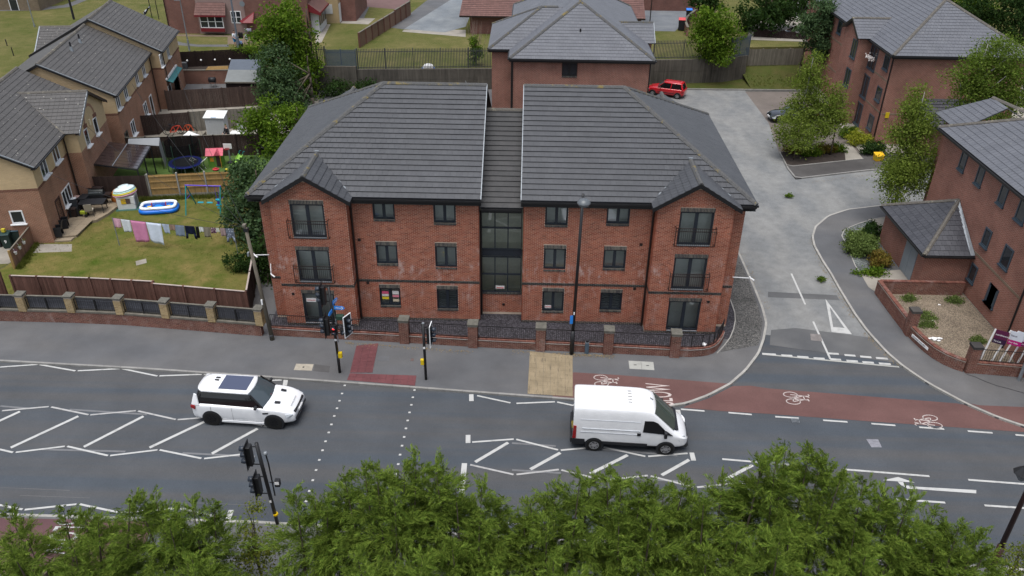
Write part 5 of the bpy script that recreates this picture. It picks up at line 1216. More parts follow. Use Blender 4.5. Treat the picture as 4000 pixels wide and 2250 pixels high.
for s in (-1,1):
    y =s*1.0
    patch(van,'cab_window',[(.52,y*1.022,1.26),(1.52,y*1.022,1.20),(1.60,y*1.0,1.30),(1.15,y*.975,1.78),(.95,y*.968,1.86),(.56,y*.968,1.86)][::s],MT['carglass'],.03)
    patch(van,'quarter_trim',[(1.45,y*1.03,1.20),(1.88,y*1.01,1.13),(1.62,y*1.01,1.34)][::s],MT['blackplastic'],.03)
    MB().box((1.52,y*1.18,1.30),(.14,.22,.32)).build('door_mirror',MT['blackplastic'],van,bev=.04,world=False);MB().bar((1.5,y,1.2),(1.5,y*1.15,1.2),.06).build('mirror_arm',MT['blackplastic'],van,world=False)
    MB().box((.36,y*1.045,1.12),(.17,.03,.16)).build('door_handle',MT['blackplastic'],van,bev=.02,world=False)
    MB().box((-.30,y*1.04,.52),(2.15,.03,.17)).build('rub_strip',MT['blackplastic'],van,bev=.01,world=False)
    MB().bb(-2.64,-2.05,y*.90,y*1.035,.34,.68).build('rear_bumper_end',MT['blackplastic'],van,bev=.03,world=False)
    for xx in (-1.62,1.62):arch(van,xx,y*1.02,.36,s);wheel(van,xx,s*(.945),.36,.24,flat('grey_hub',(.25,.25,.26),.5),6,s)
    patch(van,'headlamp',[(2.05,y*.93,.98),(2.40,y*.72,.98),(2.48,y*.66,.82),(2.18,y*.93,.78)][::s],HEADL,.08)
    patch(van,'tail_lamp',[(-2.60,y*1.012,1.42),(-2.46,y*1.025,1.40),(-2.46,y*1.03,.72),(-2.62,y*1.02,.70)][::s],REDL,.04)
    m =MB();
    for xx in (.42,):m.bar((xx,y*1.036,.48),(xx,y*.97,1.95),.012,.008)
    m.bar((-2.2,y*1.03,1.30),(.40,y*1.03,1.30),.02,.03);m.bar((-2.3,y*.99,1.78),(.40,y*.99,1.78),.012,.012);m.bar((-2.3,y*1.035,1.10),(.3,y*1.035,1.10),.015,.025);m.build('body_swage',flat('white_shadow_line',(.55,.58,.62),.4),van,world=False)  # grey tint puts the shadow of the pressed lines into their colour
MB().bb(2.28,2.66,-.80,.80,.30,.56).build('front_bumper',MT['blackplastic'],van,bev=.10,world=False);MB().bb(2.40,2.63,-.45,.45,.62,.76).build('grille',MT['blackplastic'],van,bev=.03,world=False)
MB().bb(-2.72,-2.58,-.92,.92,.34,.62).build('rear_bumper',MT['blackplastic'],van,bev=.03,world=False);MB().bb(-2.66,-2.62,-.62,-.10,.80,.92).build('number_plate',PLY,van,world=False);MB().bb(-2.66,-2.63,-.70,-.62,.7,1.9).build('door_hinge_bar',MT['blackplastic'],van,world=False)
m =MB()
for i in range(5):m.bar((-.20,-.40+i*.2,2.45),(-.02,-.40+i*.2,2.45),.03,.012)
m.build('roof_ribs',flat('grey_rib',(.25,.24,.22)),van,world=False);MB().bar((.95,.05,2.30),(.80,.02,2.42),.025).build('roof_aerial',MT['blackplastic'],van,world=False)
# ---- red hatchback in the car park
rw_ =S(*px(2,0,1665,995),RD);fw_ =S(*px(2,0,1410,960),RD);d =(fw_-rw_).normalized();cen =(rw_+fw_)/2+Vector((-d.y,d.x,0))*-.72
if cen.y <rw_.y:cen =(rw_+fw_)/2+Vector((d.y,-d.x,0))*-.72
hatch =thing('hatchback_car',(cen.x,cen.y,RD),'small red hatchback parked by the concrete retaining wall','car',None,math.atan2(d.y,d.x))
car(hatch,3.94,1.70,1.49,2.52,RP,.93,(-1.80,.98,.83),(-1.55,.28,.66),[(.75,.97),(1.1,.95),(1.45,.88),(1.75,.78)],wr=.30,ww=.19,over_f=.80)
MB().bar((-.9,-.853,.52),(.75,-.853,.52),.03,.04).build('rub_strip',MT['blackplastic'],hatch,world=False);MB().bar((-.9,.853,.52),(.75,.853,.52),.03,.04).build('rub_strip',MT['blackplastic'],hatch,world=False)
# ---- black car half hidden by the birches
bc =thing('black_car',(24.75,35.35,RD),'glossy black car with long bonnet half hidden behind the young birches','car',None,R(184))
car(bc,4.55,1.80,1.42,2.75,BP,.88,(-1.75,.95,.86),(-1.15,.20,.66),[(.85,.93),(1.3,.91),(1.75,.84),(2.0,.74)],wr=.33,ww=.22,over_f=.90)
MB().bb(2.24,2.30,-.26,.26,.42,.53).build('number_plate',SW,bc,world=False)
# ---- dark saloon beyond the fence at the top right
gc =thing('dark_saloon_car',(32.6,60.5,1.35),'dark grey saloon seen over the timber fence at the top right','car',None,R(168))
car(gc,4.75,1.84,1.44,2.80,GP,.90,(-1.95,1.0,.87),(-1.05,.15,.66),[(.9,.95),(1.35,.93),(1.8,.86),(2.1,.76)],wr=.34,ww=.22,over_f=.92)
# ================================================================== stepped terrace of houses on the left
UD,VD =Vector((-.18,.98367,0)),Vector((.98367,.18,0))
def HW(v,u,z=0):return VD*v+UD*u+Vector((0,0,z))
def SV(x,y,v):
    d =Vector(ray(x,y));c =Vector(CAM);t =(v-c.dot(VD))/d.dot(VD);return c+d*t
def SU(x,y,u):
    d =Vector(ray(x,y));c =Vector(CAM);t =(u-c.dot(UD))/d.dot(UD);return c+d*t
def pent(m,v0,v1,u0,u1,z0,ze,zr,vm):
    a =[(v0,z0),(v1,z0),(v1,ze),(vm,zr),(v0,ze)];P =[HW(v,u0,z) for v,z in a]+[HW(v,u1,z) for v,z in a]
    m.add(P,[(4,3,2,1,0),(5,6,7,8,9),(0,1,6,5),(1,2,7,6),(2,3,8,7),(3,4,9,8),(4,0,5,9)])
UPV =dict(frame=MT['white'],room=False,back=-.035,fw=.08,mull=.045,dep=.05)
def house(label,u0,u1,vr,vm,zr,ze=5.35,zb=3.9,n=230):
    h =thing('terrace_house',HW(vm,(u0+u1)/2),label,'house','stepped terrace on the left',math.atan2(.18,.98367))
    vl =2*vm-vr;sl =(zr-ze)/(vr+.22-vm)
    m =MB();m.prism([HW(vl,u0),HW(vr,u0),HW(vr,u1),HW(vl,u1)],0,zb);m.build('brick_wall',MT['bf_house'],h,uv=True)
    m =MB();pent(m,vl,vr,u0,u1,zb,ze-.05,zr-.12,vm);m.build('buff_wall',MT['bf_yel'],h,uv=True)
    m =MB();m.prism([HW(vl-.02,u0-.012),HW(vr+.012,u0-.012),HW(vr+.012,u1),HW(vl-.02,u1)],zb-.16,zb);m.build('soldier_band',MT['bf_dark'],h,uv=True)
    e0,e1 =u0-.22,u1+.22;ev =vr+.25
    tile_face(h,[HW(ev,e0,ze),HW(ev,e1,ze),HW(vm,e1,zr),HW(vm,e0,zr)],MT['tilehouse'],n,w=.33,g=.345,th=.036,bond=0)
    m =MB();m.slab([HW(2*vm-ev,e0,ze),HW(vm,e0,zr),HW(vm,e1,zr),HW(2*vm-ev,e1,ze)],(0,0,-1),.06);m.build('rear_slope',MT['tilehouse'],h)
    ridge(h,HW(vm,e0,zr+.03),HW(vm,e1,zr+.03),MT['ridgegrey'])
    for ve in (ev,2*vm-ev):
        m =MB();m.slab([HW(ve,e0-.02,ze-.16),HW(ve,e0-.02,ze+.03),HW(vm,e0-.02,zr+.03),HW(vm,e0-.02,zr-.18)],UD,.05);m.build('bargeboard',MT['black'],h)
        m =MB();m.slab([HW(ve,e0+.02,ze-.07),HW(vm,e0+.02,zr-.07),HW(vm,u0+.02,zr-.07),HW(ve,u0+.02,ze-.07)],(0,0,-1),.03);m.build('soffit',MT['brownpipe'],h)
    m =MB();m.bar(HW(ev,e0,ze+.035),HW(vm,e0,zr+.035),.08,.05);m.build('verge_strip',MT['galv'],h)
    m =MB();m.bar(HW(ev+.06,e0,ze-.05),HW(ev+.06,e1,ze-.05),.11,.08);m.build('gutter',MT['black'],h);m =MB();m.bar(HW(vr+.12,e0,ze-.13),HW(vr+.12,e1,ze-.13),.26,.03);m.build('eaves_soffit',MT['brownpipe'],h)
    return h
def hwin(h,x,y,v,w,z0,z1,div=2,sill=True,**kw):
    p =SV(x,y,v);u =p.dot(UD);k =dict(UPV);k.update(kw)
    O =HW(v,u-w/2);win =window(h,O,UD,VD,0,w,z0,z1,div=div,**k)
    if sill:m =MB();a,b =HW(v+.10,u-w/2-.08,z0-.04),HW(v+.10,u+w/2+.08,z0-.04);m.bar(a,b,.20,.06);m.build('window_sill',MT['white'],win)
    return u
A =house('nearest terrace house with arched gable above the patio',13.75,27.0,-28.95,-33.5,7.92)
B =house('middle terrace house with two roof vents and leaning windows',28.0,40.2,-27.5,-32.3,7.95)
Cc =house('farthest terrace house with the teal and white awning',40.55,48.0,-26.5,-31.9,8.40,ze=5.4)
for x,y in (px(0,1,437,235),px(0,1,555,85)):hwin(A,x,y,-28.95,1.15,4.0,5.15)
hwin(A,*px(0,1,660,470),-28.95,1.75,1.0,2.15,div=3)
du =SV(*px(0,1,590,620),-28.95).dot(UD);window(A,HW(-28.95,du-.48),UD,VD,0,.96,.15,2.15,div=1,frame=flat('brown_door',(.05,.022,.018),.4),room=False,back=-.03,fw=.12,dep=.05,name='back_door')
p =SU(*px(0,1,170,720),13.75);v =p.dot(VD);window(A,HW(v-.40,13.75),VD,-UD,0,.80,1.55,2.45,div=1,**UPV)
MB().bar(HW(v-.5,13.65,1.5),HW(v+.5,13.65,1.5),.16,.06).build('window_sill',MT['white'],A)

gu0,gu1,gv =19.75,26.5,-27.95;gm =(gu0+gu1)/2;gz =7.22
m =MB();m.prism([HW(-28.9,gu0),HW(gv,gu0),HW(gv,gu1),HW(-28.9,gu1)],0,3.9);m.build('brick_wall',MT['bf_house'],A,uv=True)
m =MB();m.add([HW(v_,u_,z_) for v_ in (gv,-29.5) for u_,z_ in ((gu0,3.9),(gu1,3.9),(gu1,5.4),(gm,gz-.1),(gu0,5.4))],[(4,3,2,1,0),(5,6,7,8,9),(0,1,6,5),(1,2,7,6),(4,0,5,9)]);m.build('buff_wall',MT['bf_yel'],A,uv=True)
fv =gv+.28;bv =-32.3
tile_face(A,[HW(-28.7,gu0-.25,5.36),HW(fv,gu0-.25,5.36),HW(fv,gm,gz),HW(bv,gm,gz)],MT['tilehouse'],60,w=.33,g=.345,th=.036,bond=0)
m =MB();m.slab([HW(-28.7,gu1+.25,5.36),HW(fv,gu1+.25,5.36),HW(fv,gm,gz),HW(bv,gm,gz)],(0,0,-1),.06);m.build('cross_slope',MT['tilehouse'],A)
ridge(A,HW(fv,gm,gz+.03),HW(bv,gm,gz+.03),MT['ridgegrey']);ridge(A,HW(-28.6,gu0-.25,5.40),HW(bv,gm,gz+.02),MT['ridgegrey'],w=.16,h=.03)
for gu in (gu0-.25,gu1+.25):
    m =MB();m.slab([HW(fv+.02,gu,5.18),HW(fv+.02,gu,5.38),HW(fv+.02,gm,gz+.03),HW(fv+.02,gm,gz-.20)],-VD,.05);m.build('bargeboard',MT['galv'] if gu <gm else MT['brownpipe'],A)
    m =MB();m.slab([HW(fv,gu,5.27),HW(fv,gm,gz-.08),HW(gv,gm,gz-.08),HW(gv,gu,5.27)],(0,0,-1),.03);m.build('soffit',MT['brownpipe'],A)
for x,y in (px(0,0,860,1335),px(0,0,952,1222)):
    u =hwin(A,x,y,gv,.85,3.75,5.0,div=1)
    m =MB();m.bar(HW(gv+.01,u,5.0),HW(gv+.01,u,5.28),.85,.03);m.build('brick_head',MT['bf_dark'],A,uv=True)
p =SV(*px(0,0,897,1230),gv);MB().box(p,(.16,.22,.42),math.atan2(.18,.98)).build('flue_cover',flat('cream_plastic',(.6,.52,.36)),A)
m =MB();n =14
for i in range(n):
    a0,a1 =math.pi*i/n,math.pi*(i+1)/n;c =gm-.15
    P =[HW(gv+.012,c+r_*math.cos(a),5.05+r_*.95*math.sin(a)) for a in (a0,a1) for r_ in (1.35,1.12)];m.poly([P[0],P[2],P[3],P[1]])
m.build('brick_arch',MT['bf_house'],A,fix=False,uv=True)
for x,y in (px(0,0,1185,1020),px(0,0,1262,925),px(0,0,1375,790),px(0,0,1440,690)):hwin(B,x,y,-27.5,1.0,4.05,5.15)
for x,y in (px(0,0,1215,915),px(0,0,1398,690)):p =SV(x,y,-27.5);MB().box(p,(.14,.14,.26),math.atan2(.18,.98)).build('flue_cover',flat('cream_plastic',(.6,.52,.36)),B)
hwin(B,*px(0,0,1335,1265),-27.5,1.2,1.05,2.25);hwin(B,*px(0,0,1455,1055),-27.5,1.2,1.05,2.25);hwin(B,*px(0,0,1515,1000),-27.5,.9,.1,2.2,div=1,sill=False)
du =SV(*px(0,0,1265,1330),-27.5).dot(UD);window(B,HW(-27.5,du-.45),UD,VD,0,.9,.1,2.1,div=1,frame=flat('green_door',(.03,.04,.035),.4),room=False,back=-.03,fw=.12,dep=.05,name='back_door')
for k,(x,y) in enumerate((px(0,0,722,515),px(0,0,808,435))):
    d =Vector(ray(x,y));c =Vector(CAM);nrm =(HW(-32.3+4.8,0,5.35)-HW(-32.3,0,7.95)).cross(UD).normalized();q0 =HW(-32.3,30,7.95);t =(q0-c).dot(nrm)/d.dot(nrm);p =c+d*t
    MB().cyl(p,p+Vector((0,0,.38)),.16,.08,10).build('vent_flashing',MT['galv'],B);MB().cyl(p+Vector((0,0,.36)),p+Vector((0,0,.75)),.07,n=10).build('roof_vent',MT['blackplastic'],B)
m =MB();vv,uu =-26.45,SV(*px(0,0,1380,1120),-27.5).dot(UD);arch_ =MB()
for x,y in (px(0,0,1620,590),px(0,0,1685,500)):hwin(Cc,x,y,-26.5,.95,4.1,5.2)
hwin(Cc,*px(0,0,1695,835),-26.5,1.3,.2,2.1,sill=False);hwin(Cc,*px(0,0,1762,790),-26.5,1.4,.1,2.1,sill=False,frame=MT['dkframe'])
p0,p1 =SV(*px(0,0,1665,800),-26.5),SV(*px(0,0,1765,660),-26.5);uu0,uu1 =p0.dot(UD),p1.dot(UD)
m =MB();m.slab([HW(-26.5,uu0,2.75),HW(-26.5,uu1,2.75),HW(-25.9,uu1,2.50),HW(-25.9,uu0,2.50)],(0,0,1),.04);m.build('awning',flat('teal_awning',(.03,.14,.15)),Cc);MB().bar(HW(-26.42,uu0,2.82),HW(-26.42,uu1,2.82),.16,.14).build('awning_case',MT['white'],Cc)
for h_,v_,u_,z_ in ((A,-28.85,27.0,5.2),(A,-28.85,19.6,5.2),(B,-27.4,39.9,5.2),(Cc,-26.4,40.7,5.2)):MB().cyl(HW(v_+.04,u_,0),HW(v_+.04,u_,z_),.05,n=8).build('downpipe',MT['brownpipe'],h_)
r0,r1 =K(0,0,400,268,7.1),K(0,0,790,262,7.1);e0 =K(0,0,350,535,5.5);e1 =e0+(r1-r0)
tile_face(Cc,[e0,e1,r1,r0],MT['tilehouse'],40,w=.33,g=.345,th=.036,bond=0);ridge(Cc,r0,r1,MT['ridgegrey']);MB().bar(e0+Vector((0,0,.03)),r0+Vector((0,0,.03)),.09,.06).build('verge_strip',MT['galv'],Cc)
m =MB();q0,q1 =Vector((e0.x,e0.y,0)),Vector((e1.x,e1.y,0));dd =Vector((r0.x-e0.x,r0.y-e0.y,0));m.prism([q0+dd*.1,q1+dd*.1,q1+dd*1.9,q0+dd*1.9],0,5.45);m.build('rear_wing_wall',MT['bf_house'],Cc,uv=True)
p =K(0,0,745,195,5);MB().cyl((p.x,p.y,5),(p.x,p.y,7.6),.12,.10).build('soil_pipe',MT['blackplastic'],Cc)

# ================================================================== gardens
sheet('garden_lawn',xy((-33.5,1.0),(-15.65,-.05),(-16.5,4.2),(-17.7,16.2),(-21,16.5),(-27.4,15.4),(-31.9,15.0),(-31.6,8.3)),MT['lawn'],.012)
sheet('play_turf',xy((-31.6,15.1),(-27.3,15.6),(-17.8,17.2),(-18.8,25.6),(-33,23.6)),MT['turf'],.012)
sheet('bare_yard',xy((-33.2,24.0),(-18.8,26),(-20.5,41),(-36,41)),MT['conc'],.012)
sheet('side_yard',xy((-40,1.2),(-33.5,1.0),(-31.7,8.2),(-40,9.8)),MT['verge'],.014)
sheet('bin_stand',xy((-38,4.6),(-32.4,5.4),(-32.0,8.2),(-38,9.3)),MT['conc'],.018)
sheet('concrete_pad',[K(0,1,350,1010),K(0,1,725,1012),K(0,1,722,1085),K(0,1,300,1100)],MT['conc'],.018)
sheet('drain_slab',[K(0,1,1365,1185),K(0,1,1470,1158),K(0,1,1478,1200),K(0,1,1372,1228)],MT['conc'],.03,thick=.02)
patio =sheet('patio',xy((-31.15,8.75),(-29.85,9.05),(-29.9,10.2),(-30.05,11.2),(-29.55,11.35),(-29.2,12.4),(-28.9,14.9),(-31.9,14.7)),MT['paving'],.20,thick=.19)
for i in range(7):
    for j in range(2):MB().bb(-31.0+j*.62,-31.0+j*.62+.6,9.1+i*.75,9.1+i*.75+.73,.19,.212).build('paving_slab',MT['paving'],patio)
sheet('garden_step',xy((-31.05,8.3),(-29.95,8.5),(-29.92,8.95),(-31.05,8.72)),MT['paving'],.11,thick=.1)
Q =lambda x,y,z=0:S(250+x/3.814,680+y/3.814,z)
Rg =lambda x,y,z=0:S(300+x/3.623,460+y/3.623,z)
Tg =lambda x,y,z=0:S(660+x/5.5725,180+y/5.5725,z)

la,lb =Vector((-26.55,8.1,2.02)),Vector((-18.35,6.95,2.0))
t =thing('washing_line',(la.x,la.y,0),'long washing line stretched across the lawn','washing line')
LP =lambda f:la.lerp(lb,f)-Vector((0,0,.10*math.sin(math.pi*f)))
MB().tube([LP(i/20) for i in range(21)],.008,4).build('line',MT['blackplastic'],t)
pf =K(0,1,2130,955);MB().cyl(pf,LP(.80),.018,n=6).build('line_prop',MT['wood_pole'],t)
for x in (la,lb):MB().cyl((x.x,x.y,0),x,.03,n=8).build('line_post',MT['galv'],t)
def garment(f0,f1,drop,c,name,label,wave=.05,sleeves=False,pat=None):
    m =MB();nx,nz =8,8;ph =random.random()*6
    a,b =LP(f0),LP(f1);d =(b-a).normalized();q =Vector((d.y,-d.x,0))
    for i in range(nx+1):
        for k in range(nz+1):
            s,g =i/nx,k/nz;p =a.lerp(b,s)-Vector((0,0,drop*g*(1+.05*math.sin(ph+s*3))));sh =wave*math.sin(ph+s*9)*g+.05*g*math.sin(ph*2)
            p += q*sh +d*(.06*g*math.sin(ph+1)+(-.10*g*(s-.5) if name =='towel' else 0));m.v.append(tuple(p))
    m.f =[(i*(nz+1)+k,i*(nz+1)+k+1,(i+1)*(nz+1)+k+1,(i+1)*(nz+1)+k) for i in range(nx) for k in range(nz)]
    if sleeves:
        for e,s in ((a,-1),(b,1)):
            o =len(m.v);p =e-Vector((0,0,drop*.85));m.v += [tuple(p),tuple(p-d*s*.16),tuple(p-d*s*.10-Vector((0,0,.38))),tuple(p+d*s*.06-Vector((0,0,.40)))];m.f.append((o,o+1,o+2,o+3))
    mt =pat or var('cloth_'+label[:14].replace(' ','_'),c,.12,5,60,.95,.1)
    o =m.build(name,mt,None,smooth=True,fix=False);md =o.modifiers.new('s','SOLIDIFY');md.thickness =.012;tag(o,label,'laundry','washing on the garden line')
def m_print(name,a,b,sc):
    t_ =NT(name);v_ =t_.new('ShaderNodeTexVoronoi');v_.inputs['Scale'].default_value =sc;t_.l.new(t_.pos(),v_.inputs['Vector']);return t_.fin(t_.mix(t_.ramp(v_.outputs['Distance'],[(.3,0.0),(.4,1.0)]),a,b),.9,.1)
FX =lambda x:(x-725)/(2440-725)
for x0,x1,dr,c,nm,lb_,sl,pt_ in (
    (728,838,.72,(.62,.36,.45),'towel','small pink towel at the left end of the washing line',0,0),(842,975,.85,(.50,.53,.55),'towel','pale grey towel beside the small pink one on the line',0,0),
    (980,1198,1.45,(.50,.20,.33),'towel','large mauve pink bath sheet on the washing line',0,0),(1203,1418,1.50,(.56,.62,.72),'towel','large white bath sheet on the washing line',0,0),
    (1423,1528,.68,(.40,.46,.58),'towel','small pale blue towel on the washing line',0,0),(1535,1612,.42,(.28,.19,.15),'shirt','brown top on the washing line',0,0),
    (1616,1746,.80,(.17,.21,.27),'shirt','slate blue top on the washing line',0,0),(1752,1890,.62,(.010,.014,.035),'shirt','navy jumper with hanging sleeves on the line',1,0),(1908,1948,.85,(.008,.008,.009),'trousers','black trousers on the washing line',0,0),
    (1955,2012,.38,(.68,.70,.72),'shirt','small white top on the washing line',0,0),(2020,2108,.74,(.20,.18,.14),'shirt','khaki grey top on the washing line',0,0),(2115,2188,.36,None,'shirt','small floral top on the washing line',0,m_print('floral_print',(.45,.35,.36),(.06,.02,.05),12)),
    (2192,2235,.30,(.55,.56,.50),'shirt','small cream top near the right end of the line',0,0),(2250,2320,.52,(.26,.19,.19),'shirt','mauve top near the right end of the line',0,0),(2328,2440,.70,None,'shirt','grey patterned top at the right end of the line',1,m_print('grey_print',(.38,.42,.50),(.13,.15,.20),9))):
    garment(FX(x0),FX(x1),dr,c or (.3,.3,.3),nm,lb_,sleeves=bool(sl),pat=pt_ or None)

def torus_ring(m,c,hx,hy,r,z,rz,corner=.55,n=44,k=10):
    P =[]
    for i in range(n):
        a =2*math.pi*i/n;ca,sa =math.cos(a),math.sin(a);e =.45
        P.append(Vector((hx*math.copysign(abs(ca)**e,ca),hy*math.copysign(abs(sa)**e,sa),0)))
    rot =Matrix.Rotation(rz,3,'Z');b =len(m.v)
    for i in range(n):
        tgn =(P[(i+1) % n]-P[i-1]).normalized();nn =Vector((tgn.y,-tgn.x,0))
        for j in range(k):
            a =2*math.pi*j/k;q =P[i]+nn*r*math.cos(a)+Vector((0,0,z+r*math.sin(a)));q =rot @ q;m.v.append((q.x+c[0],q.y+c[1],q.z))
    m.f += [(b+i*k+j,b+((i+1) % n)*k+j,b+((i+1) % n)*k+(j+1) % k,b+i*k+(j+1) % k) for i in range(n) for j in range(k)]
PB =flat('pool_blue',(.005,.13,.55),.35);PC =(-26.0,13.45)
t =thing('paddling_pool',(*PC,0),'blue and white inflatable paddling pool on the lawn','paddling pool')
m =MB();torus_ring(m,PC,1.18,.62,.17,.17,R(12));m.build('lower_ring',PB,t,smooth=True);m =MB();torus_ring(m,PC,1.14,.58,.115,.42,R(12));m.build('upper_ring',flat('pool_white',(.72,.75,.80),.4),t,smooth=True)
m =MB();rot =Matrix.Rotation(R(12),3,'Z');m.poly([tuple(Vector((*PC,.22))+rot @ Vector((1.1*math.copysign(abs(math.cos(a))**.45,math.cos(a)),.55*math.copysign(abs(math.sin(a))**.45,math.sin(a)),0))) for a in [2*math.pi*i/32 for i in range(32)]]);m.build('water',m_glass('pool_water',(.01,.22,.55),.06),t,fix=False)
for s,l in ((-1,'red and yellow toy chair lying in the left of the pool'),(1,'red and yellow toy chair lying in the right of the pool')):
    c =Vector((PC[0]+s*.62,PC[1]+s*.1,.3));q =thing('toy_chair',c,l,'toy','toys in the paddling pool');MB().box(c,(.30,.26,.05),.3).build('seat',flat('toy_yellow',(.60,.38,.02)),q);MB().box(c+Vector((-s*.16,.05,.14)),(.05,.24,.26),.3).build('backrest',flat('toy_red',(.42,.03,.04)),q)
    for i in range(4):MB().bar(c+Vector((-s*.18,-.1+i*.06,.05)),c+Vector((-s*.45,-.14+i*.08,.18)),.025).build('leg',flat('toy_blue',(.03,.08,.4)),q)

TE,PU =flat('teal_tube',(.0,.19,.19),.4),flat('purple_tube',(.07,.03,.35),.4)
bl,br =Vector((-23.85,13.65,1.90)),Vector((-21.40,13.60,1.90))
t =thing('swing_set',((bl.x+br.x)/2,13.6,0),'teal and purple garden swing set beside the paddling pool','swing')
MB().cyl(bl-Vector((.05,0,0)),br+Vector((.05,0,0)),.05,n=10).build('beam',PU,t)
for b in (bl,br):
    MB().cyl(b,(b.x,12.7,0),.042,n=8).build('leg',TE,t);MB().cyl(b,(b.x+.05,14.6,0),.042,n=8).build('leg',TE,t);MB().cyl((b.x,13.2,1.0),(b.x+.02,14.1,1.0),.02,n=8).build('cross_brace',PU,t)
for x in (-23.0,-22.35):
    MB().bar((x-.2,13.6,.62),(x+.2,13.6,.62),.16,.04).build('swing_seat',flat('aqua_plastic',(.01,.30,.42)),t)
    MB().tube([(x-.2,13.6,.62),(x-.2,13.62,1.9)],.008,4).tube([(x+.2,13.6,.62),(x+.2,13.62,1.9)],.008,4).build('swing_rope',MT['blackplastic'],t)
x =-21.72;MB().tube([(x-.08,13.6,.5),(x-.12,13.62,1.9)],.018,6).tube([(x+.08,13.6,.5),(x+.12,13.62,1.9)],.018,6).build('glider_frame',PU,t);MB().box((x,13.6,.85),(.32,.2,.10)).box((x,13.6,.45),(.34,.2,.08)).box((x,13.6,.25),(.26,.2,.06)).build('glider_seat',flat('aqua_plastic',(.01,.30,.42)),t);MB().bar((x,13.6,.45),(x,13.6,.85),.10,.10).build('glider_post',PU,t)

c =Vector((-28.42,13.95,0));rz =R(12)
t =thing('playhouse',c,'white plastic playhouse with yellow shutter under the striped inflatable','playhouse',None,rz)
WPL =flat('white_plastic',(.62,.62,.60),.5)
MB().bb(-.60,.60,-.50,.50,0,1.0).build('walls',WPL,t,world=False,bev=.03);MB().bb(-.30,.02,-.53,-.50,.45,.85).build('shutter',flat('toy_yellow',(.60,.38,.02)),t,world=False);MB().bb(.03,.32,-.52,-.50,.45,.85).build('window_hole',flat('brown_hole',(.10,.06,.05)),t,world=False)
MB().bb(.60,.63,-.35,.25,.05,.85).build('door',MT['galv'],t,world=False);MB().bb(-.75,.75,-.72,.66,0,.02).build('ground_cover',flat('green_tarp',(.03,.10,.085)),t,world=False)
t =thing('inflatable',c+Vector((-.05,0,1.16)),'pastel striped inflatable resting upside down on the white playhouse','inflatable',None,rz)
def blob(z0,r0,z1,r1,nm,mt,tilt=.22):
    m =MB();n =28
    for zz,rr in ((z0,r0),((z0*.75+z1*.25),r0*1.04),((z0+z1)/2,(r0+r1)/2*1.05),(z0*.25+z1*.75,r1*1.04),(z1,r1)):
        for i in range(n):
            a =2*math.pi*i/n;m.v.append((rr*1.05*math.cos(a),rr*.80*math.sin(a),zz+tilt*rr*math.cos(a)*.8))
    m.f =[(j*n+i,j*n+(i+1) % n,(j+1)*n+(i+1) % n,(j+1)*n+i) for j in range(4) for i in range(n)]+[tuple(range(n-1,-1,-1)),tuple(4*n+i for i in range(n))]
    m.build(nm,mt,t,smooth=True,world=False)
blob(-.16,.74,-.02,.78,'pink_ring',flat('pastel_pink',(.55,.30,.40),.4));blob(-.02,.76,.11,.74,'yellow_ring',flat('soft_yellow',(.58,.48,.05),.4));blob(.11,.72,.20,.68,'mint_ring',flat('mint_vinyl',(.38,.60,.55),.4));blob(.20,.68,.48,.34,'dome',flat('white_vinyl',(.58,.68,.70),.4))

c =Vector((-30.55,14.0,.21));t =thing('barbecue',c,'black lidded gas barbecue against the dark fence','barbecue',None,R(8))
MB().bb(-.55,.55,-.28,.28,0,.75).build('cabinet',MT['blackplastic'],t,world=False,bev=.02)
m =MB();n =8
for x in (-.5,.5):m.v += [(x,-.28+.56*i/n,.78+.30*math.sin(math.pi*i/n)) for i in range(n+1)]
m.f =[(i,i+1,i+n+2,i+n+1) for i in range(n)]+[tuple(range(n+1)),tuple(range(2*n+1,n,-1))];m.build('lid',flat('bbq_lid',(.02,.025,.025),.3),t,world=False);MB().bar((-.4,-.33,.95),(.4,-.33,.95),.03).build('lid_handle',MT['galv'],t,world=False);MB().bb(.56,.95,-.26,.26,.70,.75).build('side_shelf',MT['brownpipe'],t,world=False)
c =Vector((-30.3,12.75,.21));t =thing('garden_table',c,'black rectangular garden table on the patio','table',None,R(8));MB().bb(-.85,.85,-.48,.48,.70,.74).build('table_top',MT['blackplastic'],t,world=False,bev=.01)
for i in (-.75,.75):
    for j in (-.4,.4):MB().bar((i,j,0),(i,j,.70),.04).build('leg',MT['blackplastic'],t,world=False)
def chair(loc,rz,label,seatm,legm,group='chairs on the patio',arm=False):
    t =thing('garden_chair',loc,label,'chair',group,rz)
    MB().bb(-.25,.25,-.25,.25,.42,.46).build('seat',seatm,t,world=False);m =MB();m.slab([(-.25,.25,.45),(.25,.25,.45),(.25,.42,1.02),(-.25,.42,1.02)],(0,1,0),.03);m.build('backrest',seatm,t,world=False)
    for i in (-.25,.25):
        for j in (-.25,.25):MB().bar((i,j,0),(i,j*.9,.44),.03).build('leg',legm,t,world=False)
        if arm:MB().bb(i-.05,i+.05,-.28,.28,.02,.66).build('arm_panel',seatm,t,world=False)
CR =flat('cream_mesh',(.42,.38,.31),.7)
chair(K(0,1,915,720,.21),R(200),'cream mesh folding chair at the patio edge',CR,MT['blackplastic'])
chair(K(0,1,760,720,.21),R(20),'black armchair under the kitchen window',MT['blackplastic'],MT['blackplastic'],arm=True)
chair(K(0,1,650,840,.21),R(-70),'black rattan armchair by the back door, farther one',MT['blackplastic'],MT['blackplastic'],arm=True);chair(K(0,1,590,920,.21),R(-75),'black rattan armchair by the garden steps',MT['blackplastic'],MT['blackplastic'],arm=True)
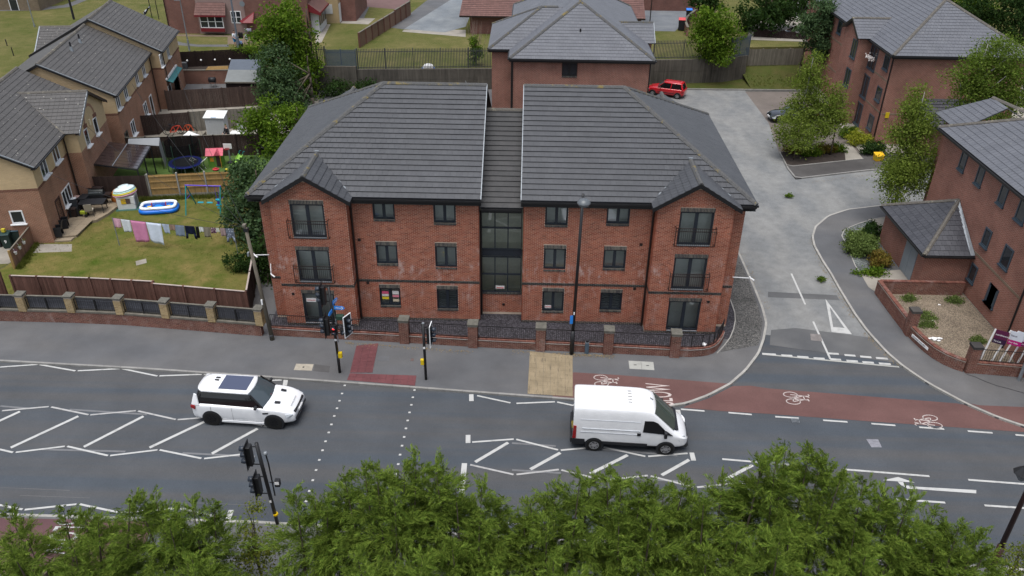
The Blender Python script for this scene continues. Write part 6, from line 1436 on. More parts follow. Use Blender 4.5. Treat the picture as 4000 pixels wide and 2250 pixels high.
c =K(0,1,780,570,.6);t =thing('toy_car',(c.x,c.y,.21),'faded pink ride-on toy among the patio clutter','toy');MB().bb(-.25,.25,-.15,.15,.45,.75).build('body',flat('faded_pink',(.45,.30,.27)),t,world=False,bev=.06);MB().bb(-.3,.3,-.18,.18,.30,.45).build('chassis',flat('faded_pink2',(.5,.42,.40)),t,world=False,bev=.03)
for i in (-.2,.2):MB().cyl((i,-.2,.25),(i,.2,.25),.12,n=10).build('wheel',MT['blackplastic'],t,world=False)
c =K(0,1,850,730,.21);t =thing('toy_tricycle',c,'small lime green tricycle beside the cream chair','toy');MB().bb(-.22,.22,-.10,.10,.18,.42).build('body',flat('lime_plastic',(.35,.42,.03)),t,world=False,bev=.05)
for x,y in ((-.22,0),(.2,.14),(.2,-.14)):MB().cyl((x,y-.03,.11),(x,y+.03,.11),.11,n=10).build('wheel',MT['blackplastic'],t,world=False)
c =Vector((-29.35,14.55,.05));t =thing('play_tent',c,'orange and blue pop-up tent between barbecue and playhouse','tent')
m =MB();m.lathe((0,0,0),[(.62,0),(.66,.35),(.52,.75),(.22,1.02),(.02,1.08)],16);m.v =[(x*.8,y*.6,z) for x,y,z in m.v];m.build('orange_canopy',flat('orange_nylon',(.40,.13,.02),.5),t,smooth=True,world=False)
m =MB();m.lathe((.22,.10,0),[(.62,0),(.60,.45),(.46,.82),(.20,1.08),(.02,1.14)],16);m.v =[(x*.75,y*.55,z) for x,y,z in m.v];m.build('blue_canopy',flat('blue_nylon',(.01,.09,.40),.5),t,smooth=True,world=False)
c =K(0,1,830,520,.21);t =thing('folded_airer',c,'folded metal frame leaning against the house corner','airer')
for i in range(5):MB().bar((-.5+i*.12,.3,1.25),(-.1+i*.14,-.2,0),.025).build('bar',MT['galv'],t,world=False)

sf0,sf1 =Vector((-31.66,4.76,0)),Vector((-32.25,8.55,0))
fence('side_fence','short plain fence hung with three white pots beside the bins',sf0,sf1,1.25,m_wood('pink_brown_board',(.19,.11,.075)),.20,npost=1,postmat=MT['wood_orange'],cap=MT['wood_grey'])
for k,(x,y,l) in enumerate(((130,1135,'white hanging pot nearest the garden end of the short fence'),(178,1075,'white hanging pot in the middle of the short fence'),(212,1035,'white hanging pot nearest the bins on the short fence'))):
    f =.12+.18*k;p =sf0.lerp(sf1,f)+Vector((.13,.02,.80));t =thing('hanging_pot',p,l,'plant pot','pots on the short fence');MB().lathe((0,0,0),[(.07,0),(.10,.17)],12).build('pot',WPL,t,world=False);MB().bar((0,0,.17),(-.10,0,.45),.012).build('hook',WPL,t,world=False)
    m =MB()
    for i in range(40):a =random.random()*6.3;r_ =random.random()*.14;z =.17+random.random()*.16;m.poly([(r_*math.cos(a),r_*math.sin(a),z),(r_*math.cos(a)+.05,r_*math.sin(a)+.01,z+.03),(r_*math.cos(a)+.02,r_*math.sin(a)+.05,z+.02)])
    m.build('plant',MT['leaf_mid'] if k else m_leaf('purple_flower',(.10,.03,.12),(.16,.06,.14)),t,fix=False,world=False)
GB =flat('bin_green',(.012,.030,.026),.45)
def bin_(loc,rz,label,body,lid,group=None,num=None):
    t =thing('wheelie_bin',loc,label,'bin',group,rz);m =MB();a,b =.24,.29
    m.add([(-a,-a,.06),(a,-a,.06),(a,a,.06),(-a,a,.06),(-b,-b,1.0),(b,-b,1.0),(b,b+.06,1.0),(-b,b+.06,1.0)],[(0,1,2,3),(4,5,6,7),(0,1,5,4),(1,2,6,5),(2,3,7,6),(3,0,4,7)]);m.build('body',body,t,world=False,bev=.02)
    m =MB();m.add([(-.31,-.33,1.0),(.31,-.33,1.0),(.31,.36,1.04),(-.31,.36,1.04),(-.29,-.30,1.06),(.29,-.30,1.06),(.29,.34,1.12),(-.29,.34,1.12)],[(0,1,2,3),(4,5,6,7),(0,1,5,4),(1,2,6,5),(2,3,7,6),(3,0,4,7)]);m.build('lid',lid,t,world=False,bev=.015)
    for s in (-1,1):MB().cyl((s*.22,.27,.10),(s*.28,.27,.10),.10,n=12).build('wheel',MT['blackplastic'],t,world=False)
    if num:text_mb(num,.30,(-.08,-.285,.45),(1,0,0),(0,-.04,1),1,1,.01).build('number',SW,t,world=False,fix=False)
    return t
b1,b2 =K(0,1,95,1040),K(0,1,190,1000)
bin_(b1,R(14),'dark green wheelie bin numbered nine behind the short fence',GB,flat('bin_lid_green',(.022,.05,.05),.4),'bins beside the house','9');bin_(b2,R(14),'green wheelie bin with blue grey lid against the house wall',GB,flat('bin_lid_blue',(.035,.075,.10),.35),'bins beside the house');bin_(b1+Vector((-.75,.1,0)),R(14),'black wheelie bin at the left edge of the picture',MT['blackplastic'],MT['blackplastic'],'bins beside the house')
tag(MB().bb(b1.x-.12,b1.x+.10,b1.y-.1,b1.y+.08,1.12,1.36).build('yellow_tub',flat('tub_yellow',(.50,.42,.03)),None,bev=.02),'yellow tub standing on the numbered bin','tub')
# ---- trampoline garden
a,b =Rg(640,285,1.8),Rg(2560,230,1.8)
fence('timber_fence','grey brown boarded fence behind the trampoline and toy house',a,b,1.8,MT['wood_dark'],.14,npost=6,postmat=MT['wood_black'],cap=MT['wood_grey'])
cr_ =[Rg(155,645,2.35),Rg(855,728,2.25),Rg(1040,408,2.25),Rg(390,335,2.35)]
t =thing('pergola',(cr_[0].x+2,cr_[0].y+1,0),'lean-to canopy with glossy dark brown sheets over a patio','canopy')
POLY =flat('brown_polycarbonate',(.035,.025,.026),.12,.6,0,.5)
for i in range(8):
    for j in range(2):
        f =lambda u,v:cr_[0].lerp(cr_[1],u).lerp(cr_[3].lerp(cr_[2],u),v)
        m =MB();m.slab([f(j*.5+.005,i/8+.006),f(j*.5+.495,i/8+.006),f(j*.5+.495,(i+1)/8-.006),f(j*.5+.005,(i+1)/8-.006)],(0,0,1),.02);m.build('roof_sheet',POLY,t)
MB().bar(cr_[0].lerp(cr_[1],.5)+Vector((0,0,.02)),cr_[3].lerp(cr_[2],.5)+Vector((0,0,.02)),.05,.05).build('joint_bar',MT['galv'],t)
for p,q in ((cr_[1],cr_[2]),(cr_[0],cr_[1]),(cr_[3],cr_[2])):MB().bar(p-Vector((0,0,.06)),q-Vector((0,0,.06)),.06,.08).build('frame_bar',MT['blackplastic'],t)
for p in (cr_[1],cr_[2],cr_[1].lerp(cr_[2],.5)):MB().cyl((p.x,p.y,0),p,.05,n=8).build('post',MT['blackplastic'],t)

s0,s1,s2,s3 =Rg(730,300,2.0),Rg(1170,285,2.0),Rg(1160,400,1.95),Rg(725,372,1.95)
t =thing('garden_gazebo',(s2.x,s2.y,0),'grey fabric shelter between canopy and trampoline','shelter');GF =flat('grey_fabric',(.20,.21,.22),.9)
MB().slab([s0,s1,s2,s3],(0,0,1),.02).build('roof_sheet',GF,t);m =MB();m.slab([s1,s2,Vector((s2.x+.15,s2.y,.1)),Vector((s1.x+.15,s1.y,.1))],(1,0,0),.02);m.build('side_curtain',GF,t)
for p in (s0,s1,s2,s3):MB().cyl((p.x,p.y,0),p,.025,n=6).build('post',MT['blackplastic'],t)

c =Rg(1535,620,.75);t =thing('trampoline',(c.x,c.y,0),'round trampoline with blue edge pad and dark safety net','trampoline');TR_ =1.25
m =MB();m.lathe((0,0,0),[(TR_*.80,.70),(TR_*.80,.72)],28);m.build('jump_mat',MT['blackplastic'],t,world=False)
m =MB();n =28
for r_,z in ((TR_*.79,.73),(TR_,.74),(TR_+.02,.66)):m.v += [(r_*math.cos(2*math.pi*i/n),r_*math.sin(2*math.pi*i/n),z) for i in range(n)]
m.f =[(j*n+i,j*n+(i+1) % n,(j+1)*n+(i+1) % n,(j+1)*n+i) for j in range(2) for i in range(n)];m.build('edge_pad',flat('navy_pad',(.012,.02,.16),.5),t,world=False)
def m_net():
    q =NT('safety_net');q.fin((.004,.005,.006),.9,.1);tr =q.new('ShaderNodeBsdfTransparent');mx =q.new('ShaderNodeMixShader');mx.inputs[0].default_value =.62;q.l.new(tr.outputs[0],mx.inputs[1]);q.l.new(q.b.outputs[0],mx.inputs[2]);q.l.new(mx.outputs[0],q.o.inputs[0]);return q.m
m =MB();m.v =[(TR_*math.cos(2*math.pi*i/n),TR_*math.sin(2*math.pi*i/n),z) for z in (.75,2.45) for i in range(n)];m.f =[(i,(i+1) % n,(i+1) % n+n,i+n) for i in range(n)];m.build('safety_net',m_net(),t,world=False,fix=False)
for i in range(6):a_ =2*math.pi*i/6+.3;MB().cyl((1.32*math.cos(a_),1.32*math.sin(a_),0),(1.32*math.cos(a_),1.32*math.sin(a_),2.5),.03,n=8).build('net_pole',MT['greenmetal'],t,world=False);MB().cyl((1.1*math.cos(a_+.5),1.1*math.sin(a_+.5),0),(1.1*math.cos(a_+.5),1.1*math.sin(a_+.5),.7),.025,n=6).build('leg',MT['galv'],t,world=False)
for i in (-.15,.15):MB().bar((i,-1.45,0),(i,-1.28,.7),.03).build('ladder_rail',MT['black'],t,world=False)

c =Rg(1745,740);t =thing('drying_rack',c,'white winged clothes airer standing on the turf','airer')
for s in (-1,1):
    for i in range(6):f =i/5;MB().bar((s*(.05+.55*f),-.25,.55+.40*f),(s*(.05+.55*f),.30,.55+.40*f),.018).build('rail',WPL,t,world=False)
    for y in (-.25,.30):MB().bar((0,y,.52),(s*.62,y,.97),.025).build('wing_frame',WPL,t,world=False);MB().bar((s*.40,y,0),(-s*.05,y,.60),.025).build('leg',WPL,t,world=False)

c =Rg(1990,670);t =thing('toy_house',c,'green plastic toy house with pink tiled roof and orange door','playhouse',None,R(8));TG,TP,TO =flat('toy_green',(.10,.24,.03)),flat('toy_pink',(.50,.09,.13)),flat('toy_orange',(.50,.24,.02))
for i in range(9):MB().bb(-.55,.55,-.40,.40,.02+i*.11,.125+i*.11).build('wall_board',TG,t,world=False)
for s in (-1,1):
    for k in range(5):
        f0,f1 =k/5,(k+1)/5+.03;m =MB();m.slab([(-.68,s*(.55-.55*f0),.98+.42*f0),(.68,s*(.55-.55*f0),.98+.42*f0),(.68,s*(.55-.55*f1),.98+.42*f1),(-.68,s*(.55-.55*f1),.98+.42*f1)],(0,0,1),.03);m.build('roof_row',TP,t,world=False)
m =MB();m.add([(.0,-.62,1.05),(.46,-.62,1.05),(.23,-.62,1.42),(.0,0,1.2),(.46,0,1.2),(.23,0,1.46)],[(0,1,2),(0,2,5,3),(1,4,5,2)]);m.build('porch_roof',TP,t,world=False)
MB().bb(-.38,-.08,-.43,-.40,.48,.80).build('window_shutter',TO,t,world=False);MB().bb(.08,.42,-.42,-.39,.05,.95).build('doorway',flat('toy_dark',(.03,.02,.02)),t,world=False);MB().box((.46,-.58,.50),(.03,.34,.92),.2).build('door',TO,t,world=False)

c =Rg(2180,640);t =thing('basketball_stand',c,'white toy basketball hoop beside the toy house','basketball hoop');MB().bb(-.05,.05,-.05,.05,0,1.55).build('post',MT['galv'],t,world=False);MB().lathe((0,0,0),[(.28,0),(.26,.10),(.08,.16)],14).build('base',MT['blackplastic'],t,world=False);MB().bb(-.34,.34,-.12,-.08,1.25,1.68).build('backboard',WPL,t,world=False,bev=.03)
m =MB()
for i in range(14):a0,a1 =2*math.pi*i/14,2*math.pi*(i+1)/14;m.bar((.17*math.cos(a0),-.30+.17*math.sin(a0),1.32),(.17*math.cos(a1),-.30+.17*math.sin(a1),1.32),.03)
m.build('hoop',flat('toy_red',(.42,.03,.04)),t,world=False)
p0,p1 =Rg(2190,745,.06),Rg(2340,480,.95);p1 =Vector((p0.x+.55,p0.y+1.05,.95));t =thing('garden_slide',p0,'lime green plastic slide near the trees','slide');SG =flat('slide_green',(.22,.42,.06),.4)
d_ =(p1-p0);q_ =Vector((d_.y,-d_.x,0)).normalized();m =MB();n =8
for i in range(n+1):
    f =i/n;z =.10+.85*(f**1.15)+.03*math.sin(f*6);c0 =Vector((p0.x+d_.x*f,p0.y+d_.y*f,z))
    m.v += [tuple(c0-q_*.22+Vector((0,0,.12))),tuple(c0-q_*.20),tuple(c0+q_*.20),tuple(c0+q_*.22+Vector((0,0,.12)))]
m.f =[(i*4+j,i*4+j+1,(i+1)*4+j+1,(i+1)*4+j) for i in range(n) for j in range(3)];o =m.build('chute',SG,t,fix=False);md =o.modifiers.new('s','SOLIDIFY');md.thickness =.03
for s in (-1,1):MB().bar(p1+q_*s*.2,Vector((p1.x+q_.x*s*.22+.25,p1.y+q_.y*s*.22+.35,0)),.05).build('ladder_leg',SG,t);MB().tube([p1+q_*s*.2,p1+q_*s*.2+Vector((.05,.08,.28)),p1+q_*s*.2+Vector((.15,.2,.25))],.02,6).build('handle',TE,t)
for k in range(3):f =.25+.25*k;c1 =p1.lerp(Vector((p1.x+.25,p1.y+.35,0)),f);MB().bar(c1-q_*.2,c1+q_*.2,.06).build('rung',SG,t)
c =Rg(2120,735,.12);tag(MB().sphere(c,.12,12,8).build('ball',flat('ball_yellow',(.45,.38,.02)),None,smooth=True),'yellow ball at the foot of the slide','ball')
c =Rg(1970,740,.03);t =thing('toy_boat',c,'red toy lying on the turf before the toy house','toy');MB().lathe((0,0,0),[(.20,0),(.26,.10),(.18,.12)],10).build('hull',flat('toy_red',(.42,.03,.04)),t,world=False);MB().bb(-.08,.08,-.06,.06,.10,.20).build('cabin',flat('toy_red',(.42,.03,.04)),t,world=False)

for x,y,w_,d_,h_,nm,l,mt in ((-31.2,13.4,.55,.9,.75,'storage_box','black storage box against the house wall behind the patio table',MT['blackplastic']),(-30.9,14.55,1.1,.4,.95,'garden_store','dark low garden store in the corner by the fence',MT['wood_black']),(-31.25,11.9,.4,.4,.55,'planter_box','dark planter box beside the back door',MT['wood_dark'])):
    t =thing(nm,(x,y,.2),l,'box');MB().bb(-w_/2,w_/2,-d_/2,d_/2,0,h_).build('body',mt,t,world=False,bev=.03);MB().bb(-w_/2-.02,w_/2+.02,-d_/2-.02,d_/2+.02,h_+.004,h_+.06).build('lid',mt,t,world=False,bev=.02)
# ================================================================== back gardens and the houses beyond
def person(loc,rz,label,shirt,lower,skin,hair,pose='stand',sh=None,bald=False):
    """one skinned body; clothes are slightly larger shells over it"""
    t =thing('person',loc,label,'person',None,rz)
    J ={'pel':(0,0,.95,.13),'sp':(0,0,1.12,.125),'ch':(0,.01,1.32,.145),'nk':(0,0,1.48,.055),'hd0':(0,-.01,1.56,.075),'hd1':(0,-.015,1.66,.095),'hd2':(0,0,1.74,.06),
         'hl':(-.10,0,.90,.10),'kl':(-.11,-.02,.50,.062),'al':(-.11,.02,.09,.042),'tl':(-.12,-.13,.04,.035),'hr':(.10,0,.90,.10),'kr':(.11,-.02,.50,.062),'ar':(.11,.02,.09,.042),'tr':(.12,-.13,.04,.035),
         'sl':(-.19,0,1.40,.065),'el':(-.27,-.03,1.13,.045),'wl':(-.22,-.22,1.00,.032),'pl':(-.20,-.29,.98,.036),'sr':(.19,0,1.40,.065),'er':(.28,-.04,1.14,.045),'wr':(.25,-.24,1.03,.032),'pr':(.24,-.31,1.02,.036)}
    E_ =[('pel','sp'),('sp','ch'),('ch','nk'),('nk','hd0'),('hd0','hd1'),('hd1','hd2'),('pel','hl'),('hl','kl'),('kl','al'),('al','tl'),('pel','hr'),('hr','kr'),('kr','ar'),('ar','tr'),('ch','sl'),('sl','el'),('el','wl'),('wl','pl'),('ch','sr'),('sr','er'),('er','wr'),('wr','pr')]
    for s,w in (('l',-1),('r',1)):
        px_,py_,pz_,_ =J['p'+s]
        for k in range(4):J['f%s%d' % (s,k)]=(px_+(k-1.5)*.020,py_-.085+abs(k-1.3)*.012,pz_-.035,.0085);E_.append(('p'+s,'f%s%d' % (s,k)))
        J['t'+s+'h']=(px_-w*.045,py_-.03,pz_-.005,.0095);E_.append(('p'+s,'t'+s+'h'))
    def skin_obj(name,keys,mat,grow=1.0,add=0.0):
        ks =[k for k in J if keys is None or k in keys];ix ={k:i for i,k in enumerate(ks)}
        me =bpy.data.meshes.new(name);me.from_pydata([J[k][:3] for k in ks],[(ix[a],ix[b]) for a,b in E_ if a in ix and b in ix],[]);me.materials.append(mat)
        o =link(name,me,t);md =o.modifiers.new('skin','SKIN');md.use_smooth_shade =True
        for k,sv in zip(ks,me.skin_vertices[0].data):sv.radius =(J[k][3]*grow+add,)*2;sv.use_root =k in ('pel',ks[0])
        o.modifiers.new('sub','SUBSURF').levels =1;return o
    skin_obj('body',None,skin)
    skin_obj('top',{'pel','sp','ch','sl','sr','el','er'} | ({'wl','wr'} if sh else set()),shirt,1.08,.012)
    skin_obj('shorts',{'pel','hl','hr','kl','kr'} | (set() if not sh else {'al','ar'}),lower,1.10,.012)
    for s in (-1,1):MB().sphere((s*.11,-.05,.045),(.05,.14,.05),10,6).build('shoe',MT['blackplastic'],t,smooth=True,world=False)
    if not bald:MB().sphere((0,.02,1.70),(.10,.11,.10),12,8).build('hair',hair,t,smooth=True,world=False)
    for s in (-1,1):MB().sphere((s*.035,-.098,1.665),.012,6,4).build('eye',MT['blackplastic'],t,world=False);MB().sphere((s*.098,.0,1.65),(.015,.03,.035),6,4).build('ear',skin,t,world=False)
    MB().sphere((0,-.115,1.63),(.016,.025,.024),6,4).build('nose',skin,t,world=False);MB().box((0,-.098,1.595),(.045,.012,.010)).build('mouth',flat('lip',(.30,.12,.10)),t,world=False)
    return t
SKIN =flat('skin',(.45,.26,.19),.6)
p =K(0,0,2268,1252,1.76);pp =Vector((p.x,p.y,0))
person(pp,R(-35),'bald person in a black hooded top standing behind the garden fence',flat('black_hoodie',(.008,.008,.010),.9),flat('dark_trousers',(.02,.02,.025),.9),SKIN,None,sh=True,bald=True)

fence('timber_fence','dark brown fence with a gate beside the middle terrace house',K(0,0,1385,1165,1.8),K(0,0,1890,1128,1.8),1.8,MT['wood_dark'],.13,npost=3)
fence('timber_fence','pale weathered fence behind the white shed',K(0,0,1898,1124,1.8),K(0,0,2640,1076,1.8),1.8,MT['wood_grey'],.15,npost=4)
fence('timber_fence','tall two-tone brown fence before the brick raised bed',K(0,0,1655,912,1.9),K(0,0,2600,866,1.9),1.9,m_wood('mid_brown_board',(.060,.040,.033)),.12,npost=5)
fence('timber_fence','dark maroon fence with round lamps behind the raised bed',S(690,203,2.9),S(1040,187,2.9),2.9,MT['wood_black'],.13,npost=5,nomax=200)
fence('timber_fence','dark maroon fence running beside the farthest terrace house',S(680,222,1.8),S(705,345,1.8),1.8,MT['wood_black'],.13)

w0,w1 =Tg(250,540,1.35),Tg(1330,533,1.35);d =(w1-w0).normalized();q =Vector((d.y,-d.x,0))
t =thing('raised_bed',(w0.x,w0.y,0),'brick retaining wall of a raised bed stacked with timber','wall');m =MB();m.prism([w0,w1,w1-q*.25,w0-q*.25],0,1.35);m.build('wall',MT['bf_grdn'],t,uv=True)
m =MB();m.prism([w0+q*.03,w1+q*.03,w1-q*.27,w0-q*.27],1.36,1.42);m.build('coping',MT['coping'],t);m =MB();m.prism([w0-q*.26,w1-q*.26,w1-q*2.2,w0-q*2.2],.9,1.33);m.build('soil',MT['soil'],t)
for i in range(5):
    a =Tg(800+i*12,520-i*16,1.42);b =Tg(1290,500-i*15,1.42);tag(MB().bar(a,b,.12,.06).build('timber_plank',MT['wood_orange'],None),['timber plank lying at the front of the raised bed','second timber plank on the raised bed','middle timber plank on the raised bed','fourth timber plank on the raised bed','rearmost timber plank on the raised bed'][i],'plank','planks on the raised bed')
p =Tg(320,450,1.5);tag(MB().bb(p.x-.35,p.x+.35,p.y-.2,p.y+.2,1.3,1.95).build('storage_box',flat('grey_box',(.10,.105,.11)),None,bev=.02),'grey storage box in the left corner of the raised bed','box')
for i,(x,y) in enumerate(((405,310),(706,300),(1008,290),(1332,278))):
    p =Tg(x,y,2.05);t =thing('wall_lamp',p+Vector((0,-.06,0)),['round white lamp on the maroon fence, farthest left','round white lamp on the maroon fence, second from the left','round white lamp on the maroon fence, third from the left','round white lamp on the maroon fence beside the shed roof'][i],'lamp','round lamps on the maroon fence');MB().sphere((0,-.05,0),.10,10,6).build('globe',SW,t,smooth=True,world=False);MB().bb(-.05,.05,.0,.06,-.06,.06).build('bracket',MT['black'],t,world=False)
c =Tg(968,895);t =thing('kettle_barbecue',c,'black barrel barbecue at the foot of the brick raised bed','barbecue');MB().cyl((-.32,0,.75),(.32,0,.75),.26,n=14).build('drum',MT['blackplastic'],t,world=False,smooth=True)
for i in (-.25,.25):
    for j in (-.16,.16):MB().bar((i,j,0),(i,j,.6),.03).build('leg',MT['galv'],t,world=False)

s_ =[Tg(1215,790,2.05),Tg(1990,795,2.05),Tg(1985,300,2.45),Tg(1355,297,2.45)]
t =thing('garden_shed',(s_[0].x+1.5,s_[0].y+1,0),'dark shed with grey felt roof under the big tree','shed')
mid =[s_[0].lerp(s_[3],.52),s_[1].lerp(s_[2],.52)]
MB().slab([s_[0],s_[1],mid[1],mid[0]],(0,0,1),.05).build('felt_sheet',var('grey_felt',(.155,.165,.165),.12,2,40),t);MB().slab([mid[0],mid[1],s_[2],s_[3]],(0,0,1),.045).build('felt_sheet',var('blue_felt',(.085,.10,.125),.12,2,40),t)
m =MB();m.prism([(p.x*.97+(s_[0].x+s_[2].x)*.015,p.y*.97+(s_[0].y+s_[2].y)*.015) for p in s_],0,2.02);m.build('walls',MT['wood_black'],t);MB().bar(s_[0]+Vector((0,-.03,.0)),s_[1]+Vector((0,-.03,0)),.06,.12).build('roof_edge',MT['wood_grey'],t)

p =K(0,0,2160,1187,1.95);t =thing('garden_shed',(p.x,p.y+.5,0),'narrow white plastic shed behind the fence','shed');WS =flat('grey_white_plastic',(.36,.37,.37),.6)
for i in range(8):MB().bb(-.9+i*.2,-.9+i*.2+.19,-.5,.5,0,1.9).build('panel',WS,t,world=False)
m =MB();m.slab([(-1.0,-.6,1.92),(.8,-.6,1.92),(.8,.6,2.2),(-1.0,.6,2.2)],(0,0,1),.05);m.build('roof',flat('white_sheet',(.55,.56,.54),.5),t,world=False);MB().bb(-.30,.12,-.62,.62,2.0,2.01).build('roof_strip',flat('blue_sheet',(.38,.46,.56)),t,world=False)
def bicycle(loc,rz,label,fm):
    t =thing('bicycle',loc,label,'bicycle','bicycles in the back garden',rz)
    for x in (-.52,.52):
        m =MB()
        for i in range(20):a0,a1 =2*math.pi*i/20,2*math.pi*(i+1)/20;m.bar((x+.33*math.cos(a0),0,.34+.33*math.sin(a0)),(x+.33*math.cos(a1),0,.34+.33*math.sin(a1)),.04)
        m.build('wheel',TY,t,world=False)
    m =MB();P ={'bb':(-.05,0,.30),'st':(-.18,0,.80),'hd':(.34,0,.82),'r':(-.52,0,.34),'f':(.52,0,.34)}
    for a,b in (('bb','st'),('st','hd'),('hd','bb'),('bb','r'),('st','r'),('hd','f')):m.bar(P[a],P[b],.05)
    m.build('frame',fm,t,world=False);MB().bb(-.30,-.06,-.06,.06,.86,.92).build('saddle',MT['blackplastic'],t,world=False);MB().bar((.34,-.28,1.0),(.34,.28,1.0),.03).bar((.34,0,.82),(.34,0,1.0),.03).build('handlebar',MT['blackplastic'],t,world=False)
b0 =K(0,0,1740,1300,.8);b1_ =K(0,0,1890,1280,.95)
bicycle((b0.x,b0.y,.35),R(15),'black bicycle leaning by the red one behind the trampoline net',MT['blackplastic']);bicycle((b0.x+.35,b0.y-.2,.35),R(25),'bright red bicycle behind the trampoline net',flat('bike_red',(.55,.05,.02),.4));bicycle((b1_.x,b1_.y,.35),R(-15),'orange red bicycle nearest the white shed',flat('bike_orange',(.55,.09,.03),.4))
o =MB().bb(b0.x-1.2,b1_.x+1.2,b0.y-.6,b0.y+.9,0,.34).build('decking',MT['wood_grey'],None);tag(o,'low timber deck carrying the bicycles','deck')
p =K(0,0,2390,1330,.75);t =thing('garden_table',(p.x,p.y,0),'white garden table beside the bald person','table');MB().bb(-.6,.6,-.4,.4,.71,.75).build('table_top',WPL,t,world=False)
for i in (-.5,.5):
    for j in (-.3,.3):MB().bar((i,j,0),(i,j,.72),.04).build('leg',WPL,t,world=False)
p =K(0,0,2405,1262,1.0);chair((p.x,p.y,0),R(5),'grey mesh chair behind the white garden table',flat('grey_mesh',(.28,.29,.31),.8),MT['galv'],group='chairs behind the fence')
p =K(0,0,1905,1345,.9);t =thing('party_tent',(p.x,p.y,0),'low white pointed tent between bicycles and shed','tent');m =MB();m.add([(-.8,-.5,.55),(.8,-.5,.55),(.8,.5,.55),(-.8,.5,.55),(0,0,1.15)],[(0,1,4),(1,2,4),(2,3,4),(3,0,4)]);m.build('canopy',SW,t,world=False)
for i in (-.75,.75):
    for j in (-.45,.45):MB().bar((i,j,0),(i,j,.57),.03).build('leg',MT['galv'],t,world=False)
# ---- rising ground and terrace at the back
TZ =1.9
terrace =sheet('back_terrace',xy((-34.8,47.6),(-22.3,46.6),(-22.0,41.9),(-17,41.9),(-3.2,43.3),(2,44.1),(13.0,45.95),(23.2,48.3),(24.2,53.6),(60,58),(90,120),(-90,120),(-90,48),(-40,48)),MT['verge'],TZ,thick=2.3)
m =MB();m.poly([(-90,26,-.2),(-38.5,26,.0),(-38.5,48.05,TZ),(-90,48.05,TZ)]);struct(m.build('garden_slope',MT['verge'],None,fix=False))
m =MB();m.poly([(-90,2,-.2),(-38.3,2,.0),(-38.3,26,.0),(-90,26,-.2)]);struct(m.build('front_lawn',MT['verge'],None,fix=False))

def retwall(pts,tops,label):
    a =pts[0];t =thing('retaining_wall',(a[0],a[1],0),label,'wall')
    for i in range(len(pts)-1):
        p,q =Vector((*pts[i],0)),Vector((*pts[i+1],0));d =(q-p).normalized();n =Vector((d.y,-d.x,0));L =(q-p).length;k =max(1,round(L/2.4))
        for j in range(k):
            u,v =p+d*(L*j/k+.006),p+d*(L*(j+1)/k-.006);z =tops[i];m =MB();m.prism([u,v,v-n*.3,u-n*.3],0,z*.52);m.build('concrete_panel',MT['concwall'],t);m =MB();m.prism([u+n*.006,v+n*.006,v-n*.3,u-n*.3],z*.52+.012,z);m.build('concrete_panel',MT['concwall'],t)
    return t
retwall([(-24.5,41.3),(-17.0,41.55)],[2.45],'stepped concrete retaining wall beside the big tree');retwall([(-17.0,41.75),(-3.0,42.9),(6,44.4)],[2.1,2.2],'long streaked concrete retaining wall under the palisade fence');retwall([(10.5,45.3),(17,46.0),(20.5,46.6),(23.1,48.0)],[2.5,2.5,2.5],'dark concrete retaining wall behind the red car')
PALE =None
def palisade(a,b,h,label,sp=.155,mat=None,w=.065):
    a,b =Vector(a),Vector(b);L =(b-a).length;d =(b-a).normalized();rz =math.atan2(d.y,d.x);t =thing('palisade_fence',a,label,'fence','palisade fences on the retaining walls',rz)
    pm =MB();pm.slab([(-w/2,0,0),(w/2,0,0),(w/2,0,h-.12),(0,0,h),(-w/2,0,h-.12)],(0,1,0),.012);me =pm.mesh('pale');me.materials.append(mat or MT['palis']);n =round(L/sp)
    for i in range(n):o =link('pale',me,t);o.location =((i+.5)*L/n,0,0)
    for z in (.15,h-.35):MB().bb(0,L,.014,.05,z-.03,z+.03).build('rail',mat or MT['palis'],t,world=False)
    for i in range(max(2,round(L/2.75))+1):k =max(2,round(L/2.75));MB().bb(L*i/k-.04,L*i/k+.04,.05,.13,-.2,h).build('post',mat or MT['palis'],t,world=False)
MT['palis']=flat('grey_palisade',(.045,.048,.052),.5);MT['palisblue']=flat('blue_grey_palisade',(.055,.075,.10),.5)
palisade((-16.9,41.95,2.1),(-3.2,43.2,2.2),2.05,'long thin palisade fence on the wall left of the rear block');palisade((-21.6,41.6,2.45),(-20.0,41.65,2.45),1.95,'short palisade fence beside the big tree',mat=MT['palis']);palisade((-19.9,41.7,2.2),(-17.0,41.8,2.2),1.9,'blue grey palisade gate on the stepped wall',.09,MT['palisblue'],.075)
palisade((12.9,45.95,2.5),(19.2,46.7,2.5),1.95,'palisade fence behind the red car');palisade((21.0,47.0,2.5),(23.2,48.2,2.5),2.1,'blue grey palisade fence right of the round tree',.11,MT['palisblue'],.08)
m =MB();a,b =K(1,0,1760,782,1.2),K(1,0,2095,778,1.2);P =[Vector((a.x,a.y,.1)),a,b,Vector((b.x+.5,b.y-.6,.1))];m.tube(P,.025,8);tag(m.build('handrail',MT['galv'],None),'bent metal handrail before the concrete wall','handrail')
c =K(1,0,1735,690,TZ);t =thing('paddling_pool',c,'small white and blue domed toy on the grass behind the palisade','toy');MB().lathe((0,0,0),[(.62,0),(.60,.18),(.42,.40),(.10,.50)],18).build('dome',SW,t,smooth=True,world=False);MB().lathe((0,0,0),[(.66,0),(.66,.10),(.60,.14)],18).build('rim',PB,t,smooth=True,world=False)

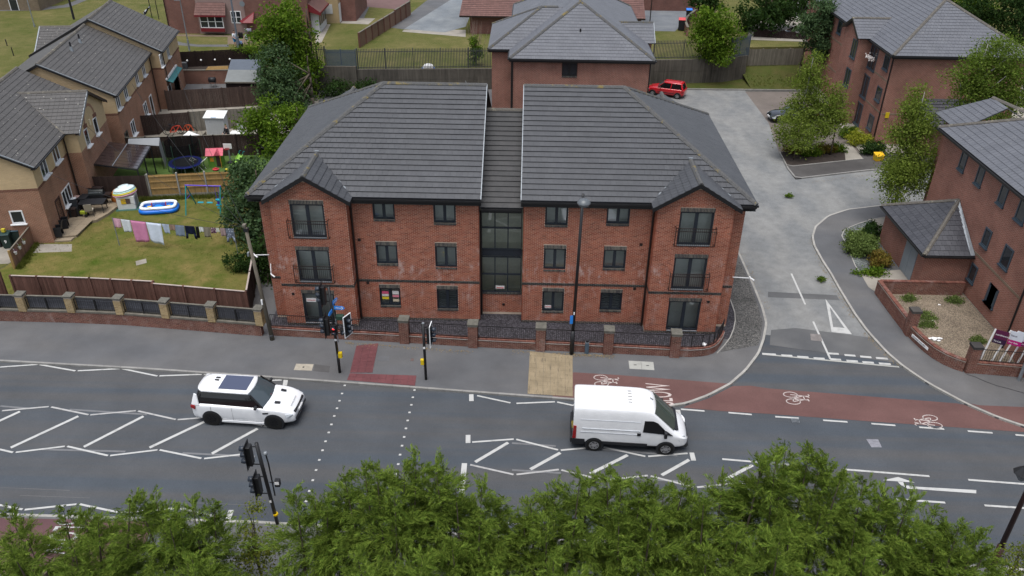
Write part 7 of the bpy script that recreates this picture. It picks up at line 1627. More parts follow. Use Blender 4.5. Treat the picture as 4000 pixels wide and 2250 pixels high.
sheet('estate_road',[K(1,0,1490,292,TZ+.012),K(1,0,1900,325,TZ+.012),K(1,0,2110,268,TZ+.012),K(1,0,2220,0,TZ+.012),K(1,0,2300,-80,TZ+.012),K(1,0,2080,-60,TZ+.012),K(1,0,1955,0,TZ+.012)],m_asphalt('blue_grey_estate_road',(.135,.15,.165),(.175,.19,.20),(.5,.2,1),40,.5))
sheet('estate_path',[K(1,0,1340,275,TZ+.008),K(1,0,1490,296,TZ+.008),K(1,0,1955,0,TZ+.008),K(1,0,1990,-60,TZ+.008),K(1,0,1800,-60,TZ+.008),K(1,0,1560,130,TZ+.008)],MT['foot'])
sheet('estate_path',[K(1,0,1490,298,TZ+.006),K(1,0,1470,318,TZ+.006),K(1,0,2110,372,TZ+.006),K(1,0,2110,300,TZ+.006)],MT['conc'])
sheet('block_drive',[K(1,0,985,-20,TZ+.010),K(1,0,1010,60,TZ+.010),K(1,0,1400,92,TZ+.010),K(1,0,1530,40,TZ+.010),K(1,0,1560,-40,TZ+.010)],var('maroon_block_paving',(.12,.07,.065),.2,1,12))
sheet('garden_paving',[K(1,0,770,230,TZ+.010),K(1,0,1130,245,TZ+.010),K(1,0,1200,185,TZ+.010),K(1,0,820,175,TZ+.010)],MT['conc']);sheet('garden_paving',[K(1,0,600,340,TZ+.010),K(1,0,600,440,TZ+.010),K(1,0,660,425,TZ+.010),K(1,0,750,245,TZ+.010),K(1,0,680,240,TZ+.010)],MT['conc'])
sheet('garden_paving',[K(1,0,960,175,TZ+.012),K(1,0,1085,185,TZ+.012),K(1,0,1140,70,TZ+.012),K(1,0,1000,55,TZ+.012)],MT['foot'])
sheet('winding_path',[K(0,0,0,110,TZ+.01),K(0,0,400,105,TZ+.01),K(0,0,700,70,TZ+.01),K(0,0,900,-10,TZ+.01),K(0,0,830,-20,TZ+.01),K(0,0,640,50,TZ+.01),K(0,0,380,78,TZ+.01),K(0,0,0,82,TZ+.01)],MT['foot'])
sheet('winding_path',[K(0,0,1725,420,TZ+.01),K(0,0,1800,455,TZ+.01),K(0,0,2000,470,TZ+.01),K(0,0,2300,470,TZ+.01),K(0,0,2300,448,TZ+.01),K(0,0,1990,448,TZ+.01),K(0,0,1840,430,TZ+.01),K(0,0,1740,400,TZ+.01)],MT['foot']);sheet('bare_earth',[K(0,0,2290,445,TZ+.008),K(0,0,2576,440,TZ+.008),K(0,0,2576,360,TZ+.008),K(0,0,1730,345,TZ+.008),K(0,0,1730,362,TZ+.008),K(0,0,2290,372,TZ+.008)],var('trodden_earth',(.14,.105,.075),.25,1,20))

a,b =K(1,0,770,470,TZ),K(1,0,1045,470,TZ);b =K(1,0,1045,480,TZ);c_ =K(1,0,1560,150,TZ)
t =thing('garden_wall',b,'brown panelled garden wall rising in steps towards the estate road','wall')
d0 =(c_-b);n =9
for i in range(n):
    p,q =b+d0*(i/n),b+d0*((i+1)/n);z =TZ+1.55+(.12 if i >= 6 else 0);d =(q-p).normalized();nn =Vector((d.y,-d.x,0))
    m =MB();m.prism([p+d*.02,q-d*.02,q-d*.02-nn*.10,p+d*.02-nn*.10],TZ,z);m.build('panel',m_wood('tan_panel_%d' % i,(.16,.10,.070)),t);MB().bar(p+Vector((0,0,.05)),Vector((p.x,p.y,z+.06)),.20,.20).build('pilaster',MT['wood_red'],t)
    m =MB();m.prism([p+nn*.05,q+nn*.05,q-nn*.15,p-nn*.15],z,z+.05);m.build('coping',MT['coping'],t)
# ---- maroon brick house across the top
fl,fr_ =K(0,0,1705,335,TZ),K(0,0,2576,345,TZ);fd =(fr_-fl).normalized();fn =Vector((fd.y,-fd.x,0));right_end =K(1,0,555,345,TZ);Lh =(right_end-fl).dot(fd)
t =house_top =thing('brick_house',fl,'maroon brick house with bay window and pink rendered panel at the top','house')
def on(u,z,o=0):return fl+fd*u+Vector((0,0,z))+fn*o
def fu(x,y):
    dr =Vector(ray(x,y));c =Vector(CAM);tt =(fl-c).dot(fn)/dr.dot(fn);p =c+dr*tt;return (p-fl).dot(fd),p.z-TZ
m =MB();m.prism([fl,fl+fd*Lh,fl+fd*Lh-fn*7,fl-fn*7],TZ,TZ+6.2);m.build('wall',MT['bf_old'],t,uv=True)
for u_ in (.06,):MB().cyl(on(.1,0,.08),on(.1,6,.08),.05,n=8).build('downpipe',MT['brownpipe'],t)
p0,p1 =fu(*px(0,0,2020,330)),fu(*px(0,0,2495,330));REN =var('pink_render',(.24,.17,.155),.15,1,20)
m =MB();m.slab([on(p0[0],0,.01),on(p1[0],0,.01),on(p1[0],6,.01),on(p0[0],6,.01)],fn,.02);m.build('rendered_panel',REN,t)
a,b =fu(*px(0,0,2045,265)),fu(*px(0,0,2255,140));ub0,ub1,zb0,zb1 =a[0],b[0],a[1],b[1]
m =MB();m.prism([on(ub0,0,0),on(ub1,0,0),on(ub1,0,.7),on(ub0,0,.7)][::-1],TZ+zb0-.5,TZ+zb1+.1);m.build('bay',REN,t)
w =window(t,on(ub0,-TZ+0,.70)+Vector((0,0,TZ)),fd,fn,.0,ub1-ub0,zb0,zb1,div=3,bars=((zb0+zb1)/2,),**UPV);w.location.z += 0
m =MB();m.slab([on(ub0-.05,zb0-.42,.72),on(ub1+.05,zb0-.42,.72),on(ub1+.05,zb0,.72),on(ub0-.05,zb0,.72)],fn,.04);m.build('red_panel',flat('maroon_board',(.14,.012,.018),.5),t)
e_ =[on(ub0-.45,zb1+.05,1.0),on(ub1+.45,zb1+.05,1.0),on(ub1+.35,zb1+1.25,.05),on(ub0-.35,zb1+1.25,.05)];tile_face(t,e_,MT['tilered'],0,w=.22,g=.30,th=.04,bond=0)
m =MB();m.slab([on(ub0-.45,zb1-.12,1.02),on(ub1+.45,zb1-.12,1.02),on(ub1+.45,zb1+.05,1.02),on(ub0-.45,zb1+.05,1.02)],fn,.04);m.build('bay_fascia',flat('maroon_board',(.14,.012,.018),.5),t)
a,b =fu(*px(0,0,2335,232)),fu(*px(0,0,2420,110));window(t,on(a[0],0,.03),fd,fn,0,b[0]-a[0],a[1],b[1],div=2,bars=((a[1]+b[1])/2,),**UPV)
a =fu(*px(0,0,2490,200));m =MB();m.slab([on(a[0]-.9,a[1]-.15,.05),on(a[0]+.9,a[1]+.85,.05),on(a[0]+.9,a[1]-.15,1.0),on(a[0]-.4,a[1]-.15,1.0)],(0,0,1),.05);m.build('door_canopy',flat('maroon_board',(.14,.012,.018),.5),t)
a =fu(*px(0,0,2447,30));m =MB();m.lathe((0,0,0),[(.02,0),(.22,.04),(.30,.10)],16);c =on(a[0],a[1],.35);m.v =[tuple(c+Vector((x,-z,y))) for x,y,z in m.v];m.build('satellite_dish',flat('dish_grey',(.16,.18,.20)),t,fix=False)

re =fl+fd*Lh
for i,(u_,z_) in enumerate(((.2,0),(2.6,.0))):pass
w =window(t,re+fd*.02-fn*1.0,-fn,fd,0,1.6,.6,2.0,div=3,**UPV);w2 =window(t,re+fd*.02-fn*3.2,-fn,fd,0,1.8,.6,2.0,div=3,**UPV)
m =MB();m.slab([re+fd*.0-fn*.3+Vector((0,0,3.3)),re-fn*5.2+Vector((0,0,3.3)),re+fd*1.3-fn*5.2+Vector((0,0,2.35)),re+fd*1.3-fn*.3+Vector((0,0,2.35))],(0,0,1),.08);m.build('lean_to_roof',MT['tilered'],t)
m =MB();m.bar(re+fd*1.32-fn*.3+Vector((0,0,2.35)),re+fd*1.32-fn*5.2+Vector((0,0,2.35)),.06,.22);m.build('lean_to_fascia',flat('maroon_board',(.14,.012,.018),.5),t);m =MB();m.slab([re-fn*.28+Vector((0,0,3.4)),re+fd*1.34-fn*.28+Vector((0,0,2.4)),re+fd*1.34-fn*.28+Vector((0,0,2.1)),re-fn*.28+Vector((0,0,2.5))],fn,.05);m.build('lean_to_end',flat('maroon_board',(.14,.012,.018),.5),t)
m =MB();m.prism([re+fd*.02-fn*.9,re+fd*.9-fn*.9,re+fd*.9-fn*5.0,re+fd*.02-fn*5.0][::-1],TZ,TZ+2.35);m.build('lean_to_wall',flat('white_bay',(.50,.50,.50)),t)
for k in range(4):a =re+fd*.905-fn*(1.1+k*1.0);m =MB();m.slab([a+Vector((0,0,.75)),a-fn*.75+Vector((0,0,.75)),a-fn*.75+Vector((0,0,2.0)),a+Vector((0,0,2.0))],fd,.02);m.build('bay_pane',MT['darkglass'],t)
t =thing('brick_house',K(1,0,900,170,TZ),'far brick house with cream wall and white door at the top edge','house');a,b =K(1,0,680,236,TZ),K(1,0,945,172,TZ)
m =MB();m.bb(a.x+.3,b.x+1.2,a.y+1.4,a.y+9,TZ,TZ+6);m.build('wall',MT['bf_old'],t,uv=True);m =MB();m.bb(a.x-.3,a.x+1.9,a.y+.2,a.y+1.5,TZ,TZ+3);m.build('cream_porch',var('cream_wall',(.36,.27,.15),.1,1,20),t);m =MB();m.bb(a.x+1.92,a.x+1.96,a.y+.35,a.y+1.3,TZ+.1,TZ+2.2);m.build('door',MT['white'],t);m =MB();m.bb(a.x+.2,a.x+1.2,a.y+.15,a.y+.2,TZ+1.1,TZ+2.2);m.build('window',flat('white_bay',(.50,.50,.50)),t)
# ---- pantiled garage block behind the rear apartments
e0,e1 =K(1,0,2045,168,3.9),K(2,0,1325,160,4.6);ey =e0.y
t =thing('garage_block',(e0.x+6,ey+1,TZ),'low brick block with maroon pantile roof behind the rear apartments','building')
tile_face(t,[(e0.x,ey,4.0),(e1.x+.4,ey,4.0),(e1.x+.4,ey+7,7.4),(e0.x+.6,ey+7,7.4)],MT['tilered'],200,w=.30,g=.33,th=.045,bond=0)
m =MB();m.bb(e0.x+1.2,e1.x,ey+.5,ey+12,TZ,3.95);m.build('wall',MT['bf_old'],t,uv=True);m =MB();m.slab([(e0.x,ey+14,4.0),(e1.x+.4,ey+14,4.0),(e1.x+.4,ey+7,7.4),(e0.x+.6,ey+7,7.4)],(0,0,-1),.08);m.build('rear_slope',MT['tilered'],t);MB().bar((e0.x,ey-.03,3.93),(e1.x+.4,ey-.03,3.93),.08,.16).build('fascia',MT['brownpipe'],t)
sheet('parking_court',[K(2,0,1290,310,TZ+.01),K(2,0,1640,315,TZ+.01),K(2,0,1850,110,TZ+.01),K(2,0,1320,100,TZ+.01),K(2,0,1200,200,TZ+.01)],m_asphalt('blue_grey_court',(.11,.12,.135),(.14,.15,.16),(.3,.3,1),40,.5))
a,b =K(2,0,1320,105,TZ),K(2,0,1860,118,TZ);t =thing('brick_wall',a,'dark garden wall behind the parking court','wall');m =MB();m.bb(a.x,b.x,a.y,a.y+.25,TZ,TZ+1.8);m.build('wall',MT['bf_old'],t,uv=True);MB().bb(a.x-.05,b.x+.05,a.y-.05,a.y+.3,TZ+1.8,TZ+1.87).build('coping',MT['coping'],t)
P =[K(2,0,1760,365,TZ),K(2,0,1735,300,TZ),K(2,0,1750,260,TZ),K(2,0,1790,225,TZ),K(2,0,1840,180,TZ)];t =thing('curved_wall',P[0],'low curved brown wall beside the red and blue bins','wall')
for a,b in zip(P,P[1:]):d =(b-a).normalized();nn =Vector((d.y,-d.x,0));MB().prism([a+nn*.1,b+nn*.1,b-nn*.12,a-nn*.12],TZ,TZ+1.0).build('wall',MT['bf_grdn'],t,uv=True);MB().prism([a+nn*.13,b+nn*.13,b-nn*.15,a-nn*.15],TZ+1.0,TZ+1.07).build('coping',MT['coping'],t)
MB().box(P[-1]+Vector((.1,.1,.8)),(.45,.45,1.7)).build('pier',MT['bf_grdn'],t,uv=True)
b_ =bin_(K(2,0,1700,305,TZ),R(-10),'black bin with a red lid by the curved wall',MT['blackplastic'],flat('red_lid',(.50,.05,.05),.4));b_.scale =(1.35,1.35,1.25);b_ =bin_(K(2,0,1775,190,TZ),R(-5),'black bin with a bright blue lid by the curved wall',MT['blackplastic'],flat('blue_lid',(.01,.14,.55),.4));b_.scale =(1.25,1.25,1.1)
def lamp_post(loc,h,label,mat,head=True,r=.06,lean=0):
    t =thing('street_lamp',loc,label,'street lamp');MB().cyl((0,0,0),(0,0,1.2),r*1.6,n=10).build('pole_base',mat,t,world=False);MB().cyl((0,0,1.2),(lean,0,h),r,r*.75,n=10).build('pole',mat,t,world=False)
    if head:MB().box((lean-.22,-.12,h+.05),(.62,.26,.12)).build('lamp_head',MT['galv'],t,bev=.03,world=False)
lamp_post(K(2,0,1375,345,TZ),9,'thin black lamp post beside the parking court',MT['black']);lamp_post(K(0,0,1908,512,TZ),5.2,'grey and black path lamp before the maroon house',MT['galv']);lamp_post(K(0,0,2402,485,TZ),9,'tall blue grey column beside the person hanging washing',flat('blue_grey_pole',(.12,.14,.17),.5),r=.10);lamp_post(K(0,0,372,350,1.0),9,'mottled grey lamp post on the upper left lawn',MT['galv'])
for i,(x,y) in enumerate(((120,612),(180,695))):p =K(0,0,x,y,.3);tag(MB().cyl((p.x,p.y,0),(p.x-.02,p.y,2.6),.05,n=8).build('line_post',MT['blackplastic'],None),['dark post on the lawn left of the terrace, farther one','dark post on the lawn left of the terrace, nearer one'][i],'post')

a,b =K(0,0,1540,225,TZ),K(0,0,1600,195,TZ)
for i,(p,l) in enumerate(((a,'dark clothes post on the upper lawn holding washing'),(b,'dark clothes post on the upper lawn without washing'))):tag(MB().cyl(p,p+Vector((0,0,3.2)),.05,n=8).build('line_post',MT['blackplastic'],None),l,'post')
m =MB();nx =6
for i in range(nx+1):
    for k in range(4):m.v.append((a.x-.9+1.0*i/nx,a.y-.1+.05*math.sin(i+k),TZ+1.2+.75*i/nx-.35*k/3*(1+.4*math.sin(i))))
m.f =[(i*4+k,i*4+k+1,(i+1)*4+k+1,(i+1)*4+k) for i in range(nx) for k in range(3)];o =m.build('laundry',m_print('dark_print',(.40,.42,.46),(.015,.015,.02),3),None,fix=False,smooth=True);md =o.modifiers.new('s','SOLIDIFY');md.thickness =.02;tag(o,'black and white garment hanging on the upper lawn','laundry')

p =K(0,0,2380,478,TZ);person(p+Vector((-.12,.2,0)),R(60),'person in white T-shirt and bright blue shorts beside the washing',flat('white_tshirt',(.62,.65,.70),.9),flat('blue_shorts',(.01,.20,.42),.9),SKIN,flat('brown_hair',(.04,.025,.018),.8))
q =K(0,0,2420,480,TZ)
for i,(dx,z,w_,h_,c,l) in enumerate(((.25,1.35,.50,.62,(.006,.006,.007),'black towel on the far washing line'),(.85,1.15,.30,.55,(.5,.54,.62),'white shirt on the far washing line'),(1.15,1.9,.70,.35,(.30,.30,.36),'patterned shirt on the far washing line'),(.15,.45,.32,.60,(.14,.22,.36),'blue jeans hanging beside the person'))):
    m =MB();m.v =[(q.x+dx-w_/2+w_*i_/4,q.y-.1+.05*math.sin(i_*1.7),TZ+z+h_*(.5-k/3)) for i_ in range(5) for k in range(4)];m.f =[(i_*4+k,i_*4+k+1,(i_+1)*4+k+1,(i_+1)*4+k) for i_ in range(4) for k in range(3)];o =m.build('laundry',flat('far_cloth%d' % i,c,.9),None,smooth=True,fix=False);md =o.modifiers.new('s','SOLIDIFY');md.thickness =.02;tag(o,l,'laundry','washing beside the far person')
t =thing('laundry_basket',q+Vector((.1,-.1,0)),'dark laundry basket at the feet of the far person','basket');MB().lathe((0,0,0),[(.20,0),(.27,.42),(.28,.44)],12).build('basket_body',MT['blackplastic'],t,world=False);MB().lathe((0,0,.44),[(.285,0),(.285,.03)],12).build('rim',MT['blackplastic'],t,world=False)

a =K(0,0,230,105,TZ);t =thing('brick_house',(a.x-3,a.y,TZ),'tan brick house corner with a white framed window at the top left','house');m =MB();m.bb(a.x-12,a.x+2.2,a.y,a.y+8,TZ,TZ+5);m.build('wall',m_brickface('tan_brick',(.14,.105,.07),(.19,.145,.10),(.15,.12,.09)),t,uv=True)
pw =SY(*px(0,0,135,35),a.y);window(t,Vector((pw.x-.55,a.y,0)),X_,FN,0,1.1,pw.z-.9,pw.z+.55,div=1,**UPV)

fence('timber_fence','weathered grey fence above the grassy bank at the back of the car park',K(2,0,2365,660,.9),K(3,0,330,650,.9),1.75,MT['wood_grey'],.14,npost=4,zb=.9);fence('timber_fence','dark wavy-topped fence before the parked dark saloon',K(2,0,2425,425,1.3),K(3,0,380,455,1.3),1.45,MT['wood_black'],.14,npost=4,zb=1.3,top=lambda f:.10*math.sin(f*38))
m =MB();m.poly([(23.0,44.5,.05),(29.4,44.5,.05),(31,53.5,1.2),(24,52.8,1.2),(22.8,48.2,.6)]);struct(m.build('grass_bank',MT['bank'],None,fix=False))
m =MB();m.poly([(24,52.8,1.2),(31,53.5,1.2),(45,54,1.2),(45,66,1.9),(24,58,1.9)]);struct(m.build('upper_bank',MT['verge'],None,fix=False))
sheet('far_drive',[K(3,0,-200,400,1.93),K(3,0,420,420,1.93),K(3,0,480,150,1.93),K(3,0,-200,130,1.93)],MT['conc'])
a =K(3,0,340,178,1.93);t =thing('brick_house',(a.x,a.y,1.9),'far brick house front with a dark door at the top right','house');m =MB();m.bb(a.x-2.2,a.x+9,a.y+.3,a.y+8,1.9,8);m.build('wall',MT['bf_old'],t,uv=True);window(t,Vector((a.x-.75,a.y+.3,0)),X_,FN,0,1.3,1.95,4.4,div=1,frame=MT['white'],room=False,glass=MT['black'],back=-.05,fw=.10,dep=.06,name='door');m =MB();m.bb(a.x-2.1,a.x-.85,a.y+.2,a.y+.3,1.95,4.2);m.build('dark_panel',MT['black'],t)
c =pp+Matrix.Rotation(R(-35),3,'Z') @ Vector((-.14,-.172,1.27));uu_ =Matrix.Rotation(R(-35),3,'Z') @ Vector((1,0,0))
# ================================================================== rear apartment block (top centre)
def hip_block(label,x0,x1,y0,y1,ez,rz,tile,n1,n2,wallm,apex_in=None,skip=(),ridgem=None,over=.35,sides='SWE',w=.30,g=.36):
    cx,cy =(x0+x1)/2,(y0+y1)/2;t =thing('apartment_building',(cx,cy,0),label,'building')
    m =MB();m.prism([(x0+over,y0+over),(x1-over,y0+over),(x1-over,y1-over),(x0+over,y1-over)],0,ez-.08);m.build('wall',wallm,t,uv=True)
    d =min(x1-x0,y1-y0)/2
    if x1-x0 <= y1-y0:A_,B_ =(cx,y0+d,rz),(cx,y1-d,rz)
    else:A_,B_ =(x0+d,cy,rz),(x1-d,cy,rz)
    c00,c10,c11,c01 =(x0,y0,ez),(x1,y0,ez),(x1,y1,ez),(x0,y1,ez)
    if x1-x0 <= y1-y0:F_ ={'S':[c00,c10,A_],'E':[c10,c11,B_,A_],'N':[c11,c01,B_],'W':[c01,c00,A_,B_]};H_ =((c00,A_),(c10,A_),(c11,B_),(c01,B_))
    else:F_ ={'S':[c00,c10,B_,A_],'E':[c10,c11,B_],'N':[c11,c01,A_,B_],'W':[c01,c00,A_]};H_ =((c00,A_),(c01,A_),(c10,B_),(c11,B_))
    ns ={'S':n1,'W':n2,'E':n2 if n1 ==0 else 0}
    for k,f in F_.items():
        if k in sides:tile_face(t,f,tile,ns.get(k,0),w=w,g=g,th=.034)
        else:m =MB();m.slab(f,(0,0,-1),.05);m.build('rear_slope',tile,t)
    for a,b in H_:ridge(t,(a[0],a[1],a[2]+.05),(b[0],b[1],b[2]+.05),ridgem or MT['ridge'],w=.28)
    if (Vector(A_)-Vector(B_)).length >.3:ridge(t,(A_[0],A_[1],rz+.04),(B_[0],B_[1],rz+.04),ridgem or MT['ridge'])
    for a,b,o in ((c00,c10,(0,-1,0)),(c01,c00,(-1,0,0)),(c10,c11,(1,0,0))):gutter(t,(a[0],a[1],ez-.04),(b[0],b[1],ez-.04),out=o,fas=.2)
    m =MB();m.prism([(x0+.02,y0+.02),(x1-.02,y0+.02),(x1-.02,y1-.02),(x0+.02,y1-.02)],ez-.26,ez-.22);m.build('soffit',MT['black'],t)
    return t
mt_ =hip_block('rear red brick apartment block with steep grey hipped roof behind the main block',-1.5,10.1,26.2,46,7.72,11.0,MT['tileblue'],170,100,MT['bf_red'],sides='SWE')
w =window(mt_,Vector((2.75,26.55,0)),X_,FN,0,1.22,6.35,7.42,frame=MT['black'],room=False,back=-.05,dep=.05);m =MB();soldier(m,Vector((2.75,26.53,0)),X_,FN,0,1.22,6.20,.14,.03);m.build('soldier_bricks',MT['bluebrick'],mt_,fix=False,kind='stuff')
for x in (-1.2,9.8):MB().cyl((x-.02,26.48,0),(x-.02,26.48,7.5),.05,n=8).build('downpipe',MT['black'],mt_)
p =SY(*px(2,0,680,490),28.8);MB().cyl((p.x,28.9,9.0),(p.x,28.9,9.5),.07,n=8).build('roof_vent',MT['black'],mt_)

wx,wy =-3.3,28.9;d_ =4.4;wz =7.72+.57*d_
tile_face(mt_,[(wx,wy,7.72),(4.0,wy,7.72),(4.0,wy+d_,wz),(wx+d_,wy+d_,wz)],MT['tileblue'],30,th=.034);tile_face(mt_,[(wx,wy+2*d_,7.72),(wx,wy,7.72),(wx+d_,wy+d_,wz)],MT['tileblue'],0,th=.034)
ridge(mt_,(wx,wy,7.77),(wx+d_,wy+d_,wz+.05),MT['ridge']);ridge(mt_,(wx+d_,wy+d_,wz+.04),(wx+d_+1.4,wy+d_,wz+.04),MT['ridge']);ridge(mt_,(wx,wy+2*d_,7.77),(wx+d_,wy+d_,wz+.05),MT['ridge'])
gutter(mt_,(wx,wy,7.68),(-1.4,wy,7.68),out=(0,-1,0),fas=.2);m =MB();m.bb(wx+.3,-.9,wy+.3,wy+8.4,0,7.6);m.build('wing_wall',MT['bf_red'],mt_,uv=True);MB().cyl((-1.35,wy+.2,0),(-1.35,wy+.2,7.4),.05,n=8).build('downpipe',MT['black'],mt_)

gx =10.75;tile_face(mt_,[(8.6,31.5,7.75),(gx,31.5,7.75),(gx,33.6,9.0),(7.6,33.6,9.0)],MT['tileblue'],10,th=.034);m =MB();m.slab([(8.6,35.7,7.75),(gx,35.7,7.75),(gx,33.6,9.0),(7.6,33.6,9.0)],(0,0,-1),.05);m.build('gable_slope',MT['tileblue'],mt_)
ridge(mt_,(7.7,33.6,9.03),(gx,33.6,9.03),MT['ridge']);MB().bar((gx,31.5,7.78),(gx,33.6,9.03),.06,.08).build('verge_strip',MT['galv'],mt_);m =MB();m.add([(10.5,31.8,0),(10.5,35.4,0),(10.5,35.4,7.8),(10.5,33.6,8.9),(10.5,31.8,7.8),(9.7,31.8,0),(9.7,35.4,0),(9.7,35.4,7.8),(9.7,31.8,7.8)],[(0,1,2,3,4),(0,5,8,4),(1,6,7,2)]);m.build('gable_wall',MT['bf_red'],mt_,uv=True)
# ================================================================== right rear apartment block
TRX =29.85
tr =hip_block('red brick apartment block with dormer gable behind the birches at the upper right',TRX,41.6,29.0,52,7.72,11.05,MT['tileblue'],150,150,MT['bf_red'],sides='SW',ridgem=MT['ridgegrey'])
WX =TRX+.35;WN =Vector((-1,0,0));WU =Vector((0,-1,0))
def SX(x,y,X):
    d =Vector(ray(x,y));c =Vector(CAM);return c+d*((X-c.x)/d.x)
def wwin(t,x,y,X,w,z0,z1,**kw):
    p =SX(x,y,X);k =dict(frame=MT['bluefr'],room=False,back=-.05,fw=.09,mull=.05,dep=.05);k.update(kw)
    win =window(t,Vector((X,p.y+w/2,0)),WU,WN,0,w,z0,z1,**k);MB().bar((X-.05,p.y+w/2+.05,z0-.04),(X-.05,p.y-w/2-.05,z0-.04),.12,.09).build('window_sill',MT['bluefr'],win);return p
MT['bluefr']=flat('blue_grey_frame',(.045,.065,.085),.4)
for x,y,w,zc,h in ((1198,615,1.1,6.7,1.2),(1118,930,1.1,4.0,1.2),(1030,1245,1.1,1.4,1.3),(725,270,1.1,6.7,1.2)):wwin(tr,*px(3,0,x,y),WX,w,zc-h/2,zc+h/2,div=1)
for x,y,zc in ((1065,560,6.3),(970,870,3.7),(895,1180,1.15)):wwin(tr,*px(3,0,x,y),WX,1.7,zc-1.0,zc+1.0,div=2)
DX =29.1;m =MB();m.add([(DX,34.6,0),(DX,38.6,0),(DX,38.6,7.7),(DX,36.6,8.8),(DX,34.6,7.7),(WX,34.6,0),(WX,38.6,0),(WX,38.6,7.7),(WX,34.6,7.7)],[(0,1,2,3,4),(0,5,8,4),(1,6,7,2)]);m.build('gable_wall',MT['bf_red'],tr,uv=True)
for x,y,zc in ((880,435,6.6),(808,745,4.0)):wwin(tr,*px(3,0,x,y),DX,1.2,zc-.8,zc+.8,div=2)
tile_face(tr,[(DX-.3,34.3,7.75),(32,34.3,7.75),(32.2,36.6,9.0),(DX-.3,36.6,9.0)],MT['tileblue'],15,th=.034);m =MB();m.slab([(DX-.3,38.9,7.75),(32,38.9,7.75),(32.2,36.6,9.0),(DX-.3,36.6,9.0)],(0,0,-1),.05);m.build('gable_slope',MT['tileblue'],tr);ridge(tr,(DX-.35,36.6,9.04),(32.2,36.6,9.04),MT['ridgegrey'])
for a in (34.3,38.9):m =MB();m.slab([(DX-.34,a,7.55),(DX-.34,a,7.78),(DX-.34,36.6,9.04),(DX-.34,36.6,8.8)],(1,0,0),.05);m.build('bargeboard',MT['black'],tr)
for z in (2.62,5.3):MB().bb(WX-.012,WX+.3,29.36,51,z,z+.14).build('string_course',MT['bf_dark'],tr)
MB().bb(30.3,41.2,29.335,29.5,2.62,2.76).build('string_course',MT['bf_dark'],tr);MB().cyl((WX-.06,29.5,0),(WX-.06,29.5,7.5),.055,n=8).build('downpipe',MT['black'],tr)
p =SY(*px(3,0,1200,1160),29.3);MB().bb(p.x-.16,p.x+.16,29.28,29.33,p.z-.24,p.z+.24).build('alarm_box',flat('alarm_yellow',(.55,.40,.01)),tr)
p =SX(*px(3,0,1030,555),WX-.4)
q =Vector((WX-.35,SX(*px(3,0,1030,560),WX-.35).y,6.35));m =MB()
for i in range(60):a =Vector((random.gauss(0,.12),random.gauss(0,.45),random.gauss(0,.10)));m.sphere(q+a,random.uniform(.05,.09),5,3)
tag(m.build('flower_garland',flat('white_flowers',(.55,.50,.48),.9),None),'white flowers trailing from an upper balcony of the upper right block','flowers')

t =thing('bin_store',(34.2,28.0,0),'small brick store with dark slate roof against the upper right block','building');m =MB();m.bb(33.4,36.5,26.9,29.3,0,2.6);m.build('wall',MT['bf_red'],t,uv=True);tile_face(t,[(33.0,26.5,2.6),(36.9,26.5,2.6),(36.9,29.3,4.1),(33.0,29.3,4.1)],MT['tiledark'],60);MB().bar((33.0,26.5,2.63),(33.0,29.3,4.13),.08,.08).build('verge_strip',MT['bluefr'],t);gutter(t,(33.0,26.5,2.56),(36.9,26.5,2.56),out=(0,-1,0))
# ================================================================== right-hand apartment block
RX =26.75
rb =hip_block('red brick apartment block at the right edge with small blue grey windows',RX-.35,39.5,-9.5,12.0,7.72,11.2,MT['tileblue'],0,200,MT['bf_red'],sides='W',ridgem=MT['ridgegrey'])

tile_face(rb,[(27.2,14.6,7.8),(27.2,11.2,7.8),(29.9,11.2,9.3),(29.9,13.2,9.3)],MT['tileblue'],20,th=.034);ridge(rb,(29.9,13.2,9.35),(30.6,10.2,9.35),MT['ridgegrey']);m =MB();m.bb(27.6,29.9,11.7,13.6,0,7.6);m.build('wing_wall',MT['bf_red'],rb,uv=True)
m =MB();m.slab([(32.6,14.6,7.8),(32.6,11.2,7.8),(29.9,11.2,9.3),(29.9,13.2,9.3)],(0,0,-1),.05);m.build('wing_slope',MT['tileblue'],rb)
for x,y,zc,h,w in ((1975,150,6.75,1.15,.75),(2150,285,6.75,1.15,.75),(2385,470,6.75,1.15,.75),(2560,680,6.75,1.2,.9),(2225,885,4.0,1.1,.75),(2425,1085,4.0,1.25,.9),(2070,1280,1.55,1.1,.75),(2290,1440,1.45,1.2,.9)):wwin(rb,*px(3,1,x,y),RX,w,zc-h/2,zc+h/2,div=1)
wwin(rb,*px(3,2,2245,85),RX,.9,.85,2.05,div=1)
for z in (2.62,):MB().bb(RX-.014,RX+.3,-9,11.5,z,z+.15).build('string_course',MT['bf_dark'],rb)
p =SX(*px(3,1,2360,118),RX+.9);
m =MB();m.box((28.0,3.9,8.62),(.45,.36,.06),0,Matrix.Rotation(R(-30),3,'Y'));m.build('roof_vent',MT['galv'],rb)
for yy in (-1.6,):m =MB();m.bb(RX-.45,RX+.02,-9,yy,0,7.5);m.build('bay_wall',MT['bf_red'],rb,uv=True)
MB().cyl((RX-.5,-1.55,0),(RX-.5,-1.55,7.3),.055,n=8).build('downpipe',MT['black'],rb)

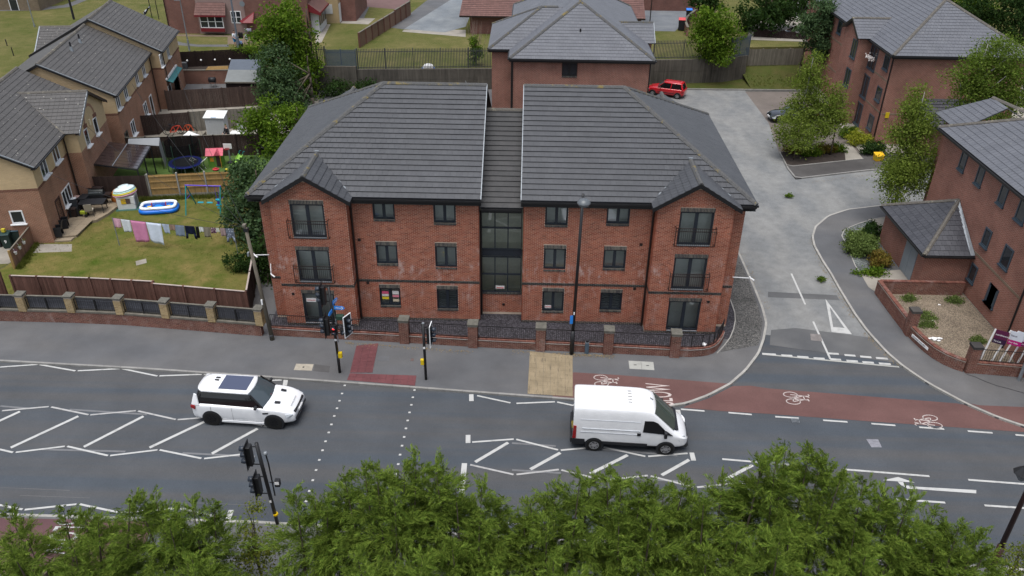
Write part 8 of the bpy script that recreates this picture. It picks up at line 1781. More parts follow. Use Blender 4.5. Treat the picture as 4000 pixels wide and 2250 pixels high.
bs =thing('bin_store',(25.2,7.8,0),'brick lean-to store with dark slate hipped roof and grey double doors','building')
ex0,ey0,ey1,ez =23.72,4.28,11.2,2.52;ap =(RX-.05,7.75,4.55)
m =MB();m.prism([(ex0+.3,ey0+.3),(RX-.02,ey0+.3),(RX-.02,ey1-.3),(ex0+.3,ey1-.3)],0,ez-.03);m.build('wall',MT['bf_red'],bs,uv=True)
tile_face(bs,[(ex0,ey1,ez),(ex0,ey0,ez),ap],MT['tiledark'],110,th=.034);tile_face(bs,[(ex0,ey0,ez),(RX-.05,ey0,ez),ap],MT['tiledark'],50,th=.034);m =MB();m.slab([(ex0,ey1,ez),(RX-.05,ey1,ez),ap],(0,0,-1),.05);m.build('rear_slope',MT['tiledark'],bs)
ridge(bs,(ex0,ey0,ez+.05),(ap[0],ap[1],ap[2]+.05),MT['ridgegrey']);ridge(bs,(ex0,ey1,ez+.05),(ap[0],ap[1],ap[2]+.05),MT['ridgegrey']);m =MB();m.slab([(RX-.30,ey0,ez+.05),(RX-.05,ey0,ez+.05),(ap[0],ap[1],ap[2]+.08),(ap[0]-.22,ap[1],ap[2]-.06)],(0,0,1),.02);m.build('lead_flashing',MT['galv'],bs)
gutter(bs,(ex0,ey0,ez-.03),(RX-.05,ey0,ez-.03),out=(0,-1,0),fas=.12);gutter(bs,(ex0,ey1,ez-.03),(ex0,ey0,ez-.03),out=(-1,0,0),fas=.12)
GD =flat('grey_door',(.20,.225,.245),.5)
for i in range(2):y0_ =5.55+i*.85;MB().bb(ex0+.26,ex0+.30,y0_,y0_+.82,.03,2.15).build('store_door',GD,bs)

bed =[K(3,1,735,910,.012),K(3,1,800,1050,.012),K(3,1,890,1260,.012),K(3,1,930,1300,.012),K(3,1,1260,1265,.012),K(3,1,1100,1010,.012),K(3,1,1110,980,.012),K(3,1,1040,760,.012),K(3,1,850,820,.012),K(3,1,750,880,.012)]
sheet('slate_planting_bed',bed,m_gravel('blue_grey_chippings',[(.08,.09,.09),(.16,.175,.17),(.22,.24,.23),(.11,.12,.12)],12,.6))
sheet('store_apron',[K(3,1,930,1300,.010),K(3,1,1010,1440,.010),K(3,2,1080,40,.010),K(3,1,1480,1448,.010),K(3,1,1330,1265,.010)],MT['conc']);sheet('store_apron',[K(3,1,1010,760,.010),K(3,1,1180,735,.010),K(3,1,1120,950,.010)],MT['conc'])
kerb(corner_footway,[(p.x,p.y) for p in (bed[3],bed[2],bed[1],bed[0],bed[9],bed[8],bed[7],K(3,1,1170,735))],MT['kerbpale'],w=.06,flip=-1,z1=.03)

LW =[(21.3,4.05),(21.35,1.8),(21.42,-.05)];LC =[(21.52,-.65),(21.62,-1.3),(21.78,-2.0),(22.0,-2.62),(22.35,-3.2),(22.75,-3.6),(23.1,-3.82)];LR =[(23.55,-3.92),(26.2,-4.22),(30.5,-4.6)]
sheet('gravel_lot',xy((21.4,4.2),(26.7,4.2),(26.7,-1.6),(26.3,-1.6),(26.3,-4.1),(23.4,-3.85),(22.2,-3.0),(21.6,-1.2)),MT['chips'],.02)
lw =thing('lot_wall',(21.5,0,0),'brick wall with two dark-capped piers curving round the gravel lot','wall')
for pts,h in ((LW,.82),(LC,.62),(LR,.62)):
    for a,b in zip(pts,pts[1:]):
        brick_run(lw,a,b,0,h,MT['brickdk'],MT['mortardk'],.22,30 if pts is LW else 0);A_,B_ =Vector((*a,0)),Vector((*b,0));d =(B_-A_).normalized();N =Vector((d.y,-d.x,0));MB().prism([A_+N*.03,B_+N*.03,B_-N*.23,A_-N*.23],h+.002,h+.025).build('stone_course',MT['wood_orange'] if 0 else MT['conc'],lw);coping_bricks(lw,A_,B_,h+.027,.22,mat=MT['bf_dark'] if 0 else MT['brickdk'])
brick_run(lw,(21.5,3.95),(26.5,3.95),0,.82,MT['brickdk'],MT['mortardk'],.22);coping_bricks(lw,(21.5,3.95),(26.5,3.95),.83,.22)
for c in ((21.62,-.38),(23.42,-3.72)):pier(lw,c,(1,0,0) if c[0] >22 else (0,-1,0),.46,1.50,MT['brickdk'],MT['mortardk'],MT['bluedark'],.17)
railing(lw,[(23.75,-3.82),(26.2,-4.10),(30.5,-4.48)],.72,1.45,MT['black'],.12)

a,b =Vector((21.50,-1.02,0)),Vector((21.83,-2.36,0));d =(b-a).normalized();N =Vector((d.y,-d.x,0));o_ =N*.03
t =thing('street_sign',a+o_,'white street name plate fixed to the curved brick wall','sign');MB().slab([a+o_+Vector((0,0,.30)),b+o_+Vector((0,0,.30)),b+o_+Vector((0,0,.47)),a+o_+Vector((0,0,.47))],N,.015).build('plate',SW,t)
text_mb('KILNER COURT',.15,a+o_+N*.018+d*.08+Vector((0,0,.335)),d,(0,0,1),1.02,1,.002).build('lettering',MT['blackplastic'],t,fix=False)

def board(base,label,cols,txt,lean=(.10,0),tilt=0,h=2.5,w=.62,hh=.80,flip=1):
    base =Vector(base);t =thing('agent_board',base,label,'sign',"agents' boards by the railings");top =base+Vector((lean[0],lean[1],h));MB().bar(base,top,.06).build('post',SW,t)
    U =Vector((.86*flip,-.50,0));O =top-Vector((0,0,hh))+U*.03;z =Vector((0,0,1));n =U.cross(z)
    for z0,z1,c in cols:MB().slab([O+z*hh*z0,O+U*w+z*hh*z0,O+U*w+z*hh*z1,O+z*hh*z1],n,.012).build('panel',c,t)
    for tx,s,zz,cc in txt:text_mb(tx,s,O+n*(.016)+U*.05+z*hh*zz,U,z,1,1,.002).build('lettering',cc,t,fix=False)
PLUM,DPL,MAG,WHB,REDB =flat('plum',(.085,.008,.045)),flat('dark_plum',(.028,.006,.035)),flat('magenta',(.42,.005,.16)),flat('board_white',(.60,.64,.70)),flat('board_red',(.50,.012,.012))
board((24.05,-3.35,0),'plum estate agent board leaning beside the right-hand pier',((.0,.35,DPL),(.35,1,PLUM)),(('northwood',.14,.6,SW),('To Let',.13,.12,SW)),(.32,.1),h=2.35)
board((24.55,-3.45,0),'white and magenta estate agent board, left one of the pair',((.0,.35,MAG),(.35,1,WHB)),(('For Sale',.13,.12,SW),('haus',.16,.62,DPL)),(.55,.1),h=2.35)
board((24.95,-3.50,0),'white and plum estate agent board, right one of the pair',((.0,.35,flat('berry',(.22,.005,.12))),(.35,1,WHB)),(('To Let',.13,.12,SW),('haus',.16,.62,DPL)),(.52,.1),h=2.35)
board((25.40,-3.55,0),'red estate agent board with a pale disc, left one',((.0,1,REDB),),(('Sold',.15,.15,SW),),(.45,.1),h=2.35);board((25.85,-3.60,0),'red estate agent board with a pale disc nearest the building',((.0,1,REDB),),(('Let by',.14,.15,SW),),(.40,.1),h=2.35)
for bx in (25.40,25.85):pass

p =K(3,2,1680,520,.05);m =MB()
for i in range(14):m.sphere((p.x+random.gauss(0,.14),p.y+random.gauss(0,.08),.05+random.random()*.06),(random.uniform(.06,.13),random.uniform(.05,.09),.05),7,4)
tag(m.build('plastic_bag',SW,None,smooth=True),'torn white plastic bag lying on the gravel lot','litter')
for i,(x,y,l) in enumerate(((1660,330,'white paper scrap on the weeds of the gravel lot'),(1725,170,'white scrap near the back of the gravel lot'),(1325,175,'white scrap beside the low wall of the gravel lot'),(1570,258,'white scrap beside the left pier on the gravel lot'))):p =K(3,2,x,y,.04);tag(MB().add([(p.x-.08,p.y-.03,.03),(p.x+.08,p.y-.05,.045),(p.x+.07,p.y+.04,.03),(p.x-.06,p.y+.05,.06),(p.x,p.y,.07)],[(0,1,4),(1,2,4),(2,3,4),(3,0,4)]).build('paper_scrap',SW,None),l,'litter')
lamp_post(Vector((25.7,-4.45,0)),6.0,'slim grey lamp column before the railings at the right edge',MT['galv'],r=.055,lean=.25)
p =K(3,1,1105,165,0);t =thing('grit_bin',p,'yellow grit bin beside the clipped shrubs','bin',None,R(8));t.scale =(.8,.8,.8);YB =flat('grit_yellow',(.62,.36,.01),.5);m =MB();m.add([(-.40,-.30,0),(.40,-.30,0),(.40,.30,0),(-.40,.30,0),(-.46,-.36,.55),(.46,-.36,.55),(.46,.34,.72),(-.46,.34,.72)],[(0,1,2,3),(4,5,6,7),(0,1,5,4),(1,2,6,5),(2,3,7,6),(3,0,4,7)]);m.build('body',YB,t,world=False,bev=.02);m =MB();m.add([(-.49,-.40,.55),(.49,-.40,.55),(.49,.37,.74),(-.49,.37,.74),(-.47,-.37,.62),(.47,-.37,.62),(.47,.35,.80),(-.47,.35,.80)],[(0,1,2,3),(4,5,6,7),(0,1,5,4),(1,2,6,5),(2,3,7,6),(3,0,4,7)]);m.build('lid',YB,t,world=False,bev=.02)
pl =sheet('planter_bed',[Vector((21.5,26.9,.014)),Vector((21.3,23.9,.014)),K(3,1,780,160,.014),K(3,1,770,70,.014)],MT['soil']);sheet('planter_slabs',[K(3,1,780,165,.012),K(3,1,960,150,.012),K(3,1,830,0,.012),K(3,1,660,0,.012),K(3,1,690,60,.012)],MT['conc'])
kerb(island_path,[(21.45,26.9),(21.25,23.75),(K(3,1,960,152).x,K(3,1,960,152).y)],MT['kerbpale'],w=.06,flip=1,z1=.05)
# ================================================================== trees and planting
def leaf_cloud(cent,nrm,size,jit=.6,ln=1.0):
    """numpy: one bent diamond leaf (two triangles as one quad) for every centre"""
    n =len(cent);a =RNG.normal(size=(n,3));d =nrm*(1-jit)+a*jit;d /= np.linalg.norm(d,axis=1)[:,None]+1e-9
    u =np.cross(d,RNG.normal(size=(n,3)));u /= np.linalg.norm(u,axis=1)[:,None]+1e-9;v =np.cross(d,u)
    s =size*RNG.uniform(.65,1.3,n)[:,None];V =np.stack([cent-u*s*ln,cent-v*s*.55+d*s*.12,cent+u*s*ln,cent+v*s*.55+d*s*.12],1).reshape(-1,3)
    return V,np.arange(4*n).reshape(-1,4)
def blob_leaves(blobs,nclump,per,size,spread):
    """leaves in clumps spread through ellipsoids, more of them near the surface"""
    C_,N_ =[],[];blobs =list(blobs)
    for c,r in list(blobs):
        for _ in range(3):
            d =RNG.normal(size=3);d /= np.linalg.norm(d);k =RNG.uniform(.35,.55);blobs.append((tuple(np.array(c)+d*np.array(r)*.95),tuple(np.array(r)*k)))
    vol =np.array([b[1][0]*b[1][1]*b[1][2] for b in blobs])**.7;vol =vol/vol.sum()
    for (c,r),f in zip(blobs,vol):
        k =max(3,int(nclump*f));d =RNG.normal(size=(k,3));d /= np.linalg.norm(d,axis=1)[:,None]
        rad =RNG.uniform(.2,1.0,k)**.5*RNG.uniform(.82,1.12,k);cc =np.array(c)+d*np.array(r)*rad[:,None]
        m =RNG.integers(int(per*.5),int(per*1.5),k)
        idx =np.repeat(np.arange(k),m);off =RNG.normal(size=(len(idx),3))*spread*np.array([1,1,.7])
        C_.append(cc[idx]+off);N_.append(d[idx]*.7+off/(spread*2)+np.array([0,0,.5]))
    C_ =np.concatenate(C_);N_ =np.concatenate(N_);N_ /= np.linalg.norm(N_,axis=1)[:,None]+1e-9
    k =C_[:,2] >.02;return C_[k],N_[k]
def tree(name,label,base,blobs,leafm,nclump=240,per=24,size=.11,spread=.26,trunk=.12,bark=None,group=None,limbs=7,cat='tree',ln=1.0,jit=.6):
    base =Vector(base);t =thing(name,base,label,cat,group)
    C_,N_ =blob_leaves([((b[0][0]-base.x,b[0][1]-base.y,b[0][2]-base.z),b[1]) for b in blobs],nclump,per,size,spread)
    V,F =leaf_cloud(C_,N_,size,jit,ln);link('crown',fast_mesh('crown',V,F,leafm),t)
    m =MB();top =max(b[0][2]+b[1][2]*.6 for b in blobs)-base.z;P =[Vector((0,0,0))]
    for i in range(1,6):P.append(Vector((random.gauss(0,.05)*i/3,random.gauss(0,.05)*i/3,top*i/5)))
    m.tube(P,[trunk*(1-.16*i) for i in range(6)],8)
    for i in range(limbs):
        c,r =random.choice(blobs);f =random.uniform(.25,.8);s =Vector((0,0,top*f*.9));e =Vector((c[0]-base.x+random.uniform(-.7,.7)*r[0],c[1]-base.y+random.uniform(-.7,.7)*r[1],c[2]-base.z+random.uniform(-.2,.6)*r[2]));mid =s.lerp(e,.5)+Vector((0,0,.1));m.tube([s,mid,e],[trunk*.5,trunk*.3,trunk*.1],6)
    m.build('trunk',bark or MT['bark'],t,world=False,smooth=True);return t
def at(x,y,Y):return SY(x*4000/2576,y*4000/2576,Y)
def bl(x,y,Y,rx,rz,ry=None):p =at(x,y,Y);return ((p.x,p.y,p.z),(rx,ry or rx,rz))

tree('broadleaf_tree','tallest bright green tree above the felt-roofed shed',(-20.9,40.2,0),[bl(715,75,40,2.7,2.4),bl(690,110,39.5,2.4,2.4),bl(745,120,40,2.4,2.6),bl(755,180,39.5,2.1,2.6),bl(760,235,38.5,1.7,2.4),bl(725,50,40.3,1.5,1.6)],MT['leaf_mid'],520,26,.15,.34,.24)
tree('broadleaf_tree','bluish green tree in front of the tallest one',(-20.3,36.3,0),[bl(690,170,36.3,1.9,1.9),bl(700,205,36,1.9,2.0),bl(730,250,35.5,1.8,2.0),bl(690,235,35.8,1.4,2.0),bl(755,270,35,1.5,1.6)],MT['leaf_blue'],340,26,.14,.32,.18)
tree('broadleaf_tree','rounded mid green tree beside the rear hip of the block',(-18.6,25.2,0),[bl(688,300,25.5,2.0,1.9),bl(660,330,25.2,1.5,1.7),bl(715,330,25,1.9,1.9),bl(690,370,24.6,1.7,1.7),bl(660,295,25.6,1.1,1.1)],MT['leaf_mid'],340,26,.13,.30,.16)
tree('broadleaf_tree','dark leafy tree squeezed between lawn and block above the telegraph pole',(-17.7,10.6,0),[bl(635,440,11.5,1.3,1.2),bl(610,475,11,1.2,1.2),bl(650,500,10.5,1.4,1.5),bl(610,530,10,1.2,1.3),bl(650,570,9.4,1.2,1.4),bl(640,630,8.6,1.0,1.2),bl(670,690,5.5,.8,1.1)],MT['leaf_blue'],420,26,.13,.28,.16)
tree('climbing_shrub','dark shrub in the gap between fence and block',(-15.6,4.5,0),[bl(668,640,4.8,.8,1.5),bl(680,700,4,.7,1.3),bl(672,760,3.0,.6,1.0)],MT['leaf_dark'],130,24,.10,.25,.08,cat='shrub')
tree('climbing_shrub','overgrown brambles at the foot of the concrete wall',(-18.2,39.5,0),[((-18.6,39.6,.7),(1.8,.9,.8)),((-16.2,40.3,.6),(1.4,.6,.7))],MT['leaf_dark'],120,24,.11,.28,.06,cat='shrub')
tree('fence_ivy','ivy hanging over the maroon fence',S(960,205,0)+Vector((0,0,0)),[((S(950,195,2.8).x,S(950,195,2.8).y,2.8),(1.6,.3,.25)),((S(1000,205,2.4).x,S(1000,205,2.4).y,2.3),(.8,.25,.7))],MT['leaf_mid'],60,18,.09,.2,.02,cat='plant')
p =K(1,0,2190,640,2.1)
tree('fence_plant','scruffy climbing plant on the palisade fence',(p.x,p.y,2.0),[((p.x,p.y,2.9),(.55,.35,1.0)),((p.x+.5,p.y,3.2),(.4,.3,.6)),((p.x,p.y+.1,4.3),(.35,.3,.5))],MT['leaf_mid'],70,20,.10,.2,.05,cat='plant')
m =MB();b0_ =Vector((p.x+.1,p.y+.4,2.0))
for i in range(26):
    a =Vector((random.gauss(0,.5),random.gauss(0,.3),random.uniform(2.2,4.8)));md_ =b0_+a*.5+Vector((random.gauss(0,.2),0,0));m.tube([b0_,md_,b0_+a],[.03,.018,.006],4)
tag(m.build('dead_shrub',m_wood('bleached_twigs',(.26,.20,.16)),None),'leafless pale shrub behind the palisade fence','shrub')
tree('round_tree','dense rounded yellow green tree on the retaining wall',(18.9,47.6,2.2),[bl(1800,55,47.3,2.1,1.9),bl(1780,90,47,2.1,2.0),bl(1820,95,47.2,2.1,2.0),bl(1800,135,46.6,1.9,1.9),bl(1800,160,46.2,1.2,1.2)],MT['leaf_mid'],400,26,.14,.30,.18)
tree('broadleaf_tree','very dark spreading tree at the top beyond the fences',(28,62,1.9),[bl(1900,20,60,2.6,2.4),bl(1945,15,61,2.6,2.2),bl(1925,60,60,2.4,1.9),bl(1985,25,62,2.0,2.0),bl(1960,-15,62,3.5,2.5)],MT['leaf_dark'],380,26,.17,.36,.25)
tree('conifer_tree','drooping dark conifer at the top edge',(20.5,64,1.9),[bl(1795,-5,62,1.6,2.2),bl(1760,-12,62,1.2,1.2)],MT['leaf_dark'],130,24,.15,.3,.15)
tree('weeping_tree','grey green drooping tree left of the upper right block',(28.4,46.8,.3),[bl(2065,35,46,1.3,1.6),bl(2050,75,46,1.5,1.7),bl(2085,90,45.6,1.3,1.8),bl(2065,125,45.2,1.1,1.4),bl(2090,30,46.2,1.0,1.3)],MT['leaf_blue'],320,26,.11,.28,.12,ln=1.5)
BG ='young birches on the planter'
tree('birch_tree','slim yellow green birch rising highest from the planter',(22.9,27.6,0),[bl(2050,160,28,.75,1.0),bl(2030,200,28,.9,1.0),bl(2060,235,27.8,1.0,1.2),bl(2025,265,27.6,1.0,1.1),bl(2000,290,27.2,.9,1.0),bl(2035,320,27,1.1,1.0)],MT['leaf_birch'],380,28,.078,.30,.07,MT['birchbark'],BG)
tree('birch_tree','fuller yellow green birch on the right of the planter',(25.6,26.6,0),[bl(2085,265,27,.9,1.1),bl(2110,290,26.8,.8,1.0),bl(2085,310,26.6,1.0,.9),bl(2060,285,27,.9,1.0),bl(2105,240,27.2,.6,.8)],MT['leaf_birch'],290,28,.078,.30,.07,MT['bark'],BG)
tree('birch_tree','low spreading birch at the left of the planter',(22.2,25.4,0),[bl(1985,315,26,.9,.9),bl(2000,345,25.6,1.0,.9),bl(2035,350,25.4,.9,.8),bl(1975,345,25.8,.6,.6)],MT['leaf_birch'],190,26,.078,.30,.05,MT['bark'],BG)
tree('birch_tree','wispy yellow green birch before the lean-to store',(26.2,14.6,0),[bl(2310,245,15,.55,.9),bl(2300,290,15,.9,1.1),bl(2330,320,14.8,.9,1.1),bl(2280,350,14.6,1.0,1.1),bl(2320,390,14.2,1.1,1.2),bl(2270,420,13.8,1.1,1.1),bl(2310,455,13.4,1.1,1.0),bl(2250,460,13.4,.9,.8),bl(2250,495,12.6,.6,.6)],MT['leaf_birch'],760,30,.075,.34,.09,MT['birchbark'])
tree('birch_tree','large loose birch in front of the upper right block',(33.6,22.5,0),[bl(2470,150,23,1.2,1.6),bl(2520,140,23,1.5,1.7),bl(2440,190,22.8,1.4,1.6),bl(2500,210,22.6,1.7,1.7),bl(2450,240,22.4,1.5,1.5),bl(2540,240,22.4,1.8,1.6),bl(2420,260,22.2,1.1,1.2),bl(2500,275,22,1.6,1.2),bl(2570,180,22.8,1.4,1.8)],m_leaf('fresh_birch_leaf',(.075,.125,.018),(.14,.19,.035)),800,30,.085,.36,.14,MT['birchbark'])
tree('conifer_tree','tall dark evergreen at the top right corner',(52,50,0),[bl(2500,25,50,2.4,3.0),bl(2550,30,49,2.4,3.4),bl(2560,80,48,2.2,3.0),bl(2450,5,51,2.0,2.4)],MT['leaf_dark'],380,26,.15,.34,.25)
tree('broadleaf_tree','bright green tree over the ridge at the top right',(46,55,0),[bl(2440,20,54,1.8,1.4),bl(2490,30,53,1.6,1.2),bl(2410,-5,55,2.0,1.4)],MT['leaf_mid'],150,26,.15,.34,.2)

def shrub(label,x,y,z,r,mat,n=110,per=22,size=.07,sp=.13,name='shrub',group=None):
    p =S(x*4000/2576,y*4000/2576,0);return tree(name,label,(p.x,p.y,0),[((p.x+dx*r[0],p.y+dy*r[1],z*.5+dz),(r[0]*k,r[1]*k,z*.55)) for dx,dy,dz,k in ((0,0,0,.8),(.45,.1,-.05,.6),(-.45,-.1,-.05,.6),(.1,.4,.05,.55))],mat,n,per,size,sp,.03,limbs=4,cat='shrub',group=group)
shrub('large clipped sage green shrub in the planting bed',2158,632,1.1,(1.05,1.5),MT['leaf_laurel'],330,26);shrub('darker glossy shrub at the back of the planting bed',2190,600,1.0,(.6,.6),MT['leaf_dark'],90);shrub('rust tinted shrub at the front of the planting bed',2210,668,.95,(.65,.8),MT['leaf_rust'],170);shrub('low green plants trailing at the front of the planting bed',2190,690,.3,(1.2,.4),MT['leaf_mid'],60)
shrub('lime yellow shrub beside the upper right block',2160,362,.9,(1.3,1.0),MT['leaf_lime'],170);shrub('dark juniper next to the yellow grit bin',2195,388,.9,(1.2,.7),MT['leaf_dark'],170);shrub('green shrub between the lime shrub and the block',2135,345,.8,(.8,.9),MT['leaf_mid'],90)
for i,(x,y,l) in enumerate(((1995,385,'low leafy shrub at the left corner of the planter'),(2040,392,'spreading shrub in the middle of the planter'),(2075,385,'shrub at the foot of the right planter birch'),(2105,382,'small shrub at the right end of the planter'))):shrub(l,x,y,.7,(.8,.5),MT['leaf_mid'] if i % 2 else MT['leaf_rust'],70,group='shrubs on the planter')
for i,(x,y,r,l) in enumerate(((2327,800,.7,'long weed patch in the middle of the gravel lot'),(2400,760,.5,'leafy weed clump near the building on the gravel lot'),(2288,755,.4,'small weed clump near the low wall of the gravel lot'),(2460,860,.35,'weed clump near the agents\' boards'),(2330,820,.5,'weed patch nearest the curved wall'))):shrub(l,x,y,.16,(r,r*.6),MT['leaf_laurel'],60,20,.05,.12,'weed_patch','weeds on the gravel lot')
for i,(x,y,l) in enumerate(((2065,705,'weed tuft growing from the gutter of the side road'),(1985,495,'weed tuft in the middle of the side road'))):shrub(l,x,y,.12,(.25,.18),MT['leaf_mid'],14,14,.05,.08,'weed_tuft','weeds in the side road')
for i,(x,y,l) in enumerate(((700,268,'ragged bushes behind the roof hip'),(610,680,'shrub at the right end of the lawn'))):shrub(l,x,y,1.2,(1.0,.7),MT['leaf_dark'],90)

V =[];F =[]
def tuft(x,y,z,h,n=7,s=.05):
    for i in range(n):
        a =random.random()*6.3;k =len(V);dx,dy =random.gauss(0,s),random.gauss(0,s);bx,by =x+dx,y+dy;q =(.012*math.cos(a+1.57),.012*math.sin(a+1.57));hh =h*random.uniform(.5,1.2)
        V.extend([(bx-q[0],by-q[1],z),(bx+q[0],by+q[1],z),(bx+.35*hh*math.cos(a),by+.35*hh*math.sin(a),z+hh)]);F.append((k,k+1,k+2))
for i in range(700):f =random.random();tuft(-28.2+7.0*f,15.25+1.05*f-abs(random.gauss(0,.22)),.01,.28)
for i in range(300):f =random.random();tuft(-31.5-.6*f+abs(random.gauss(0,.2)),4.7+3.4*f,.01,.22)
for i in range(420):f =random.random();tuft(-33+17.2*f,1.25-1.0*f+abs(random.gauss(0,.15)),.01,.14)
for i in range(2600):tuft(random.uniform(-31,-16.5),random.uniform(.9,15.2),.01,.05,5,.10)
for i in range(500):f =random.random();tuft(random.uniform(23,29.2),44.6+random.random()*5,.1+random.random()*.4,.2)
o =link('grass_tufts',fast_mesh('grass_tufts',np.array(V),np.array(F),m_leaf('grass_blade',(.075,.10,.018),(.14,.145,.035))),None);o['kind']='stuff'
# ---- the conifer screen in front of the camera
def plumes(apex,H,base_r,out,nb=22,per=9,flare=.52):
    """feathery sprays in tufts at the branch ends round one leader: arrays of triangles"""
    k =np.arange(nb);hb =((k+.4)/nb)**.8*H*RNG.uniform(.9,1.1,nb);ab =k*2.399+RNG.uniform(0,6.3)+RNG.normal(size=nb)*.3;rb =np.minimum(.05+hb*flare,base_r)*RNG.uniform(.75,1.15,nb)
    rad =np.stack([np.cos(ab),np.sin(ab),0*ab],1);tip =np.array(apex)-np.array([0,0,1])*hb[:,None]+rad*rb[:,None]
    bd =rad*.9+np.clip(1.15-hb/H*1.5,-.25,1.2)[:,None]*np.array([0,0,1.]);bd /= np.linalg.norm(bd,axis=1)[:,None]
    i =np.repeat(k,per);n =len(i);f =RNG.uniform(0,1,n)
    p =tip[i]-bd[i]*(.10+.55*f)[:,None]*np.minimum(1,.35+rb[i])[:,None]+RNG.normal(size=(n,3))*.09
    m_ =2*nb;j =RNG.integers(0,nb,m_);p =np.concatenate([p,np.array(apex)-np.array([0,0,1])*(hb[j]+.25)[:,None]+rad[j]*(rb[j]*RNG.uniform(.1,.55,m_))[:,None]]);i =np.concatenate([i,j]);n =len(i);h =hb[i]
    d =bd[i]+RNG.normal(size=(n,3))*.34;d /= np.linalg.norm(d,axis=1)[:,None]
    L =RNG.uniform(.34,.74,n)*np.clip(.48+h/H*.7,.48,1.05);side =np.cross(d,np.array([0,0,1.])+RNG.normal(size=(n,3))*.6);side /= np.linalg.norm(side,axis=1)[:,None]+1e-9;nr =np.cross(side,d)
    K_ =11
    for q_ in range(K_):
        t =q_/(K_-1);q =p+d*(L*t)[:,None]-np.array([0,0,1])*(.25*L*t*t)[:,None]
        for s in (-1,1):
            ln =(L*(.52-.26*t)*RNG.uniform(.55,1.3,n))[:,None];ds =d*.88+side*s*.42+nr*RNG.normal(size=(n,1))*.34-np.array([0,0,.25*t]);ds /= np.linalg.norm(ds,axis=1)[:,None]
            w =np.cross(ds,nr+RNG.normal(size=(n,3))*.6);w /= np.linalg.norm(w,axis=1)[:,None]+1e-9;wd =RNG.uniform(.009,.017,n)[:,None]
            out.append(np.stack([q-w*wd,q+w*wd*.9+ds*ln*.3,q+ds*ln],1))
    q =p+d*(L*.85)[:,None]-np.array([0,0,1])*(.2*L)[:,None];out.append(np.stack([q-side*.012,q+side*.012,q+d*(L*.42)[:,None]],1))
lead =[]
for col,P in ((0,[(60,750),(230,985),(610,720),(830,770),(960,830),(1280,600),(1380,660),(1540,610),(1740,730),(1915,660),(2130,690)]),
               (1,[(380,560),(580,620),(700,620),(830,670),(880,400),(1080,320),(1200,310),(1330,380),(1480,330),(1600,205),(1700,450),(1800,290),(1880,330),(2000,480),(2260,470),(2460,650),(2350,700)]),
               (2,[(190,640),(440,490),(330,660),(120,850),(690,380),(800,430),(960,370),(1100,400),(1300,440),(1420,500),(1540,530),(1740,460),(1940,610),(1820,620),(2130,430),(2250,520),(2420,480),(2540,220)]),
               (3,[(100,210),(200,95),(440,130),(560,190),(640,290),(760,370),(980,430),(1180,520),(1290,600),(1470,560),(1690,740),(1950,880),(2170,940),(1820,900),(2230,1100),(1560,960),(1720,1040),(1900,1080),(2050,1180),(1400,900)])):
    for x,y in P:X,Y_p =px(col,3,x,y);lead.append((X,Y_p,random.uniform(-20.6,-19.4)))
sky_x =sorted((l[0],l[1]) for l in lead)
def skyline(x):
    c =[y for a,y in sky_x if abs(a-x) <130];return sum(c)/len(c) if c else 2150
bins =[(-200,500),(500,930),(930,1330),(1330,1650),(1650,2040),(2040,2330),(2330,2680),(2680,3010),(3010,3330),(3330,3600),(3600,4200)]
x =-60
while x <4060:
    s =skyline(x)
    if 1:
        for k,(dy,Yy) in enumerate(((170,-21.3),(320,-22.3),(460,-23.3))):
            yy =s+dy+random.uniform(-90,120)
            if random.random() <.22:continue
            bc =min(((a_+b_)/2,(b_-a_)/2) for a_,b_ in bins if a_ <= x <b_);yy += 190*((x-bc[0])/bc[1])**2-40
            if 70 <x <250:yy =max(yy,2150+40*k)
            if 900 <x <1085:yy =max(yy,2190+60*k)
            if yy <2420 and x <3830+k*20:lead.append((x+random.uniform(-60,60),yy,Yy+random.uniform(-.4,.4)))
    x += 125
LB =['feathery conifer at the lower left corner','feathery conifer left of the near signal pole','feathery conifer just right of the near signal pole','bushy conifer below the crossing studs','tall pointed conifer below the stop line','loose conifer beside the gap in the hedge','broad conifer below the white van','conifer right of the van with soft rounded tips','tallest conifer in the hedge, below the manhole cover','conifer below the turn arrow','low conifer next to the maroon lamp column']
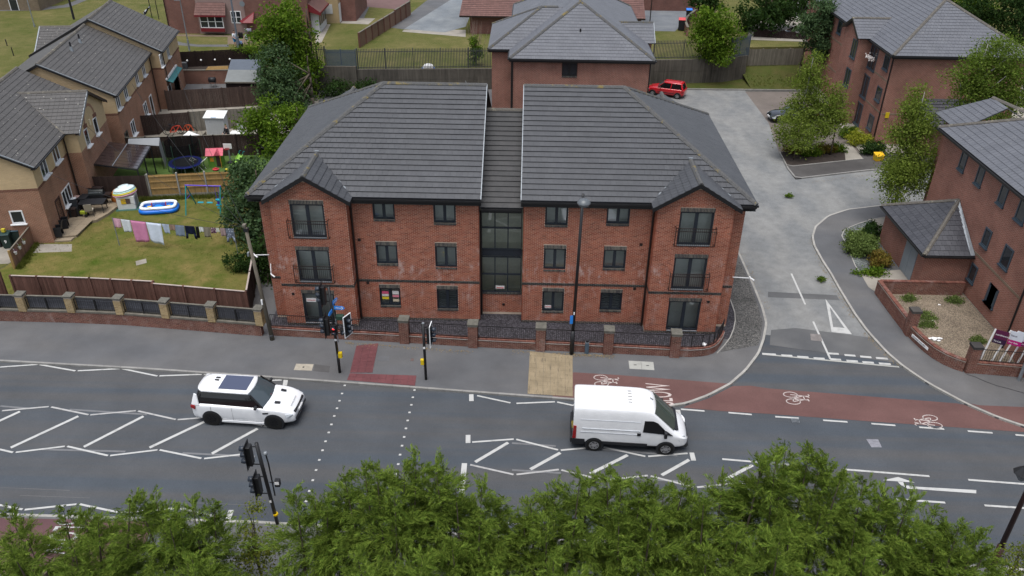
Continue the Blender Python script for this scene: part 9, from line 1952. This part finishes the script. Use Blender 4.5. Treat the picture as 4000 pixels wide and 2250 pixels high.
for (a,b),l in zip(bins,LB):
    ls =[q for q in lead if a <= q[0] <b]
    if not ls:continue
    ap =[SY(*q) for q in ls];cx =sum(p.x for p in ap)/len(ap);cy =sum(p.y for p in ap)/len(ap)-.6
    t =thing('conifer_tree',(cx,cy,0),l,'tree','conifer screen in the foreground');out =[]
    for p in ap:
        H =min(3.6,p.z-.4);plumes((p.x-cx,p.y-cy,p.z),max(1.2,H),random.uniform(.95,1.25),out,int(17*max(.7,H/3)),12)
    T_ =np.concatenate(out).reshape(-1,3);F_ =np.arange(len(T_)).reshape(-1,3);link('crown',fast_mesh('crown',T_,F_,MT['leaf_con']),t)
    m =MB();m.cyl((0,0,0),(0,0,4.5),.22,.08,8)
    for p in ap:m.tube([(0,0,max(.5,p.z*.35)),((p.x-cx)*.8,(p.y-cy)*.8,p.z*.6),(p.x-cx,p.y-cy,p.z-.35)],[.07,.04,.008],5)
    m.build('trunk',MT['bark'],t,world=False)

p =SY(*px(0,3,2480,1050),-19.2);tree('sapling','thin leafy sapling in the gap below the near signal pole',(p.x+.2,-19.2,0),[((SY(*px(0,3,2540,760),-19.2).x,-19.2,SY(*px(0,3,2540,760),-19.2).z),(.18,.2,.35)),((p.x,-19.2,p.z),(.55,.4,.7)),((p.x+.6,-19.4,p.z-.2),(.5,.4,.7)),((p.x+.2,-19.6,p.z-1.0),(.9,.5,.8))],m_leaf('yellow_green_leaf',(.10,.13,.02),(.17,.18,.03)),110,18,.05,.16,.04,limbs=9)
p =SY(*px(3,3,2480,1320),-19.0);tree('shrub','yellowish shrub at the bottom right corner',(p.x,-19.0,0),[((p.x,-19,p.z),(.7,.6,.6)),((p.x+.6,-18.8,p.z+.4),(.6,.5,.6)),((p.x-.3,-19.4,p.z-.6),(.9,.6,.8))],m_leaf('olive_leaf',(.085,.12,.016),(.15,.17,.03)),120,20,.05,.18,.05,cat='shrub')

p0 =[K(3,2,x_,y_,.006) for x_,y_ in ((2000,870),(2080,895),(2180,940),(2300,985),(2400,1010),(2576,1060),(2800,1130))]
m =MB()
for a,b in zip(p0,p0[1:]):d =(b-a).normalized();q =Vector((-d.y,d.x,0))*.022;m.poly([a-q,b-q,b+q,a+q])
m.build('tar_seam',MT['blackplastic'],corner_footway,fix=False)
for x0,y0,x1,y1 in ((200,640,900,665),(1500,700,2500,735),(0,560,700,590)):mark('tar_seam',px(0,3,x0,y0),px(0,3,x1,y1),.03,MT['side2'],RD+.004)
